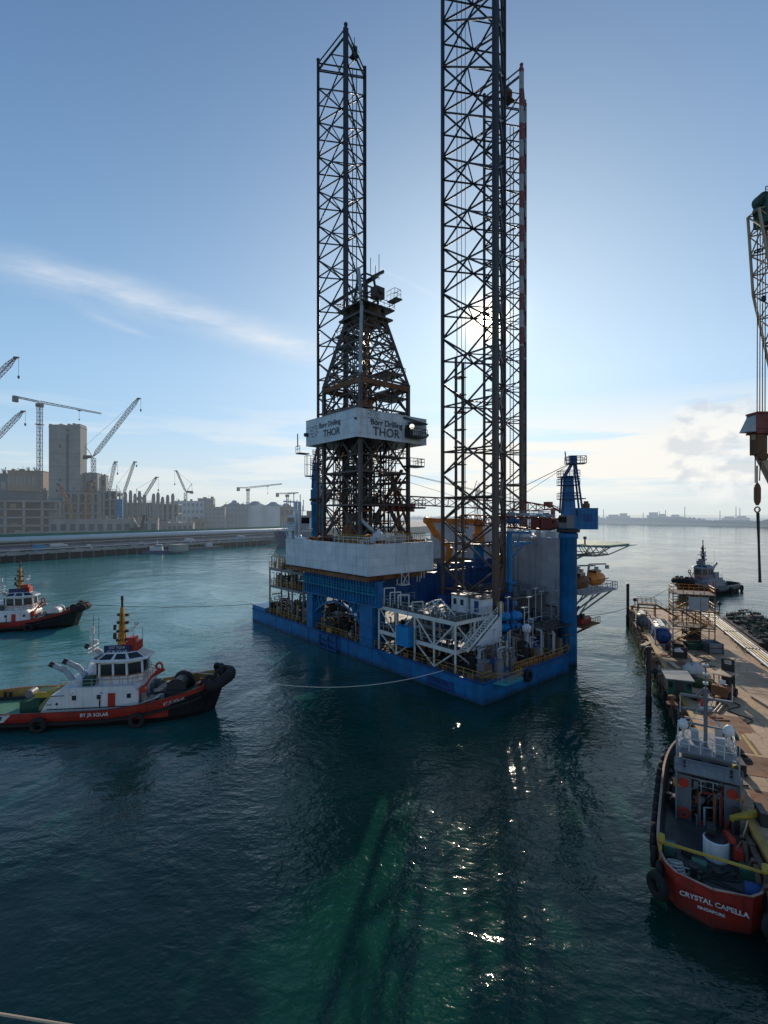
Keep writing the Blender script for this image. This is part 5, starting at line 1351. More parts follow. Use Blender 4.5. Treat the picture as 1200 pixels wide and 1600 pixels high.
P('rail_pink', (.42, .26, .2), .55, .15, rust=.15)
# ---- the small red tug moored at the jetty, seen from astern
def small_tug(loc, rz):
    T = thing('moored_tug', 'small red tug moored stern-on beside the jetty, white name across its transom', 'tugboat', loc, rz)
    L, B = 20.0, 6.0
    def rail(x):
        u = x / (L / 2); return 2.35 + 1.3 * max(0, u) ** 1.8
    o, i, hb = hull_mesh(L, B, rail, .95, bow_black_x=None, low=.25, stern_round=.42)
    h = o.build('hull', ['tug_red', 'tug_black', 'rail_pink'], T)
    i.build('deck', ['deck_dark', 'deck_dark', 'rail_pink'], T)
    mb = MB(); mb.text('CRYSTAL CAPELLA', .385, (-L / 2 - .02, 0, 1.62), (0, -1, 0), (-.02, 0, 1), .05, 1.0, bold=.012); mb.text('SINGAPORE', .23, (-L / 2 - .02, .1, 1.16), (0, -1, 0), (-.02, 0, 1), .05, 1.05, bold=.01)
    mb.build('lettering', 'lettering_white', h)
    for sd in (1, -1):
        for k in range(12):
            x = -8.6 + k * 1.28; mb = MB(); mb.torus((x, (hb(x) + .18) * sd, 1.5 + .06 * k), .42, .22, (0, 1, 0), 14, 7); mb.build('tyre_fender', 'tyre', h, True)
    for sd in (1, -1):
        mb = MB(); mb.torus((-9.75, 2.75 * sd, 1.35), .52, .26, (-.7, .7 * sd, 0), 16, 8); mb.build('quarter_fender', 'tyre', h, True)
    mb = MB(); mb.beam((-6.7, -2.75, 2.75), (-6.7, 2.75, 2.75), .13, .13)
    for y in (-2.7, 2.7): mb.tube((-6.7, y, 1.4), (-6.7, y, 2.75), .11, 8); mb.lathe([(.28, -.2), (.34, 0), (.28, .2)], (-6.7, y * .98, 2.95), 10, (0, 1, 0)); mb.beam((-6.7, y, 2.6), (-7.8, y * .96, 1.5), .14)
    mb.build('towing_beam', 'yellow', T)
    mb = MB(); mb.lathe([(.05, 0), (.70, .0), (.72, .06), (.72, 1.2), (.66, 1.25), (.05, 1.25)], (-4.3, -.35, 1.4), 22); dr = mb.build('white_tank', 'tug_white', T, False)
    mb = MB(); mb.lathe([(.64, 2.66), (.58, 2.7), (.1, 2.71)], (-4.3, -.35, 0), 18); mb.box((-3.9, -.1, 3.0), (.9, .5, .35)); mb.build('tank_lid', 'dark_steel', dr)
    mb = MB(); mb.beam((-4.6, -1.2, 2.9), (-3.4, -.9, 2.7), .35, .3); mb.box((-4.4, -1.5, 2.2), (.8, .5, .6)); mb.build('red_winch_arm', 'red', T)
    mb = MB(); mb.lathe([(.36, 0), (.36, .3), (.2, .32), (.2, .8), (.34, .85), (.34, .98)], (-7.4, .9, 1.4), 12); mb.build('capstan', 'dark_steel', T)
    mb = MB()
    for k in range(5): mb.torus((-7.3 + .1 * k, 1.9, 1.5 + .09 * k), .55 - .04 * k, .07, (.1 * k, .1, 1), 16, 5)
    mb.torus((-7.0, 1.2, 1.55), .5, .06, (.2, 0, 1), 16, 5); mb.build('rope_coil', 'rope_white', T)
    mb = MB(); mb.lathe([(.05, -.55), (.5, -.5), (.55, 0), (.5, .5), (.05, .55)], (-7.3, -2.1, 1.75), 12, (0, 1, 0)); mb.build('plastic_drum', 'deep_blue', T, True)
    for q in ((-5.9, -5.2, 1.9, 2.5, 1.4, 2.1), (-6.1, -5.5, .2, 1.0, 1.4, 1.7), (-5.6, -4.8, -2.3, -1.5, 1.4, 1.9)): mb = MB(); mb.bb(*q); mb.build('deck_locker', 'deck_green', T)
    # superstructure
    mb = MB(); mb.bb(-1.2, 4.6, -1.8, 1.8, 1.4, 3.6); dh = mb.build('deckhouse', 'tug_grey', T)
    mb = MB(); mb.bb(-1.26, -1.2, -.5, .5, 1.5, 3.3); mb.build('aft_door', 'dark_steel', dh)
    for y in (1.45, -1.45):
        mb = MB(); mb.bb(-3.0, -2.0, y - .48, y + .48, 1.4, 4.9); fn = mb.build('funnel', 'tug_grey', T)
        mb = MB(); mb.lathe([(.05, 0), (.33, .0), (.33, .05)], (-3.01, y, 4.35), 16, (-1, 0, 0)); mb.build('funnel_disc', 'red', fn)
        mb = MB(); mb.lathe([(.13, 0), (.13, .9)], (-2.5, y, 4.9), 8); mb.build('exhaust', 'dark_steel', fn)
        mb = MB(); mb.torus((-3.08, y, 2.2), .34, .09, (1, 0, 0), 16, 6); mb.box((-3.06, y, 2.2), (.05, .2, .6)); mb.build('life_ring', 'red', fn, True)
        mb = MB(); mb.lathe([(.05, -.45), (.3, -.42), (.34, 0), (.3, .42), (.05, .45)], (-2.7, y * 1.15, 3.3 + .5), 10, (0, 1, 0)); mb.build('life_raft', 'orange', T, True)
    mb = MB(); mb.prism([(-.4, -1.55), (2.6, -1.55), (3.6, -.9), (3.6, .9), (2.6, 1.55), (-.4, 1.55)], 3.6, 5.7); wh = mb.build('wheelhouse', 'tug_grey', T)
    for y in (-.8, .8): mb = MB(); mb.box((-.42, y, 4.9), (.08, 1.1, .8)); mb.build('aft_window', 'glass_dark', wh)
    for sd in (1, -1): mb = MB(); mb.box((1.1, 1.56 * sd, 4.9), (2.4, .08, .8)); mb.build('side_window', 'glass_dark', wh)
    mb = MB(); mb.prism([(-.8, -1.9), (2.8, -1.9), (4.0, -1.1), (4.0, 1.1), (2.8, 1.9), (-.8, 1.9)], 5.7, 5.85); mb.build('wheelhouse_roof', 'mid_grey', wh)
    mb = MB(); mb.rail([(-.7, 1.85, 5.85), (-.7, -1.85, 5.85), (2.8, -1.85, 5.85), (3.9, -1, 5.85), (3.9, 1, 5.85), (2.8, 1.85, 5.85), (-.7, 1.85, 5.85)], 1.0, .8, .035); mb.rail([(-2.2, 1.85, 3.6), (-2.2, -1.85, 3.6)], 1.0, .7, .035); mb.build('railing', 'off_white', wh)
    mb = MB(); mb.beam((1.2, 0, 5.8), (1.0, 0, 10.4), .26, .22); mb.beam((1.05, -1.7, 9.6), (1.05, 1.7, 9.6), .2, .16); mb.beam((1.1, -.2, 8.5), (1.1, 1.6, 8.5), .2, .16); mb.beam((1.15, -1.2, 7.4), (1.15, 1.2, 7.4), .16, .12); mb.tube((1.0, 0, 10.4), (1.0, 0, 12.4), .06, 6); mb.tube((1.05, -.6, 9.6), (1.05, 0, 10.4), .05, 5); mb.tube((1.05, .6, 9.6), (1.05, 0, 10.4), .05, 5)
    ms = mb.build('mast', 'mid_grey', T)
    mb = MB()
    for z in (10.8, 11.5, 12.2): mb.box((.95, 0, z), (.3, .35, .16))
    mb.tube((1.0, 1.7, 9.6), (1.0, 1.7, 8.2), .03, 4); mb.tube((1.0, -1.7, 9.6), (1.0, -1.7, 11), .03, 4); mb.build('navigation_light', 'off_white', ms)
    mb = MB(); mb.ball((2.0, 1.5, 6.9), .38, 12, 1.2); mb.tube((2, 1.5, 5.85), (2, 1.5, 6.6), .1, 6); mb.build('satellite_dome', 'tug_white', wh, True)
    mb = MB(); mb.ball((1.0, -1.5, 7.4), .38, 12, 1.2); mb.tube((1, -1.5, 5.85), (1, -1.5, 7.1), .1, 6); mb.build('satellite_dome', 'tug_white', wh, True)
    for p_, q_ in (((.2, -.9, 6.4), (.7, .6, 1.1)), ((2.4, -.9, 6.4), (.5, .5, 1.1)), ((1.9, .7, 6.25), (.6, .5, .8))): mb = MB(); mb.box(p_, q_); mb.build('roof_locker', 'light_grey', wh)
    mb = MB(); mb.lathe([(.3, 0), (.35, .3), (.1, .6)], (.1, 1.4, 5.85), 10); mb.build('roof_vent', 'light_grey', wh)
    mb = MB()
    for y in (-1.9, 1.9): mb.tube((-2.2, y, 3.6), (-2.4, y, 7.6), .045, 5)
    mb.tube((-2.3, 1.9, 6), (1.1, .2, 9.5), .02, 4); mb.tube((-2.3, -1.9, 6), (1.1, -.2, 9.5), .02, 4); mb.build('stay_wire', 'light_grey', ms)
    r = random.Random(4); mb = MB()
    for k in range(24): x = r.uniform(-3.2, 4.4); y = r.choice((-1, 1)) * r.uniform(2.0, 2.5); mb.box((x, y, 1.4 + r.uniform(.2, .5)), (r.uniform(.2, .6), r.uniform(.2, .4), r.uniform(.3, .9)))
    mb.build('side_deck_gear', 'dark_steel', T)['kind'] = 'stuff'
    mb = MB(); mb.lathe([(.05, -.7), (.55, -.65), (.55, .65), (.05, .7)], (6.3, 0, 3.0), 14, (0, 1, 0)); mb.bb(5.6, 7, -.9, .9, 2.2, 2.6); mb.build('bow_winch', 'dark_steel', T)
    r = random.Random(15)
    for nm, mt_, n in (('engine_room_vent', 'dark_steel', 16), ('deck_hose', 'rust', 12), ('stowed_gear', 'mid_grey', 14), ('fire_hose', 'red', 8), ('pipe_stack', 'light_grey', 12)):
        mb = MB()
        for k in range(n):
            x, y, z = r.uniform(-3.4, -1.0), r.uniform(-1.2, 1.2), r.uniform(1.5, 4.2); q = r.random()
            if q < .45: mb.tube((x, y, 1.4), (x, y, z), r.uniform(.04, .1), 5); mb.tube((x, y, z), (x + r.uniform(-.6, .6), y + r.uniform(-.7, .7), z), .05, 5)
            elif q < .8: mb.box((x, y, z), (r.uniform(.15, .6), r.uniform(.15, .6), r.uniform(.2, .6)), r.uniform(0, 1))
            else: mb.torus((x, y, z), r.uniform(.2, .35), .05, (r.random(), r.random(), .3), 12, 5)
        mb.build(nm, mt_, T)['kind'] = 'stuff'
    mb = MB(); mb.bb(-3.3, -1.0, -2.0, 2.0, 4.9, 5.0); mb.rail([(-3.3, 2, 5.0), (-3.3, -2, 5.0)], .9, .5, .035)
    for y in (-1.9, 1.9): mb.tube((-3.2, y, 1.4), (-3.2, y, 4.9), .07, 6)
    mb.build('boat_deck', 'mid_grey', T)
    mb = MB()
    for k in range(9): mb.box((r.uniform(-7.8, -4.6), r.uniform(-2.3, 2.3), 1.5), (r.uniform(.2, .7), r.uniform(.2, .7), r.uniform(.15, .5)), r.uniform(0, 2))
    for k in range(4): mb.path([(r.uniform(-7.5, -5), r.uniform(-2, 2), 1.45) for j in range(4)], .035, 5)
    mb.build('loose_rope', 'rope_dark', T)
    return T
CAPH = R(58.5)
capc = Vector((18.5, 27.7, 0)) + Vector((math.cos(CAPH), math.sin(CAPH), 0)) * 10.0
ST = small_tug(capc, CAPH)
for o in ST.children:
    s_ = o.name.split('.')[0]
    if s_ in ('deckhouse', 'funnel', 'life_raft', 'wheelhouse', 'mast', 'side_deck_gear', 'engine_room_vent', 'deck_hose', 'stowed_gear', 'fire_hose', 'pipe_stack', 'boat_deck', 'bow_winch'): o.location.x += 1.5
    if s_ in ('towing_beam', 'capstan', 'rope_coil', 'plastic_drum', 'deck_locker', 'loose_rope', 'white_tank', 'red_winch_arm'): o.location.x -= .8
    if s_ in ('wheelhouse', 'mast'): o.location.z -= .45
    if s_ == 'funnel': o.location.z -= .3
# ================================================================== the jetty
JO = Vector((31.6, 51.4, 0)); JA = math.atan2(.929, .37)
JV = Vector((math.cos(JA), math.sin(JA), 0)); JK = Vector((math.sin(JA), -math.cos(JA), 0))
JZ = 3.0
def J(a, b, z=0.0): return JO + JV * a + JK * b + Vector((0, 0, z))
def jl(px, py, z=JZ):
    p = G(px, py, z) - JO; return p.dot(JV), p.dot(JK)
jet = empty('jetty_road', JO, JA - PI / 2); tag(jet, kind='structure')     # local x = across (to the right), y = along
A0, A1, BW = -45, 61.5, 15.4
mb = MB(); mb.bb(0, BW, A0, A1, JZ - .9, JZ); mb.build('paved_deck', 'jetty_concrete', jet)
mb = MB(); mb.bb(-.12, .35, A0, A1 + .1, JZ + .004, JZ + .22); mb.bb(-.12, BW + .1, A1 - .3, A1 + .12, JZ + .004, JZ + .2); mb.build('kerb', 'ochre', jet)
mb = MB(); rj = random.Random(5)
for k in range(30): a = rj.uniform(-20, 58); mb.bb(rj.uniform(.5, 3.5), rj.uniform(3.6, 5), a, a + rj.uniform(1, 4), JZ + .002, JZ + .006 + k * .0009)
mb.build('rust_patch', 'rust', jet)
mb = MB(); a0, b0 = jl(1165, 1155); a1, b1 = jl(1200, 1215)
mb.bb(b0 - .15, b0 + .1, a1 - 16, a0 + 1, JZ + .016, JZ + .022); mb.bb(b0 + 3.2, b0 + 3.32, -30, 34, JZ + .016, JZ + .02); mb.build('painted_line', 'yellow', jet)
for k in range(27):                                   # piles carrying the deck
    a = A0 + 2 + k * 4.0
    for b in (.7, 7.6, 14.6):
        mb = MB(); mb.tube((b, a, -4), (b, a, JZ - .9), .4, 8); mb.build('pile', 'concrete_dark', jet)
mb = MB()                                             # dark timber fender wall with ladders and walings on the berth face
for k in range(68): a = A0 + 1 + k * 1.55; mb.bb(-.55, -.15, a, a + .35, -1.2, JZ - .2 + rj.uniform(-.3, .5))
for z in (.4, 1.5, 2.5): mb.bb(-.5, -.2, A0, A1, z, z + .25)
mb.build('timber_fender', 'leg_brown', jet)
mb = MB()
for k in range(46): a = A0 + 3 + k * 2.25; mb.beam((-.75, a, .2), (-.75, a + 1.8, JZ - .1), .22); mb.beam((-.75, a + 1.8, .2), (-.75, a, JZ - .1), .2)
mb.build('fender_brace', 'leg_brown', jet)
for k in range(36):
    a = rj.uniform(-6, 58); mb = MB(); mb.torus((-.75, a, rj.uniform(.9, 2.2)), .5, .22, (1, 0, 0), 12, 6); mb.build('quay_tyre', 'tyre', jet, True)

def post(px, pt, pb, rad, label, z0=0.0, mat='leg_steel'):
    b = G(px, pb, z0); top = CAMZ - (pt - HZ) * b.y / F
    t = thing('mooring_pile', label, 'pile', (b.x, b.y, z0))
    mb = MB(); mb.lathe([(rad, -4), (rad, top - .5), (rad * 1.12, top - .45), (rad * 1.12, top - .1), (rad * .6, top)], (0, 0, 0), 14); mb.build('shaft', mat, t)
    mb = MB(); mb.lathe([(rad * 1.25, -1), (rad * 1.25, 2.0), (rad * 1.05, 2.2)], (0, 0, 0), 14); mb.build('collar', 'tyre', t)
    return t
post(981, 912, 976, .30, 'tall dark steel pile at the far corner of the jetty')
post(1013.5, 1010, 1116, .27, 'thick weathered pile half way along the berth face of the jetty')

def jthing(name, label, cat, px, py, rz=0.0, group=None, z=JZ):
    p = G(px, py, z); return thing(name, label, cat, (p.x, p.y, z), JA - PI / 2 + rz, group)

# loading platform with stairs
t = jthing('access_platform', 'small steel platform with a slanting stair at the far end of the jetty', 'platform', 1010, 962)
mb = MB(); mb.bb(-1.6, 1.6, -1, 1, 2.2, 2.5); mb.build('platform_deck', 'rust', t)
for x in (-1.5, 1.5):
    for y in (-.9, .9): mb = MB(); mb.tube((x, y, 0), (x, y, 2.2), .1, 6); mb.build('leg', 'rust', t)
mb = MB()
for y in (-.5, .5): mb.beam((1.6, y, 2.4), (5.4, y, .1), .1, .3)
for k in range(9): mb.box((1.9 + k * .4, 0, 2.2 - k * .24), (.3, 1, .05))
mb.build('stair', 'rust', t)
mb = MB(); mb.rail([(1.6, -.95, 2.5), (-1.6, -.95, 2.5), (-1.6, .95, 2.5), (1.6, .95, 2.5)], 1.1, .8, .04); mb.rail([(1.6, -.5, 2.4), (5.4, -.5, .1)], 1.0, 1, .04); mb.build('handrail', 'crane_tan', t)
# tank containers
def tank(label, px, py, mat, L=6.0, rr=1.1, rz=0.0, frame='light_grey'):
    t = jthing('tank_container', label, 'tank', px, py, rz)
    mb = MB(); mb.lathe([(.1, -L / 2 - .14), (rr * .6, -L / 2 - .1), (rr, -L / 2 + .12), (rr, L / 2 - .12), (rr * .6, L / 2 + .1), (.1, L / 2 + .14)], (0, 0, rr + .35), 24, (0, 1, 0)); mb.build('tank_shell', mat, t, True)
    mb = MB()
    for x in (-rr - .1, rr + .1):
        for z in (.12, 2 * rr + .55): mb.beam((x, -L / 2 - .1, z), (x, L / 2 + .1, z), .16)
        for y in (-L / 2 - .1, L / 2 + .1): mb.beam((x, y, 0), (x, y, 2 * rr + .6), .16)
        for z in (.12, 2 * rr + .55): pass
    for y in (-L / 2 - .1, 0, L / 2 + .1):
        for z in (.12, 2 * rr + .55): mb.beam((-rr - .1, y, z), (rr + .1, y, z), .14)
    mb.build('support_frame', frame, t)
    mb = MB(); mb.bb(-.35, .35, -L / 2 + .6, L / 2 - .6, 2 * rr + .62, 2 * rr + .68); mb.build('top_walkway', 'off_white', t)
    return t
tank('dark round-ended tank in a pale steel frame lying along the jetty', 1032, 1000, 'deep_blue', 7.0, 1.1)
tank('plain grey tank lying close to the berth edge behind the dark round-ended tank', 1003, 978, 'mid_grey', 5.0, .95, frame='dark_steel')
# scaffold tower
t = jthing('scaffold_tower', 'tall brown scaffold access tower with grey panel standing on the jetty', 'scaffold tower', 1080, 1001)
sx, sy, hh = 2.85, 1.9, 7.8
for x in (-sx, -sx / 3, sx / 3, sx):
    for y in (-sy, sy): mb = MB(); mb.tube((x, y, 0), (x, y, hh + .2), .085, 6); mb.build('standard', 'leg_brown', t)
for z in (2.6, 5.2, hh):
    mb = MB(); mb.bb(-sx - .15, sx + .15, -sy - .15, sy + .15, z - .18, z)
    for y in (-sy, sy): mb.beam((-sx, y, z - .5), (sx, y, z - .5), .1)
    mb.build('lift_platform', 'leg_brown', t)
mb = MB()
for z0, z1, f in ((.1, 2.5, 1), (2.6, 5.1, -1), (5.2, hh - .2, 1)):
    for y in (-.35, .35): mb.beam((-2.1 * f, y, z0), (2.1 * f, y, z1), .1, .25)
    for k in range(10): u = (k + .5) / 10; mb.box((-2.1 * f + 4.2 * f * u, 0, z0 + (z1 - z0) * u), (.3, .7, .05))
    for y in (-sy, sy): mb.tube((-sx, y, z0), (sx / 3, y, z1), .06, 5); mb.tube((sx, y, z0), (-sx / 3, y, z1), .06, 5)
mb.build('stair_flight', 'ochre', t)
mb = MB()
for z in (2.6, 5.2, hh): mb.rail([(-sx, -sy, z), (sx, -sy, z), (sx, sy, z), (-sx, sy, z), (-sx, -sy, z)], 1.05, 1.4, .05)
mb.build('guard_rail', 'orange', t)
mb = MB(); mb.bb(-.7, 2.0, -sy - .06, -sy, 5.3, 7.4); mb.build('sheet_panel', 'light_grey', t)
# boxes and bins
def crate(name, label, cat, px, py, size, mat, rz=0.0, trim='dark_steel'):
    t = jthing(name, label, cat, px, py, rz); x, y, z = size
    mb = MB(); mb.bb(-x / 2, x / 2, -y / 2, -y / 2 + .08, .1, z); mb.bb(-x / 2, x / 2, y / 2 - .08, y / 2, .1, z); mb.bb(-x / 2, -x / 2 + .08, -y / 2 + .08, y / 2 - .08, .1, z); mb.bb(x / 2 - .08, x / 2, -y / 2 + .08, y / 2 - .08, .1, z); mb.bb(-x / 2 + .08, x / 2 - .08, -y / 2 + .08, y / 2 - .08, .1, z * .72); mb.build('box_body', mat, t)
    mb = MB()
    for sx_ in (-1, 1):
        for sy_ in (-1, 1): mb.bb(sx_ * x / 2 - .07, sx_ * x / 2 + .07, sy_ * y / 2 - .07, sy_ * y / 2 + .07, 0, z + .04)
    mb.bb(-x / 2 - .05, x / 2 + .05, -y / 2 - .05, y / 2 + .05, z * .5, z * .5 + .1); mb.build('corner_frame', trim, t)
    return t
crate('waste_skip', 'black open skip with a pale sack on top between the tank and the scaffold tower', 'skip', 1060, 1025, (1.7, 2.2, 1.5), 'dark_steel')
crate('storage_bin', 'dark green storage bin at the foot of the scaffold tower', 'bin', 1085, 1014, (2.4, 1.4, 1.0), 'tarp_green', .3)
crate('steel_box', 'big dark steel box behind the scaffold tower foot, its front in shade', 'box', 1112, 1018, (1.9, 2.6, 1.5), 'mid_grey', .2)
t = jthing('generator_set', 'dark machine tucked inside the base of the scaffold tower', 'generator', 1081, 998)
mb = MB(); mb.bb(-1.2, 1.2, -.6, .6, .2, 1.4); mb.bb(-.4, .6, -.5, .5, 1.4, 2.6); mb.tube((.2, 0, 2.6), (.2, 0, 3.4), .12, 6); mb.build('engine_housing', 'dark_steel', t)
mb = MB(); mb.bb(-1.4, 1.4, -.7, .7, 0, .2); mb.build('skid', 'rust', t)
def blob(name, label, cat, px, py, mat, R0, n, seed, size=.5, flat=.6, z=JZ):
    """soft heap: one lumpy closed surface"""
    t = jthing(name, label, cat, px, py, z=z); r = random.Random(seed); mb = MB(); N, Mm = 7, 16; vs = []
    for k in range(N):
        u = k / (N - 1); rr = R0 * math.cos(u * PI / 2 * .96)
        for j in range(Mm):
            a = 2 * PI * j / Mm; w = 1 + .22 * math.sin(3 * a + seed + u * 4) + r.uniform(-.14, .14)
            vs.append((rr * w * math.cos(a), rr * w * .8 * math.sin(a), R0 * flat * math.sin(u * PI / 2) * (1 + r.uniform(-.12, .12)) + .01))
    fs = [(k * Mm + j, k * Mm + (j + 1) % Mm, (k + 1) * Mm + (j + 1) % Mm, (k + 1) * Mm + j) for k in range(N - 1) for j in range(Mm)] + [tuple((N - 1) * Mm + j for j in range(Mm))]
    mb.add(vs, fs); mb.build('heap', mat, t, True); return t
t = blob('bulk_bag', 'crumpled white bulk bag slumped on the open paving', 'sack', 1086, 1050, 'bag_white', 1.25, 8, 3, flat=1.0)
mb = MB()
for x, y in ((-.5, -.3), (.5, -.2), (.4, .4), (-.4, .4)): mb.torus((x, y, 1.1), .22, .04, (1, .4, 0), 10, 4)
mb.build('lifting_loop', 'rope_dark', t)
blob('sack', 'pale sack lying on the black skip', 'sack', 1060, 1018, 'bag_white', .55, 5, 9, flat=.8, z=JZ + 1.1)
blob('net_pile', 'heap of dark rope netting beside the grey-roofed shed', 'net', 1079, 1065, 'rope_dark', 1.7, 8, 14, flat=.45)
blob('debris_heap', 'low heap of tan rubble behind the grey-roofed shed', 'heap', 1104, 1072, 'weed', 1.6, 8, 21, flat=.5)
# grey roofed shed
t = jthing('jetty_shed', 'small dark shed with flat grey roof at the berth edge', 'shed', 1058, 1080)
mb = MB(); mb.bb(-1.2, 1.2, -1.7, 1.7, 0, 1.8); sh = mb.build('wall', 'tarp_green', t)
mb = MB(); mb.bb(-1.4, 1.4, -1.95, 1.95, 1.8, 1.92); mb.build('roof', 'mid_grey', t)
mb = MB(); mb.box((0, -1.71, .85), (.8, .06, 1.6)); mb.build('door', 'dark_steel', t)
for x in (-.9, .9): mb = MB(); mb.box((x, -1.72, 1.2), (.35, .05, .6)); mb.build('window', 'glass_dark', t)
# forklift
t = jthing('forklift_truck', 'rusty red forklift with a black mast and tan canopy parked on the jetty', 'forklift', 1132, 1088, -.5)
mb = MB(); mb.bb(-.8, .8, -1.7, 1.0, .45, 1.15); mb.bb(-.75, .75, -1.9, -.9, 1.15, 1.55); mb.build('body', 'rust', t)
mb = MB(); mb.bb(-.85, .85, -1.1, .9, 2.55, 2.65); mb.build('canopy', 'crane_tan', t)
mb = MB()
for x in (-.75, .75): mb.beam((x, .8, 1.1), (x, .7, 2.55), .09); mb.beam((x, -.9, 1.5), (x, -.95, 2.55), .09)
mb.build('canopy_post', 'dark_steel', t)
mb = MB()
for x in (-.5, .5): mb.beam((x, 1.35, .1), (x, 1.15, 4.0), .2, .26)
for z in (.5, 1.6, 2.8, 3.9): mb.beam((-.5, 1.3, z), (.5, 1.3, z), .14)
mb.bb(-.35, .35, 1.15, 1.4, .4, 3.4); mb.build('mast', 'dark_steel', t)
for x in (-.4, .4): mb = MB(); mb.bb(x - .08, x + .08, 1.4, 2.5, .12, .2); mb.build('fork', 'dark_steel', t)
for x in (-.8, .8):
    for y in (-1.2, .8): mb = MB(); mb.lathe([(.2, -.17), (.45, -.16), (.48, 0), (.45, .16), (.2, .17)], (x, y, .48), 16, (1, 0, 0)); mb.build('wheel', 'tyre', t)
mb = MB(); mb.box((0, -.4, 1.35), (.6, .6, .2)); mb.box((0, -.7, 1.7), (.6, .12, .6)); mb.build('seat', 'tug_white', t)
# tarps, rope coils, hydrant, bollards
t = jthing('folded_tarpaulin', 'dark green folded tarpaulin lying on the paving near the moored tug', 'tarpaulin', 1133, 1145)
mb = MB(); mb.add([(-.9, -1, .02), (.8, -1.2, .02), (1.0, .9, .02), (-.7, 1.1, .02), (-.8, -.8, .32), (.6, -1, .26), (.85, .7, .36), (-.5, .9, .3)], [(3, 2, 1, 0), (4, 5, 6, 7), (0, 1, 5, 4), (1, 2, 6, 5), (2, 3, 7, 6), (3, 0, 4, 7)]); mb.build('sheet', 'tarp_green', t)
t = jthing('fire_hydrant', 'red fire hydrant valve on a pale base behind the mast of the moored tug', 'hydrant', 1097, 1106)
mb = MB(); mb.tube((0, 0, 0), (0, 0, 1.0), .16, 8); mb.tube((-.4, 0, .7), (.5, .1, .7), .1, 8); mb.torus((0, -.2, .95), .25, .04, (0, 1, 0), 12, 5); mb.build('valve_body', 'red', t)
mb = MB(); mb.box((.3, 0, .1), (1.2, .8, .2)); mb.build('base', 'off_white', t)
for lab, px, py in (('coil of pale hawser beside the folded tarpaulin', 1148, 1172), ('coil of pale hawser beside the painted yellow line', 1160, 1186)):
    t = jthing('rope_coil', lab, 'rope', px, py); mb = MB()
    for k in range(4): mb.torus((0, 0, .05 + .06 * k), .62 - .05 * k, .045, (.05, .03, 1), 18, 5)
    mb.build('coil', 'rope_dark', t)
def bollard(label, px, py, mat='yellow'):
    t = jthing('mooring_bollard', label, 'bollard', px, py)
    mb = MB(); mb.lathe([(.34, 0), (.3, .1), (.22, .2), (.22, .6), (.36, .7), (.38, .85), (.2, .95)], (0, 0, 0), 14); mb.build('bollard_post', mat, t, True)
    mb = MB(); mb.box((0, 0, .05), (1.0, 1.0, .1)); mb.build('base_plate', 'rust', t)
for lab, px, py in (('yellow bollard level with the mast of the moored tug', 1136, 1212), ('lone bollard at the far berth corner of the jetty', 988, 953), ('yellow bollard beside the painted pipes at the far outer corner', 1122, 962), ('bollard in the shadow of the grey-roofed shed', 1050, 1100)): bollard(lab, px, py, 'yellow' if lab.startswith('yellow') else 'rust')
def fender_frame(label, px, py):
    t = jthing('fender_bracket', label, 'bracket', px, py)
    mb = MB(); mb.beam((-1.0, -.4, .1), (.9, .5, .5), .32, .32); mb.build('top_beam', 'yellow', t)
    mb = MB(); mb.bb(.6, 1.0, -.5, .9, 0, .9); mb.bb(-.9, -.5, -.7, .1, -1.5, .1); mb.build('bracket_block', 'dark_steel', t)
fender_frame('yellow beam on a black bracket halfway down the moored tug', 1168, 1282); fender_frame('ochre beam bracket at the berth edge by the tug wheelhouse', 1140, 1206)
# lamp post with round head at the outer corner
for lab, px, py, h_ in (('short post with a round black head at the outer far corner', 1124, 960, 2.0), ('short black post with a cap beside the tall far pile', 992, 950, 1.6)):
    t = jthing('signal_post', lab, 'post', px, py); mb = MB(); mb.tube((0, 0, 0), (0, 0, h_), .1, 6); mb.build('pole', 'dark_steel', t)
    mb = MB(); mb.ball((0, 0, h_ + .2), .42, 10); mb.build('lamp_head', 'dark_steel', t, True)
# pipe bundle along the outer edge
for k in range(6):
    b = 12.6 + k * .42
    t = thing('service_pipe', ['innermost pale pipe of the bundle along the outer jetty edge', 'second pipe from the paving in the outer bundle', 'third pipe from the paving in the outer bundle', 'fourth pipe from the paving in the outer bundle', 'fifth pipe from the paving in the outer bundle', 'outermost pipe of the bundle next to the water'][k], 'pipe', J(20, b, JZ), JA - PI / 2, 'pipes along the outer jetty edge')
    mb = MB(); mb.tube((0, -55, .45), (0, 40, .45), .15, 8); mb.build('pipe_run', ['panel_white', 'crane_tan', 'yellow', 'crane_tan', 'panel_white', 'rust'][k], t)
    mb = MB()
    for j in range(16): mb.box((0, -54 + j * 6.2, .14), (.36, .3, .28))
    for j in range(8): mb.lathe([(.22, -.06), (.22, .06)], (0, -50 + j * 11.7, .45), 10, (0, 1, 0))
    mb.build('pipe_support', 'concrete', t)
t = thing('weed_tuft', 'clump of grass and weeds growing through the pipe bundle', 'weeds', J(31, 13.2, JZ), JA - PI / 2)
mb = MB(); r = random.Random(2)
for k in range(420):
    a, q = r.gauss(0, 2.6), r.gauss(0, .5); h_ = r.uniform(.2, .9); mb.add([(q, a, 0), (q + .06, a + .05, 0), (q + r.uniform(-.2, .2), a + r.uniform(-.2, .2), h_)], [(0, 1, 2)])
mb.build('blade', 'weed', t)
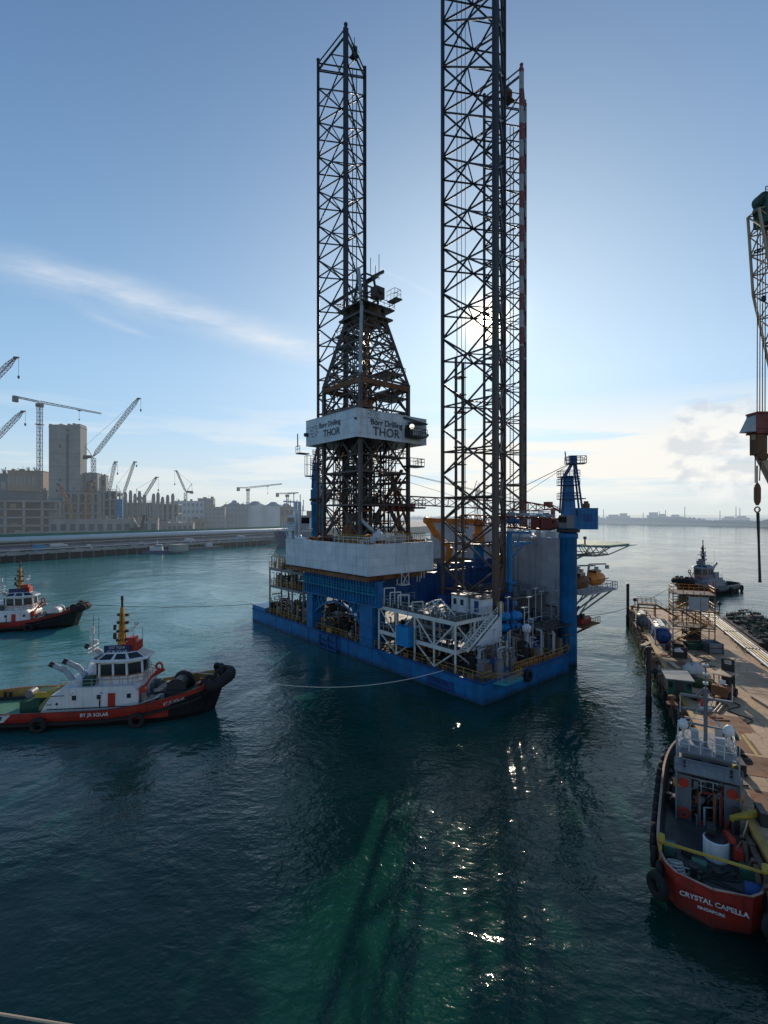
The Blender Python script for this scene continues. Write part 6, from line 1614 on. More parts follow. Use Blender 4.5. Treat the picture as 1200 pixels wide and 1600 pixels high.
# loose gear scattered on the berth side
r = random.Random(31)
kinds = [('timber_baulk', 'loose timber baulk', 'timber', 'crane_tan'), ('steel_plate', 'loose rusty plate', 'plate', 'rust'), ('pipe_length', 'loose pipe length', 'pipe', 'leg_brown')]
spots = [(1008, 1008, 'beside the second tank'), (1022, 1030, 'near the thick pile'), (1030, 1050, 'between the thick pile and the shed'), (1052, 1042, 'in front of the black skip'), (1040, 1024, 'in the shade of the dark tank'), (1092, 1085, 'under the shed eaves'), (1110, 1100, 'beside the hydrant'), (1120, 1120, 'on the paving short of the tarpaulin'), (1075, 1048, 'beside the white bag'), (1190, 1100, 'on the open paving by the forklift'), (1012, 994, 'at the tank frame'), (1122, 1108, 'behind the forklift')]
for k, (px, py, where) in enumerate(spots):
    nm, lb, ct, mt = kinds[k % 3]; t = jthing(nm, lb + ' ' + where, ct, px, py, r.uniform(-.5, .5)); mb = MB()
    if k % 3 == 0: mb.bb(-.15, .15, -1.6, 1.6, .02, .3); mb.bb(.2, .5, -1.4, 1.5, .02, .28)
    elif k % 3 == 1: mb.bb(-.7, .7, -1.0, 1.0, .02, .1); mb.bb(-.6, .3, -.6, .8, .1, .18)
    else: mb.tube((-.1, -2, .16), (.1, 2, .16), .14, 8); mb.tube((.2, -1.8, .16), (.35, 1.9, .16), .12, 8)
    mb.build('piece', mt, t)
# drums, pallets and tyres left about
for k, (px, py) in enumerate(((1046, 1012), (1049, 1014), (1052, 1011), (1043, 1016))):
    t = jthing('oil_drum', 'one of four oil drums standing together beside the round-ended tank', 'drum', px, py, 0, 'oil drums by the tank')
    mb = MB(); mb.lathe([(.05, 0), (.29, .0), (.3, .28), (.32, .3), (.3, .32), (.3, .58), (.32, .6), (.3, .62), (.3, .88), (.05, .88)], (0, 0, 0), 16); mb.build('drum_body', ('rust', 'deep_blue', 'rust', 'dark_steel')[k], t)
for lb, px, py in (('grey pallet leaning flat beside the bollard abreast of the tug mast', 1150, 1222), ('pallet on the paving beyond the white bag', 1100, 1040), ('pallet of timber by the stair foot at the far end', 1046, 972)):
    t = jthing('pallet', lb, 'pallet', px, py, .3); mb = MB()
    for k in range(6): mb.bb(-.6, .6, -.6 + k * .22, -.46 + k * .22, .12, .16)
    mb.build('deck_board', 'crane_tan', t); mb = MB()
    for x in (-.5, 0, .5): mb.bb(x - .05, x + .05, -.6, .66, 0, .12)
    mb.build('bearer', 'leg_brown', t)
for lb, px, py in (('old tyre lying flat behind the hydrant', 1104, 1096), ('old tyre lying by the shed wall', 1090, 1094), ('old tyre on the berth edge short of the thick pile', 1024, 1052)):
    t = jthing('old_tyre', lb, 'tyre', px, py); mb = MB(); mb.torus((0, 0, .2), .45, .2, (0, 0, 1), 16, 7); mb.build('tread', 'tyre', t, True)
for k, (lb, px, py, ln) in enumerate((('black hose snaking over the paving behind the forklift', 1150, 1110, 7), ('tan rope trailing from the coil to the berth edge', 1140, 1190, 5), ('black hose lying past the scaffold foot', 1100, 1032, 6))):
    t = jthing('hose', lb, 'hose', px, py); mb = MB(); mb.path([(math.sin(j * .9 + k) * .8, -ln / 2 + j * ln / 12, .06) for j in range(13)], .06, 6); mb.build('hose_run', ('rope_dark', 'crane_tan', 'rope_dark')[k], t)
# barge of scrap beyond the outer edge
bp = G(1185, 1010); t = thing('scrap_barge', 'dark barge heaped with stones and scrap beyond the outer jetty edge', 'barge', (bp.x + 4.2, bp.y + 6, 0), JA - PI / 2)
mb = MB(); mb.prism([(-3.2, -13), (4.5, -13), (4.5, 10), (2.5, 13), (-1.5, 13), (-3.2, 10)], -1, 1.9); mb.build('hull', 'tug_black', t)
mb = MB(); r = random.Random(77)
for k in range(260):
    y = r.uniform(-12, 11); x = r.uniform(-2.6, 4); s = r.uniform(.2, .8); zc = 1.9 + max(0, (1.5 + 1.0 * math.sin(y * .9)) * (1 - ((x - .6) / 3.4) ** 2)) * r.uniform(.2, 1)
    mb.box((x, y, zc), (s, s * r.uniform(.5, 1.3), s * r.uniform(.4, 1)), r.uniform(0, 3))
mb.build('scrap_heap', 'stone', t)['kind'] = 'stuff'
mb = MB()
for k in range(260):
    y = r.gauss(0, 6); x = r.uniform(-2.4, 3.8); mb.add([(x, y, 2.2), (x + .12, y + .1, 2.2), (x + r.uniform(-.4, .4), y + r.uniform(-.4, .4), 2.6 + r.uniform(.4, 1.7))], [(0, 1, 2)])
mb.build('weed', 'tarp_green', t)
# ---------------------------------------------------------------- quay cranes out of the picture's edge
t = thing('quay_crane', 'dark green and tan lattice crane boom with its hoist ropes hanging over the jetty', 'crane', (48.3, 50, JZ))
b0, b1, b2 = Vector((0, 0, 3.0)), Vector((-8.6, 0, 43.5)), Vector((-10.1, 0, 52.4))
mb = MB(); mb.lattice(b0, b1, 2.0, 2.6, 16, .14, .075, 2.0, 2.6, up=(0, 1, 0)); mb.lattice(b1, b2 - Vector((0, 0, 1.2)), 2.6, 1.5, 4, .14, .08, 2.6, 1.5, up=(0, 1, 0)); mb.build('boom', 'crane_tan', t)
mb = MB(); mb.box((-9.3, 0, 51.0), (1.9, 1.6, 2.6), .1); mb.lathe([(.75, -.5), (.75, .5)], (-9.9, 0, 52.2), 14, (0, 1, 0)); mb.lathe([(.45, -.3), (.45, .3)], (-10.3, 0, 51.2), 12, (0, 1, 0)); mb.beam((-8.6, 0, 49), (-8.2, 0, 45), .5, .7); mb.rail([(-10.2, -.8, 52.6), (-8.4, -.8, 52.6)], .6, .5, .05); mb.build('boom_head', 'crane_green', t)
mb = MB()
for dx in (-.15, .25, .65, 1.05): mb.tube((-10.3 + dx * .9, dx * .3, 51.6), (-10.35 + dx * .9, dx * .3, 28.6), .05, 5)
mb.torus((-10.3, 0, 47.2), .35, .08, (0, 0, 1), 10, 5); mb.box((-9.7, .1, 42.4), (.3, .3, .5)); mb.build('hoist_rope', 'chain_black', t)
mb = MB(); mb.bb(-1.5, 3.5, -1.6, 1.6, 1.2, 4.0); mb.build('crane_house', 'crane_green', t)
mb = MB(); mb.bb(-2.5, 3, -2.2, -1.4, 0, 1.2); mb.bb(-2.5, 3, 1.4, 2.2, 0, 1.2); mb.build('crawler_track', 'dark_steel', t)
t = thing('red_davit_crane', 'deep red box-beam crane head on a tan raking leg with hook block hanging', 'crane', (50, 46, JZ))
Y0 = 46.0
hx = 34.4 - 50
mb = MB(); mb.beam((hx - .1, 0, 28.9), (8, 0, 28.9), 1.3, 1.75); mb.beam((hx - .1, 0, 29.85), (8, 0, 29.85), 1.5, .14); mb.beam((hx - .1, 0, 28.0), (8, 0, 28.0), 1.5, .14); mb.beam((hx, -.68, 28.4), (8, -.68, 28.4), .06, .1); mb.build('box_beam', 'red_boom', t)
mb = MB(); mb.add([(hx - .9, -.5, 28.1), (hx, -.6, 28.1), (hx, -.6, 29.8), (hx - .9, .5, 28.1), (hx, .6, 28.1), (hx, .6, 29.8)], [(0, 1, 2), (5, 4, 3), (0, 2, 5, 3), (0, 3, 4, 1)]); mb.build('nose_plate', 'light_grey', t)
mb = MB(); mb.beam((hx + .5, 0, 26.3), (hx + 7.6, 0, 12.0), .7, .5); mb.beam((hx + .5, 0, 26.3), (hx + .2, 0, 28.6), .5, .5); mb.beam((hx + 7.6, 0, 12), (4, 0, 1), .7, .5); mb.beam((hx + 2.0, .5, 25.6), (hx + 9, .5, 14), .3, .35); mb.build('raking_leg', 'crane_tan', t)
mb = MB(); mb.bb(hx + .1, hx + 1.0, -.5, .5, 26.0, 28.2); mb.lathe([(.4, -.2), (.4, .2)], (hx + .5, -.6, 25.8), 10, (0, 1, 0)); mb.beam((hx + 2, 0, 25), (hx + 6, 0, 24.2), .5, .7); mb.build('sheave_block', 'rust', t)
mb = MB(); mb.tube((hx + .25, 0, 26.0), (hx + .25, 0, 23.4), .05, 5); mb.tube((hx + .75, 0, 26.0), (hx + .65, 0, 23.6), .05, 5); mb.build('fall_rope', 'chain_black', t)
mb = MB(); mb.lathe([(.1, -.2), (.25, .1), (.28, .4), (.28, 1.4), (.2, 1.7), (.08, 1.9)], (hx + .45, 0, 21.5), 12); mb.torus((hx + .45, 0, 20.9), .25, .07, (0, 1, 0), 12, 6); mb.lathe([(.07, 0), (.07, 1.6)], (hx + .42, 0, 23.4), 6); mb.build('hook_block', 'rust', t)
mb = MB(); mb.lathe([(.12, -6.5), (.15, -6.4), (.12, -6.2), (.10, -3), (.14, 0)], (hx + .5, 0, 20.6), 10, (-.03, 0, 1)); mb.build('hanging_pole', 'dark_steel', t)
mb = MB(); mb.bb(3, 7, -1.5, 1.5, 0, 28); mb.build('tower', 'red_boom', t)
# ================================================================== far shores, pier, town
mb = MB()
def sheet(name, poly, z, mat, base=-1.0):
    m_ = MB(); m_.prism(poly, base, z); return tag(m_.build(name, mat), kind='structure')
PO = Vector((-190, 225, 0)); PP = Vector((.549, .836, 0)).normalized(); PN = Vector((-PP.y, PP.x, 0))
PANG = math.atan2(PP.y, PP.x)
def PT(a, n, z=0.0): return PO + PP * a + PN * n + Vector((0, 0, z))
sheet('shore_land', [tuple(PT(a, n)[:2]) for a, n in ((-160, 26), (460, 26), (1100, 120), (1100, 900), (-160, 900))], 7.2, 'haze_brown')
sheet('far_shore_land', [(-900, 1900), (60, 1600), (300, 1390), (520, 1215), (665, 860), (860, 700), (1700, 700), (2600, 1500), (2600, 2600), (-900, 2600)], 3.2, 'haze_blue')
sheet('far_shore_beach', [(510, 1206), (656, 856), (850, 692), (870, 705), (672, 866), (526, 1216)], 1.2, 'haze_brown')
# pier in front
pier = thing('pier', 'long low pier on dark piles running along the far port-side shore', 'pier', PO, PANG)
mb = MB(); mb.bb(-120, 190, 0, 8, 3.5, 4.4); mb.build('pier_deck', 'concrete_haze', pier)
mb = MB(); mb.bb(-120, 190, -.2, 0, 3.2, 4.7); mb.build('edge_beam', 'concrete_haze', pier)
for k in range(50):
    mb = MB(); mb.tube((-118 + k * 6.2, 1.0, -3), (-118 + k * 6.2, 1.0, 3.5), .5, 6); mb.build('pile', 'concrete_dark', pier)
mb = MB(); mb.bb(-120, 190, 5, 8, -2, 3.4); mb.build('shadow_panel', 'dark_steel', pier)  # added dark sheet imitating the shade under the pier deck
for z, n, rr in ((5.6, 1.5, .28), (5.9, 6.5, .45)):
    mb = MB(); mb.tube((-120, n, z), (190, n, z), rr, 8); mb.build('pier_pipe', 'mid_grey' if n > 3 else 'light_grey', pier)
mb = MB()
for k in range(40): mb.bb(-116 + k * 7.7, -115.6 + k * 7.7, 1, 7.5, 4.4, 5.6)
mb.build('pipe_stand', 'concrete_dark', pier)
for k in range(34):
    mb = MB(); a = -112 + k * 9; mb.bb(a, a + .9, -.7, -.2, .4, 3.6); mb.build('rubber_fender', 'tyre', pier)
tr = thing('pipe_trestle', 'upper trestle of dark service pipes behind the low pier', 'trestle', PT(0, 15), PANG)
mb = MB(); mb.bb(-140, 260, 0, 6, 4.6, 5.6); mb.build('trestle_deck', 'concrete_haze', tr)
mb = MB(); mb.bb(-140, 260, 5, 6, 0, 4.6); mb.bb(-140, 260, 3.0, 5.8, 5.62, 7.4); mb.build('shadow_panel', 'concrete_dark', tr)  # dark sheet imitating shade beneath the trestle, with a dark band on its deck
mb = MB()
for k in range(44): mb.tube((-138 + k * 9, .4, -2), (-138 + k * 9, .4, 4.6), .45, 6)
mb.build('trestle_leg', 'concrete_dark', tr)
for k in range(9):
    t = thing('lamp_column', 'slim dark lamp column on the pipe trestle', 'lamp post', PT(-20 + k * 26, 17, 5.6), 0, 'lamp columns along the trestle')
    mb = MB(); mb.tube((0, 0, 0), (0, 0, 3.6), .14, 5); mb.build('column', 'dark_steel', t); mb = MB(); mb.box((0, -.3, 3.6), (.5, .9, .25)); mb.build('lamp_head', 'dark_steel', t)
wl_ = thing('bund_wall', 'long pale blue-grey bund wall with green screen along its top', 'wall', PT(0, 30), PANG)
mb = MB(); mb.bb(-160, 420, 0, 1.2, 4, 8.3); mb.build('lower_wall', 'concrete_dark', wl_)
mb = MB(); mb.tube((-160, -1.2, 9.6), (420, -1.2, 9.6), 1.55, 12); mb.build('pale_duct', 'pale_pipe', wl_, True)
mb = MB(); mb.bb(-160, 420, 2.4, 2.6, 7, 12.6); mb.build('green_screen', 'screen_green', wl_)
for k in range(14):
    t = thing('pier_crate', 'stack of pale cargo crates standing on the low pier deck', 'crate', PT(-10 + k * 13 + (k * 7) % 5, 3.6 + (k % 3) * .7, 4.4), PANG, 'cargo crates along the pier')
    mb = MB(); q = 1 + (k * 5) % 4 * .5; mb.bb(-q, q, -.9, .9, 0, 1.3); mb.bb(-q * .6, q * .5, -.7, .7, 1.3, 1.3 + (k % 2) * .9 + .05); mb.build('crate_body', ('haze_white', 'haze_brown', 'concrete_haze', 'scaffold_blue', 'concrete_dark')[k % 5], t)
def vehicle(label, a, n, z, cab='haze_white', L=6.0, boxm=None):
    p = PT(a, n, z); t = thing('parked_truck', label, 'truck', p, PANG)
    mb = MB(); mb.bb(L / 2 - 1.8, L / 2, -1.1, 1.1, .5, 2.6); mb.build('cab', cab, t)
    mb = MB(); mb.bb(-L / 2, L / 2 - 2, -1.15, 1.15, .9, 3.0); mb.build('cargo_box', boxm or cab, t)
    for x in (-L / 2 + 1, L / 2 - 1):
        for y in (-1, 1): mb = MB(); mb.lathe([(.5, -.15), (.5, .15)], (x, y, .5), 10, (0, 1, 0)); mb.build('wheel', 'tyre', t)
    mb = MB(); mb.box((L / 2 + .02, 0, 2.0), (.06, 1.9, .8)); mb.build('windscreen', 'glass_dark', t)
vehicle('white truck far along the pier road near the silos', 168, 12.0, 4.4); vehicle('pale lorry on the pier road beyond the workboat', 42, 10, 4.4, L=8); vehicle('dark blue truck close behind the pale lorry', 33, 10, 4.4, 'scaffold_blue'); vehicle('white van body parked on the open pier deck', 118, 4.2, 4.4)
vehicle('small pale truck on the pier road below the frame building', 12, 10, 4.4)
# floating pontoon and workboat
p = G(246, 864); t = thing('workboat', 'small dark-hulled workboat with white cabin moored at the low pier', 'boat', p, PANG * .2)
mb = MB(); mb.prism([(-8, -2.2), (5, -2.2), (8.5, 0), (5, 2.2), (-8, 2.2)], -.5, 1.5); mb.build('hull', 'name_board', t)
mb = MB(); mb.bb(-4, 3, -1.6, 1.6, 1.5, 3.6); mb.bb(-1, 2.6, -1.4, 1.4, 3.6, 5.0); cb_ = mb.build('cabin', 'haze_white', t)
mb = MB(); mb.bb(-1.05, 2.7, -1.42, 1.42, 4.0, 4.6); mb.build('cabin_glass', 'glass_dark', t)
mb = MB(); mb.tube((0, 0, 5), (0, 0, 8), .12, 5); mb.beam((-.8, 0, 6.6), (.8, 0, 6.6), .12); mb.build('mast', 'off_white', t)
p = G(279, 864); t = thing('mooring_dolphin', 'square concrete mooring dolphin beside the small workboat', 'dolphin', p, PANG)
mb = MB(); mb.bb(-4, 4, -4, 4, 1.2, 5.2); mb.build('cap', 'concrete_haze', t)
for x in (-3, 3):
    for y in (-3, 3): mb = MB(); mb.tube((x, y, -3), (x, y, 1.2), .6, 8); mb.build('pile', 'concrete_dark', t)
p = G(318, 858); t = thing('pontoon', 'flat grey pontoon with a white hut moored beyond the dolphin', 'pontoon', p, PANG)
mb = MB(); mb.bb(-13, 13, -4, 4, -.5, 1.6); mb.build('hull', 'concrete_dark', t); mb = MB(); mb.bb(2, 6, -1.5, 1.5, 1.6, 4); mb.build('hut', 'haze_white', t)
# dark moored ship
p = G(440, 855); t = thing('moored_ship', 'dark-hulled ship moored bow-on beyond the port quarter of the rig', 'ship', p + Vector((6, 26, 0)), R(250))
mb = MB(); mb.add([(26, 0, 11.5), (18, 9, 10.5), (-30, 10, 9.5), (-30, -10, 9.5), (18, -9, 10.5), (22, 0, -1), (15, 7, -1), (-30, 8, -1), (-30, -8, -1), (15, -7, -1)], [(0, 1, 2, 3, 4), (0, 5, 6, 1), (1, 6, 7, 2), (2, 7, 8, 3), (3, 8, 9, 4), (4, 9, 5, 0)]); mb.build('hull', 'name_board', t)
mb = MB(); mb.bb(-26, -8, -7, 7, 9.8, 16); mb.bb(-22, -10, -6, 6, 16, 20); mb.build('superstructure', 'haze_white', t)
mb = MB(); mb.bb(-24, -19, -2, 2, 20, 26); mb.build('funnel', 'haze_brown', t); mb = MB(); mb.tube((-9, 0, 20), (-9, 0, 30), .3, 6); mb.beam((-9, -3, 26), (-9, 3, 26), .3); mb.build('mast', 'mid_grey', t)

# ------------------------------------------------------------------ building site
GZ = 7.2
def at_ground(px, Y): return Vector(((px - 600) * Y / F, Y, GZ))
def z_of(py, Y): return CAMZ - (py - HZ) * Y / F
rb = random.Random(11)
def frame_building(name, label, px0, px1, pt, Y, ns, nb, dp=26, rz=R(14), mat='concrete_haze', pb=None):
    x0, x1 = (px0 - 600) * Y / F, (px1 - 600) * Y / F; wd = x1 - x0; g = GZ if pb is None else z_of(pb, Y); hgt = z_of(pt, Y) - g
    t = thing(name, label, 'building', ((x0 + x1) / 2, Y, g), rz)
    for k in range(ns + 1):
        z = hgt * k / ns; mb = MB(); mb.bb(-wd / 2 - .5, wd / 2 + .5, -dp / 2, dp / 2, z - .9 if k else 0, z + .3); mb.build('floor_slab', mat, t)
    for k in range(nb + 1):
        for y in (-dp / 2 + .6, dp / 2 - 1):
            mb = MB(); x = -wd / 2 + wd * k / nb; cw = min(.9, wd / nb * .16); mb.bb(x - cw, x + cw, y - .6, y + .6, .3, hgt - .9); mb.build('column', mat, t)
    mb = MB(); mb.bb(-wd / 2 + 1, wd / 2 - 1, dp / 2 - 6, dp / 2 - 5.4, .5, hgt - 1); mb.build('rear_screen', 'concrete_dark', t)
    for k in range(ns):
        for c_ in range(nb):
            if rb.random() < .65:
                bw = wd / nb; mb = MB(); xa = -wd / 2 + bw * c_; z = hgt * k / ns; mb.bb(xa + bw * rb.uniform(.1, .4), xa + bw * rb.uniform(.5, .95), -dp / 2 + rb.uniform(2, 8), -dp / 2 + 9, z + .4, z + hgt / ns * rb.uniform(.3, .8)); mb.build('stored_formwork', rb.choice(('concrete_dark', 'haze_brown', 'screen_green', 'concrete_haze', 'rust', 'scaffold_blue')), t)
    mb = MB(); mb.rail([(-wd / 2, -dp / 2 + .5, hgt + .3), (wd / 2, -dp / 2 + .5, hgt + .3)], 1.6, 3, .12)
    for k in range(int(wd / 1.6)): x = rb.uniform(-wd / 2, wd / 2); y = rb.uniform(-dp / 2, dp / 2); mb.tube((x, y, hgt), (x + rb.uniform(-.3, .3), y, hgt + rb.uniform(1, 5)), .15, 4)
    mb.build('starter_bar', 'concrete_dark', t)
    return t
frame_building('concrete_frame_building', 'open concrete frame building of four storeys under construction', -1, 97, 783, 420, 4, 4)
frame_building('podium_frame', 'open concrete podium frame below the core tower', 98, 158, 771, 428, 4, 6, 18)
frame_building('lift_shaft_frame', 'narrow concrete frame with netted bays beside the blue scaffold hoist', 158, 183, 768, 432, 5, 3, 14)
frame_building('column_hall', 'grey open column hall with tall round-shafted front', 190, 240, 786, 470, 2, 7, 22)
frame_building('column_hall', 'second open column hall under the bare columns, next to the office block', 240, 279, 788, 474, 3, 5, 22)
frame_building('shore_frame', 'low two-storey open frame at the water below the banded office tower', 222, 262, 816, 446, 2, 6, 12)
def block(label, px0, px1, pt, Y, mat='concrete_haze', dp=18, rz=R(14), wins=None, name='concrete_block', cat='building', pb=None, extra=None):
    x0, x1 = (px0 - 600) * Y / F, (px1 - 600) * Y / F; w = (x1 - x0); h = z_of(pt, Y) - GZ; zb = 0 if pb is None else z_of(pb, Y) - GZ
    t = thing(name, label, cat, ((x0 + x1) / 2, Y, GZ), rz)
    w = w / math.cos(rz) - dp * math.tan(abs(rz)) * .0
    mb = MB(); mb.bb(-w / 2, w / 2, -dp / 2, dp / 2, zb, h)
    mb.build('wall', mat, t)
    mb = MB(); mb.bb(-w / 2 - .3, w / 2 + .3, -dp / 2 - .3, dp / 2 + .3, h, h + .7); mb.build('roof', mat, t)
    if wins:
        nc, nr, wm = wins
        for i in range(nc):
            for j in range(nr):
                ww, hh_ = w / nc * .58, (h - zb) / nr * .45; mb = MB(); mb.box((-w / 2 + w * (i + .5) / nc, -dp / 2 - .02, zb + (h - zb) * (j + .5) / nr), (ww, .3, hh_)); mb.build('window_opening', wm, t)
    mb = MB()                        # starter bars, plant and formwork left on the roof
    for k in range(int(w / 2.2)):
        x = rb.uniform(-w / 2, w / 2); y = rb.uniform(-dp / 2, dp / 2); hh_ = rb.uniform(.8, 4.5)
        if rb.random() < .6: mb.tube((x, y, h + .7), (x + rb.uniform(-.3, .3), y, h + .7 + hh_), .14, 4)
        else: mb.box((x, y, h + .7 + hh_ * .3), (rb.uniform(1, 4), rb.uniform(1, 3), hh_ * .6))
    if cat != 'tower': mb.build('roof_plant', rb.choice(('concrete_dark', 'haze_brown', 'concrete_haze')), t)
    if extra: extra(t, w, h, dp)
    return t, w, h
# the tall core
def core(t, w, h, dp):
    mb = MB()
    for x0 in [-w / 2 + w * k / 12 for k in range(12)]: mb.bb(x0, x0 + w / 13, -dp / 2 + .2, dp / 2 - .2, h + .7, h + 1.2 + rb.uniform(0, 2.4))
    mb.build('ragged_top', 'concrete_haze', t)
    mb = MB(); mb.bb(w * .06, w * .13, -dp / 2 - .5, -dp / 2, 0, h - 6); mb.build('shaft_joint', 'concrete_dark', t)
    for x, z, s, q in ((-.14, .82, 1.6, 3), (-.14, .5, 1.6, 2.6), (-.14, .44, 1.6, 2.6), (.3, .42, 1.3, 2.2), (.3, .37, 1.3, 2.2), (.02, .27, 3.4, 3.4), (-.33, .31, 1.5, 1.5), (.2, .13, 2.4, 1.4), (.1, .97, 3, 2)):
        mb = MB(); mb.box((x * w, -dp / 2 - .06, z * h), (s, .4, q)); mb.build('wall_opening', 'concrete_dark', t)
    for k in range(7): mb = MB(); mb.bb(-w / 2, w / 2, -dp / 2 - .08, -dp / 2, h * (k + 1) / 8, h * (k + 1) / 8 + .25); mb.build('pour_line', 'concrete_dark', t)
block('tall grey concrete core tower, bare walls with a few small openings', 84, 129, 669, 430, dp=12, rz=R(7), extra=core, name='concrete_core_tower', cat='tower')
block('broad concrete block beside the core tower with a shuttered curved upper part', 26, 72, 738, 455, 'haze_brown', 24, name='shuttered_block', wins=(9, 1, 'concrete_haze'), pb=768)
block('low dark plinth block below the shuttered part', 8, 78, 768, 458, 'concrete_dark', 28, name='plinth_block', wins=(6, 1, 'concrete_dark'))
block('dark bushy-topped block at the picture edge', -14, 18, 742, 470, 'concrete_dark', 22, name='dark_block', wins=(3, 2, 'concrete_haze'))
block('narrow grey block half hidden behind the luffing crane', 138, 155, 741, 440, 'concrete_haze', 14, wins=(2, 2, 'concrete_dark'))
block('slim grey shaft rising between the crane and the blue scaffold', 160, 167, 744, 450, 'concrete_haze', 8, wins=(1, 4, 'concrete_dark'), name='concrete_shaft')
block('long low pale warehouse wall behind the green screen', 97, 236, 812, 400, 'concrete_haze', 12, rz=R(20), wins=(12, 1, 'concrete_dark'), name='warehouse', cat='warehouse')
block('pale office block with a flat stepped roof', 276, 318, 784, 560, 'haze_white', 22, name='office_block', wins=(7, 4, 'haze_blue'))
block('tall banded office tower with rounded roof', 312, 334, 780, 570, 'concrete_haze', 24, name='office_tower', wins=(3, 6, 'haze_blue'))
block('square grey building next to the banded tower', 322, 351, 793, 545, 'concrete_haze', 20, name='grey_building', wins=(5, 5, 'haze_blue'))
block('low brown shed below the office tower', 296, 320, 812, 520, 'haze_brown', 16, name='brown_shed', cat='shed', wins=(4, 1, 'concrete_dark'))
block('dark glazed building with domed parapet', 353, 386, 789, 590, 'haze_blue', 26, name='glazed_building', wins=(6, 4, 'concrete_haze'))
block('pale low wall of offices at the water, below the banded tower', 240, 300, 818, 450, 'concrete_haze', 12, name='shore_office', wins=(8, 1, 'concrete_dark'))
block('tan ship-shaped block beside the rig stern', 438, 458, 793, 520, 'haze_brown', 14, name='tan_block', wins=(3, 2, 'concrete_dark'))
for k, px in enumerate((196, 204, 211, 218, 226, 240, 247, 254, 262, 270)):
    Y = 462; tp = (766, 763, 768, 764, 770, 768, 766, 773, 770, 768)[k] + 6; p = at_ground(px, Y)
    t = thing('concrete_column', 'bare round concrete column standing above the column hall', 'column', p, 0, 'columns above the column hall')
    mb = MB(); hh_ = z_of(tp, Y) - GZ; mb.tube((0, 0, 0), (0, 0, hh_), 1.5, 10); mb.build('shaft', 'concrete_haze', t); mb = MB(); mb.tube((0, 0, hh_), (0, 0, hh_ + 1.6), 1.1, 8); mb.build('bar_cage', 'concrete_dark', t)
for k, (px, Y, rpx, tp) in enumerate(((366, 640, 9, 788), (399, 600, 17, 790), (427, 600, 15, 791), (447, 610, 12, 793))):
    p = at_ground(px, Y); rad = rpx * Y / F; hh_ = z_of(tp, Y) - GZ
    t = thing('storage_silo', ['narrow bluish storage silo with peaked cap beside the glazed building', 'widest pale storage silo with conical cap', 'pale storage silo between the widest silo and the rig', 'storage silo almost touching the rig stern in view'][k], 'silo', p)
    mb = MB(); mb.lathe([(rad, 0), (rad, hh_)], (0, 0, 0), 28); mb.build('drum', ['haze_blue', 'haze_white', 'haze_white', 'haze_blue'][k], t); mb = MB(); mb.lathe([(rad * 1.02, hh_), (rad * .45, hh_ + 3.0), (rad * .3, hh_ + 5), (.2, hh_ + 5.4)], (0, 0, 0), 28); mb.build('cap', 'haze_blue', t)
t = thing('scaffold_hoist', 'bright blue netted scaffold hoist tower on the building site', 'scaffold', at_ground(187, 425), R(14))
mb = MB(); mb.bb(-2.4, 2.4, -2, 2, 0, 29); mb.build('netting', 'scaffold_blue', t)
mb = MB()
for x in (-2.5, 2.5):
    for y in (-2.1, 2.1): mb.tube((x, y, 0), (x, y, 31.5), .18, 5)
for k in range(11): mb.bb(-2.6, 2.6, -2.2, -2.1, k * 2.8, k * 2.8 + .3)
mb.build('scaffold_frame', 'name_board', t)
# cranes
def cl(px, py, Y): return W(px, py, Y)
def tower_crane(label, px, ptop, Y, cj, tipp, tipY, pbase=None, mat='mid_grey', w=3.0):
    base = at_ground(px, Y); zt = z_of(ptop, Y); t = thing('tower_crane', label, 'crane', base)
    mb = MB(); mb.lattice((0, 0, 0), (0, 0, zt - GZ - 3), w, w, int((zt - GZ) / (w * 1.1)), .26, .15); mb.build('mast', mat, t)
    mb = MB(); mb.bb(-2.2, 2.2, -2.2, 2.2, zt - GZ - 4.5, zt - GZ - 1.5); mb.bb(-2.6, 2.6, -2.6, 2.6, zt - GZ - 20, zt - GZ - 19.4); mb.build('slewing_cab', 'dark_steel', t)
    o = Vector((0, 0, zt - GZ)); tip = W(tipp[0], tipp[1], tipY) - base; ct = W(cj[0], cj[1], cj[2]) - base; tip.z = o.z; ct.z = o.z
    mb = MB(); mb.lattice(o, tip, 1.6, 1.0, 26, .18, .1, 1.8, 1.0); mb.build('jib', mat, t)
    mb = MB(); mb.lattice(o, ct, 1.6, 1.6, 8, .2, .1, 1.2, 1.2); mb.build('counter_jib', mat, t)
    d = ct.normalized() if ct.length else Vector((1, 0, 0)); mb = MB(); mb.box(ct + Vector((0, 0, -2.2)) - (ct - o).normalized() * 2, (3.6, 2.6, 4.4), math.atan2((ct - o).y, (ct - o).x)); mb.build('counterweight', 'concrete_dark', t)
    mb = MB(); q = o.lerp(tip, .62); mb.box(q + Vector((0, 0, -1.2)), (2, 2, .8)); mb.tube(q, q + Vector((0, 0, -9)), .12, 4); mb.box(q + Vector((0, 0, -9.5)), (1, 1, 1.2)); mb.build('trolley_hook', 'dark_steel', t)
    return t
tower_crane('tall grey tower crane with level jib reaching over the core tower', 62, 628, 430, (20, 619, 409), (158, 647), 480)
tower_crane('distant tower crane with long thin jib above the silos', 387.5, 762, 640, (370, 762, 640), (440, 758), 560, w=2.6)
tower_crane('small tower crane seen just beside the rig stern', 449, 771, 620, (431, 771, 620), (466, 771), 600, w=2.4)
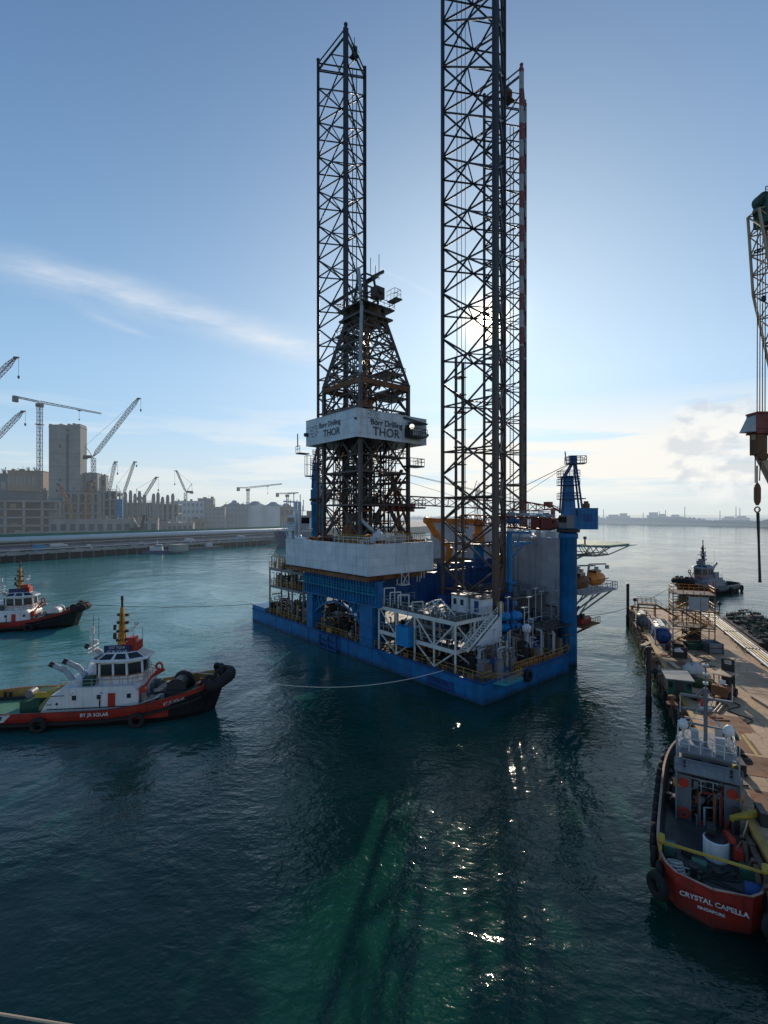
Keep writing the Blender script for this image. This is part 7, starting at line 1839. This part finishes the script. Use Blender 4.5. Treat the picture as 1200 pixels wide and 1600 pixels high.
def luffer(label, pb, tip, Y, mat='mid_grey', w=2.4, mast_top=None, mastw=2.6, hook=None, body=True, name='luffing_crane', gz=None, bmat=None):
    base = W(pb[0], pb[1], Y); g = GZ if gz is None else gz
    t = thing(name, label, 'crane', (base.x, base.y, g)); o = Vector((0, 0, base.z - g)); tp_ = W(tip[0], tip[1], Y) - Vector((base.x, base.y, g))
    d = (tp_ - o).normalized(); n_ = max(6, int((tp_ - o).length / (w * 1.3)))
    mb = MB(); a, b2 = o.lerp(tp_, .08), o.lerp(tp_, .92); mb.lattice(o, a, .5, w, 2, .2, .12, .5, w); mb.lattice(a, b2, w, w, n_, .2, .12); mb.lattice(b2, tp_, w, .9, 3, .2, .12); mb.build('boom', mat, t)
    mb = MB(); mb.beam(tp_, tp_ + Vector((2.6 * (1 if d.x > 0 else -1), 0, .3)), 1.0, .8); mb.box(tp_, (2, 1.4, 1.4)); hk = tp_ + Vector((2.2 * (1 if d.x > 0 else -1), 0, 0)); hl = hook or 8; mb.tube(hk, hk + Vector((0, 0, -hl)), .12, 4); mb.lathe([(.1, -2.2), (.7, -1.6), (.7, -.2), (.1, .2)], hk + Vector((0, 0, -hl)), 8); mb.build('hook_line', 'dark_steel', t)
    if o.z > 4:
        mb = MB(); mb.lattice((0, 0, 0), (0, 0, o.z - 1.5), mastw, mastw, max(3, int(o.z / mastw)), .22, .13); mb.build('mast', bmat or mat, t)
    sgn = -1 if d.x > 0 else 1
    mb = MB(); mb.bb(sgn * 1, sgn * 8, -1.4, 1.4, o.z - 1.6, o.z + .8); mb.box((sgn * 7, 0, o.z - 1.4), (3, 2.6, 2.2)); mb.build('machinery_deck', 'dark_steel', t)
    gt = Vector((sgn * 7, 0, o.z + 9)); mb = MB(); mb.beam((sgn * 1, 0, o.z), gt, .4); mb.beam((sgn * 7.5, 0, o.z), gt, .3); mb.build('gantry', 'dark_steel', t)
    mb = MB(); mb.tube(gt, tp_, .1, 4); mb.build('pendant_line', 'dark_steel', t)
    return t
luffer('luffing crane with long raised boom just beside the core tower', (146, 713), (216, 623), 425, hook=9)
luffer('red-tipped luffing boom highest at the picture edge', (-118, 706), (24, 559), 330, 'red_boom', hook=12, w=2.6)
luffer('pale luffing boom lower down at the picture edge', (-60, 742), (35, 643), 380, 'mid_grey', hook=9, w=2.6)
luffer('short grey luffing crane behind the concrete shafts', (170, 768), (180, 722), 470, hook=10, w=2.2)
luffer('thin pale crane boom leaning over the blue scaffold', (193, 772), (210, 722), 500, 'concrete_haze', hook=3, w=1.8)
luffer('grey crane boom standing over the column hall', (224, 778), (244, 746), 500, 'mid_grey', hook=12, w=2.0)
luffer('dark thin luffing crane on a short mast over the office block', (290, 768), (276, 736), 560, 'mid_grey', hook=14, w=1.6)
luffer('orange crawler crane boom leaning beside the core tower', (127, 832), (93, 757), 400, 'crane_orange', hook=4, w=2.2, name='crawler_crane')
luffer('orange crawler crane boom standing almost upright under the luffing crane', (130, 834), (143, 752), 405, 'crane_orange', hook=4, w=3.2, name='crawler_crane')
luffer('small dark mobile crane boom behind the green screen', (221, 826), (225, 806), 390, 'dark_steel', hook=2, w=1.2, name='mobile_crane')
# rebar clumps on the shuttered block
for k, px in enumerate((6, 30, 45, 57)):
    Y = 456; t = thing('rebar_cage', 'dark branching bar cage on top of the shuttered block', 'bar cage', (at_ground(px, Y).x, Y, z_of(742, Y)), 0, 'bar cages on the shuttered block')
    mb = MB(); r = random.Random(k)
    for j in range(14): a = r.uniform(0, 6.28); mb.tube((0, 0, 0), (3.2 * math.cos(a) * r.random(), 3.2 * math.sin(a) * r.random(), r.uniform(3, 7.5)), .22, 4)
    mb.build('bar', 'concrete_dark', t)
# ------------------------------------------------------------------ far shore: trees, plant, stacks
mb = MB(); r = random.Random(9)
def shore_pt(u, back):      # u 0..1 along the far shore from the port side to the starboard edge
    pts = [Vector((-860, 1905, 0)), Vector((60, 1610, 0)), Vector((300, 1400, 0)), Vector((525, 1222, 0)), Vector((668, 880, 0)), Vector((870, 715, 0)), Vector((1100, 705, 0))]
    k = min(len(pts) - 2, int(u * (len(pts) - 1))); f = u * (len(pts) - 1) - k; p = pts[k].lerp(pts[k + 1], f); d = (pts[k + 1] - pts[k]).normalized(); return p + Vector((-d.y, d.x, 0)) * back
for k in range(5200):
    u = r.random(); p = shore_pt(u, 14 + r.random() * 120); hgt = (8 + 3 * math.sin(u * 37) + 2 * math.sin(u * 113)) * r.uniform(.6, 1.15); s = r.uniform(3, 7)
    vs = [(p.x + s * math.cos(a) * r.uniform(.5, 1), p.y + s * math.sin(a) * .7, 3.2 + hgt * zz) for a, zz in ((0, .25), (1.3, .8), (2.4, .45), (3.3, .95), (4.2, .3), (5.2, .75))]
    mb.add([(p.x, p.y, 2.5)] + vs + [(p.x, p.y, 3.2 + hgt)], [(0, 1, 2), (0, 2, 3), (0, 3, 4), (0, 4, 5), (0, 5, 6), (0, 6, 1), (7, 2, 1), (7, 3, 2), (7, 4, 3), (7, 5, 4), (7, 6, 5), (7, 1, 6)])
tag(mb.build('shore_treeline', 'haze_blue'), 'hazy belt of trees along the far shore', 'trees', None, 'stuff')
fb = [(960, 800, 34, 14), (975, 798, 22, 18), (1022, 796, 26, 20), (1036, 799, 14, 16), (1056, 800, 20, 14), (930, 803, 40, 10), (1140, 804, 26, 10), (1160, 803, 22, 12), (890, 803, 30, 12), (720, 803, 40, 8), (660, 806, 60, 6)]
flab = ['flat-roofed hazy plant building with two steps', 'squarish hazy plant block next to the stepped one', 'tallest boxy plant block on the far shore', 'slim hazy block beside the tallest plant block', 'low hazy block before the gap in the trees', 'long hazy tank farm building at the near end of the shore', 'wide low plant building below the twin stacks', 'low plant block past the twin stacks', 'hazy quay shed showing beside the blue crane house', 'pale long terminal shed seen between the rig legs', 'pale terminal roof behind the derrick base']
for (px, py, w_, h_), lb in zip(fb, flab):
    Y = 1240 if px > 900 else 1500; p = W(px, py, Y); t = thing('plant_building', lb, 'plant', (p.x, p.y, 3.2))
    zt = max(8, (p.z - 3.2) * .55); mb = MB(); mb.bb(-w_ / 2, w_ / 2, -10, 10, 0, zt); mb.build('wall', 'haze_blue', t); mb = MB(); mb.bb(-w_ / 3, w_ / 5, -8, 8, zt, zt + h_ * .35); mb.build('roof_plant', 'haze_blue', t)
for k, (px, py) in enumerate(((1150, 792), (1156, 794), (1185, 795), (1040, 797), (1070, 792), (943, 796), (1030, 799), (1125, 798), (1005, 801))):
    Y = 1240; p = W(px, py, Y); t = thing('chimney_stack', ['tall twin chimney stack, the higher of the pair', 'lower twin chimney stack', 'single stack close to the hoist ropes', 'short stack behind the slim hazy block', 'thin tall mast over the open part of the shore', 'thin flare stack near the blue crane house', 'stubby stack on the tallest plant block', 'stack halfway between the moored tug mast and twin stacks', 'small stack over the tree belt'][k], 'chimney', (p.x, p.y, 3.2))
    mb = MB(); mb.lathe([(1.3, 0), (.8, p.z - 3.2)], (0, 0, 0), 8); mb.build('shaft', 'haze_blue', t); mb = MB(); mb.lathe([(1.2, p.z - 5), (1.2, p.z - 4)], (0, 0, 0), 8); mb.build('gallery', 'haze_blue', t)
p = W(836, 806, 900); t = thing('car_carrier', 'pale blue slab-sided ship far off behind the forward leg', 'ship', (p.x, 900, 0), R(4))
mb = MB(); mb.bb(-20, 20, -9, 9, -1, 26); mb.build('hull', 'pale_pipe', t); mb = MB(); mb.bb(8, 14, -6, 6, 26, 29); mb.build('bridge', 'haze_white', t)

# ------------------------------------------------------------------ mooring lines
def line(name, label, p, q, sag, rad, mat, n=22):
    p, q = Vector(p), Vector(q); pts = []
    for k in range(n + 1):
        u = k / n; v = p.lerp(q, u); v.z -= sag * 4 * u * (1 - u); pts.append(v)
    mb = MB(); mb.path(pts, rad, 5); o = mb.build(name, mat); tag(o, label, 'rope'); return o
ntm = NT.location
hd = Vector((math.cos(NT.rotation_euler.z), math.sin(NT.rotation_euler.z), 0))
rigl = RIGN + RU * 6.4 + RV * -.1 + Vector((0, 0, 2.9))
bow = Vector(ntm) + hd * 13.6 + Vector((0, 0, 4.0))
line('towing_hawser', 'pale towing hawser sagging from the largest tug bow to the rig transom', bow, rigl, 1.9, .045, 'rope_white')
line('tow_line', 'short pale tow line from winch to bow on the largest tug', Vector(ntm) + hd * 9.5 + Vector((0, 0, 4.6)), bow, .1, .05, 'rope_white', 8)
line('tow_line', 'thin dark tow line from the second red tug to the rig port corner', (-64.0, 105.2, 4.2), RIGN + RU * 63 + Vector((0, 0, 3.7)), .6, .05, 'rope_dark')
line('mooring_line', 'thin dark mooring line from the rig lifeboat side to the far jetty corner', RIGN + RV * 26 + RU * 5 + Vector((0, 0, 7)), J(60, .6, JZ + .8), 1.0, .05, 'rope_dark')
line('mooring_line', 'dark line from the far jetty corner up to the dark tug bow', J(60, .6, JZ + .8), (84, 141.5, 3.6), .5, .05, 'rope_dark')
line('mooring_line', 'yellowish hawser from the moored tug quarter to the yellow beam bracket', capc + Vector((-1.5, -5.2, 2.5)), G(1168, 1282, JZ + .45), .3, .04, 'crane_tan', 8)
line('mooring_line', 'yellowish hawser from the moored tug foredeck to the bollard by its mast', capc + Vector((2.6, 3.4, 3.2)), G(1136, 1212, JZ + .7), .3, .04, 'crane_tan', 8)
# thin handrail wire by the camera platform
t_ = tag(MB(), ) if False else None
mb = MB(); mb.tube(W(-40, 1578, 3.2), W(120, 1604, 3.0), .009, 6); tag(mb.build('guard_wire', 'crane_tan'), 'thin tan guard wire crossing the lowest corner of the view', 'wire')
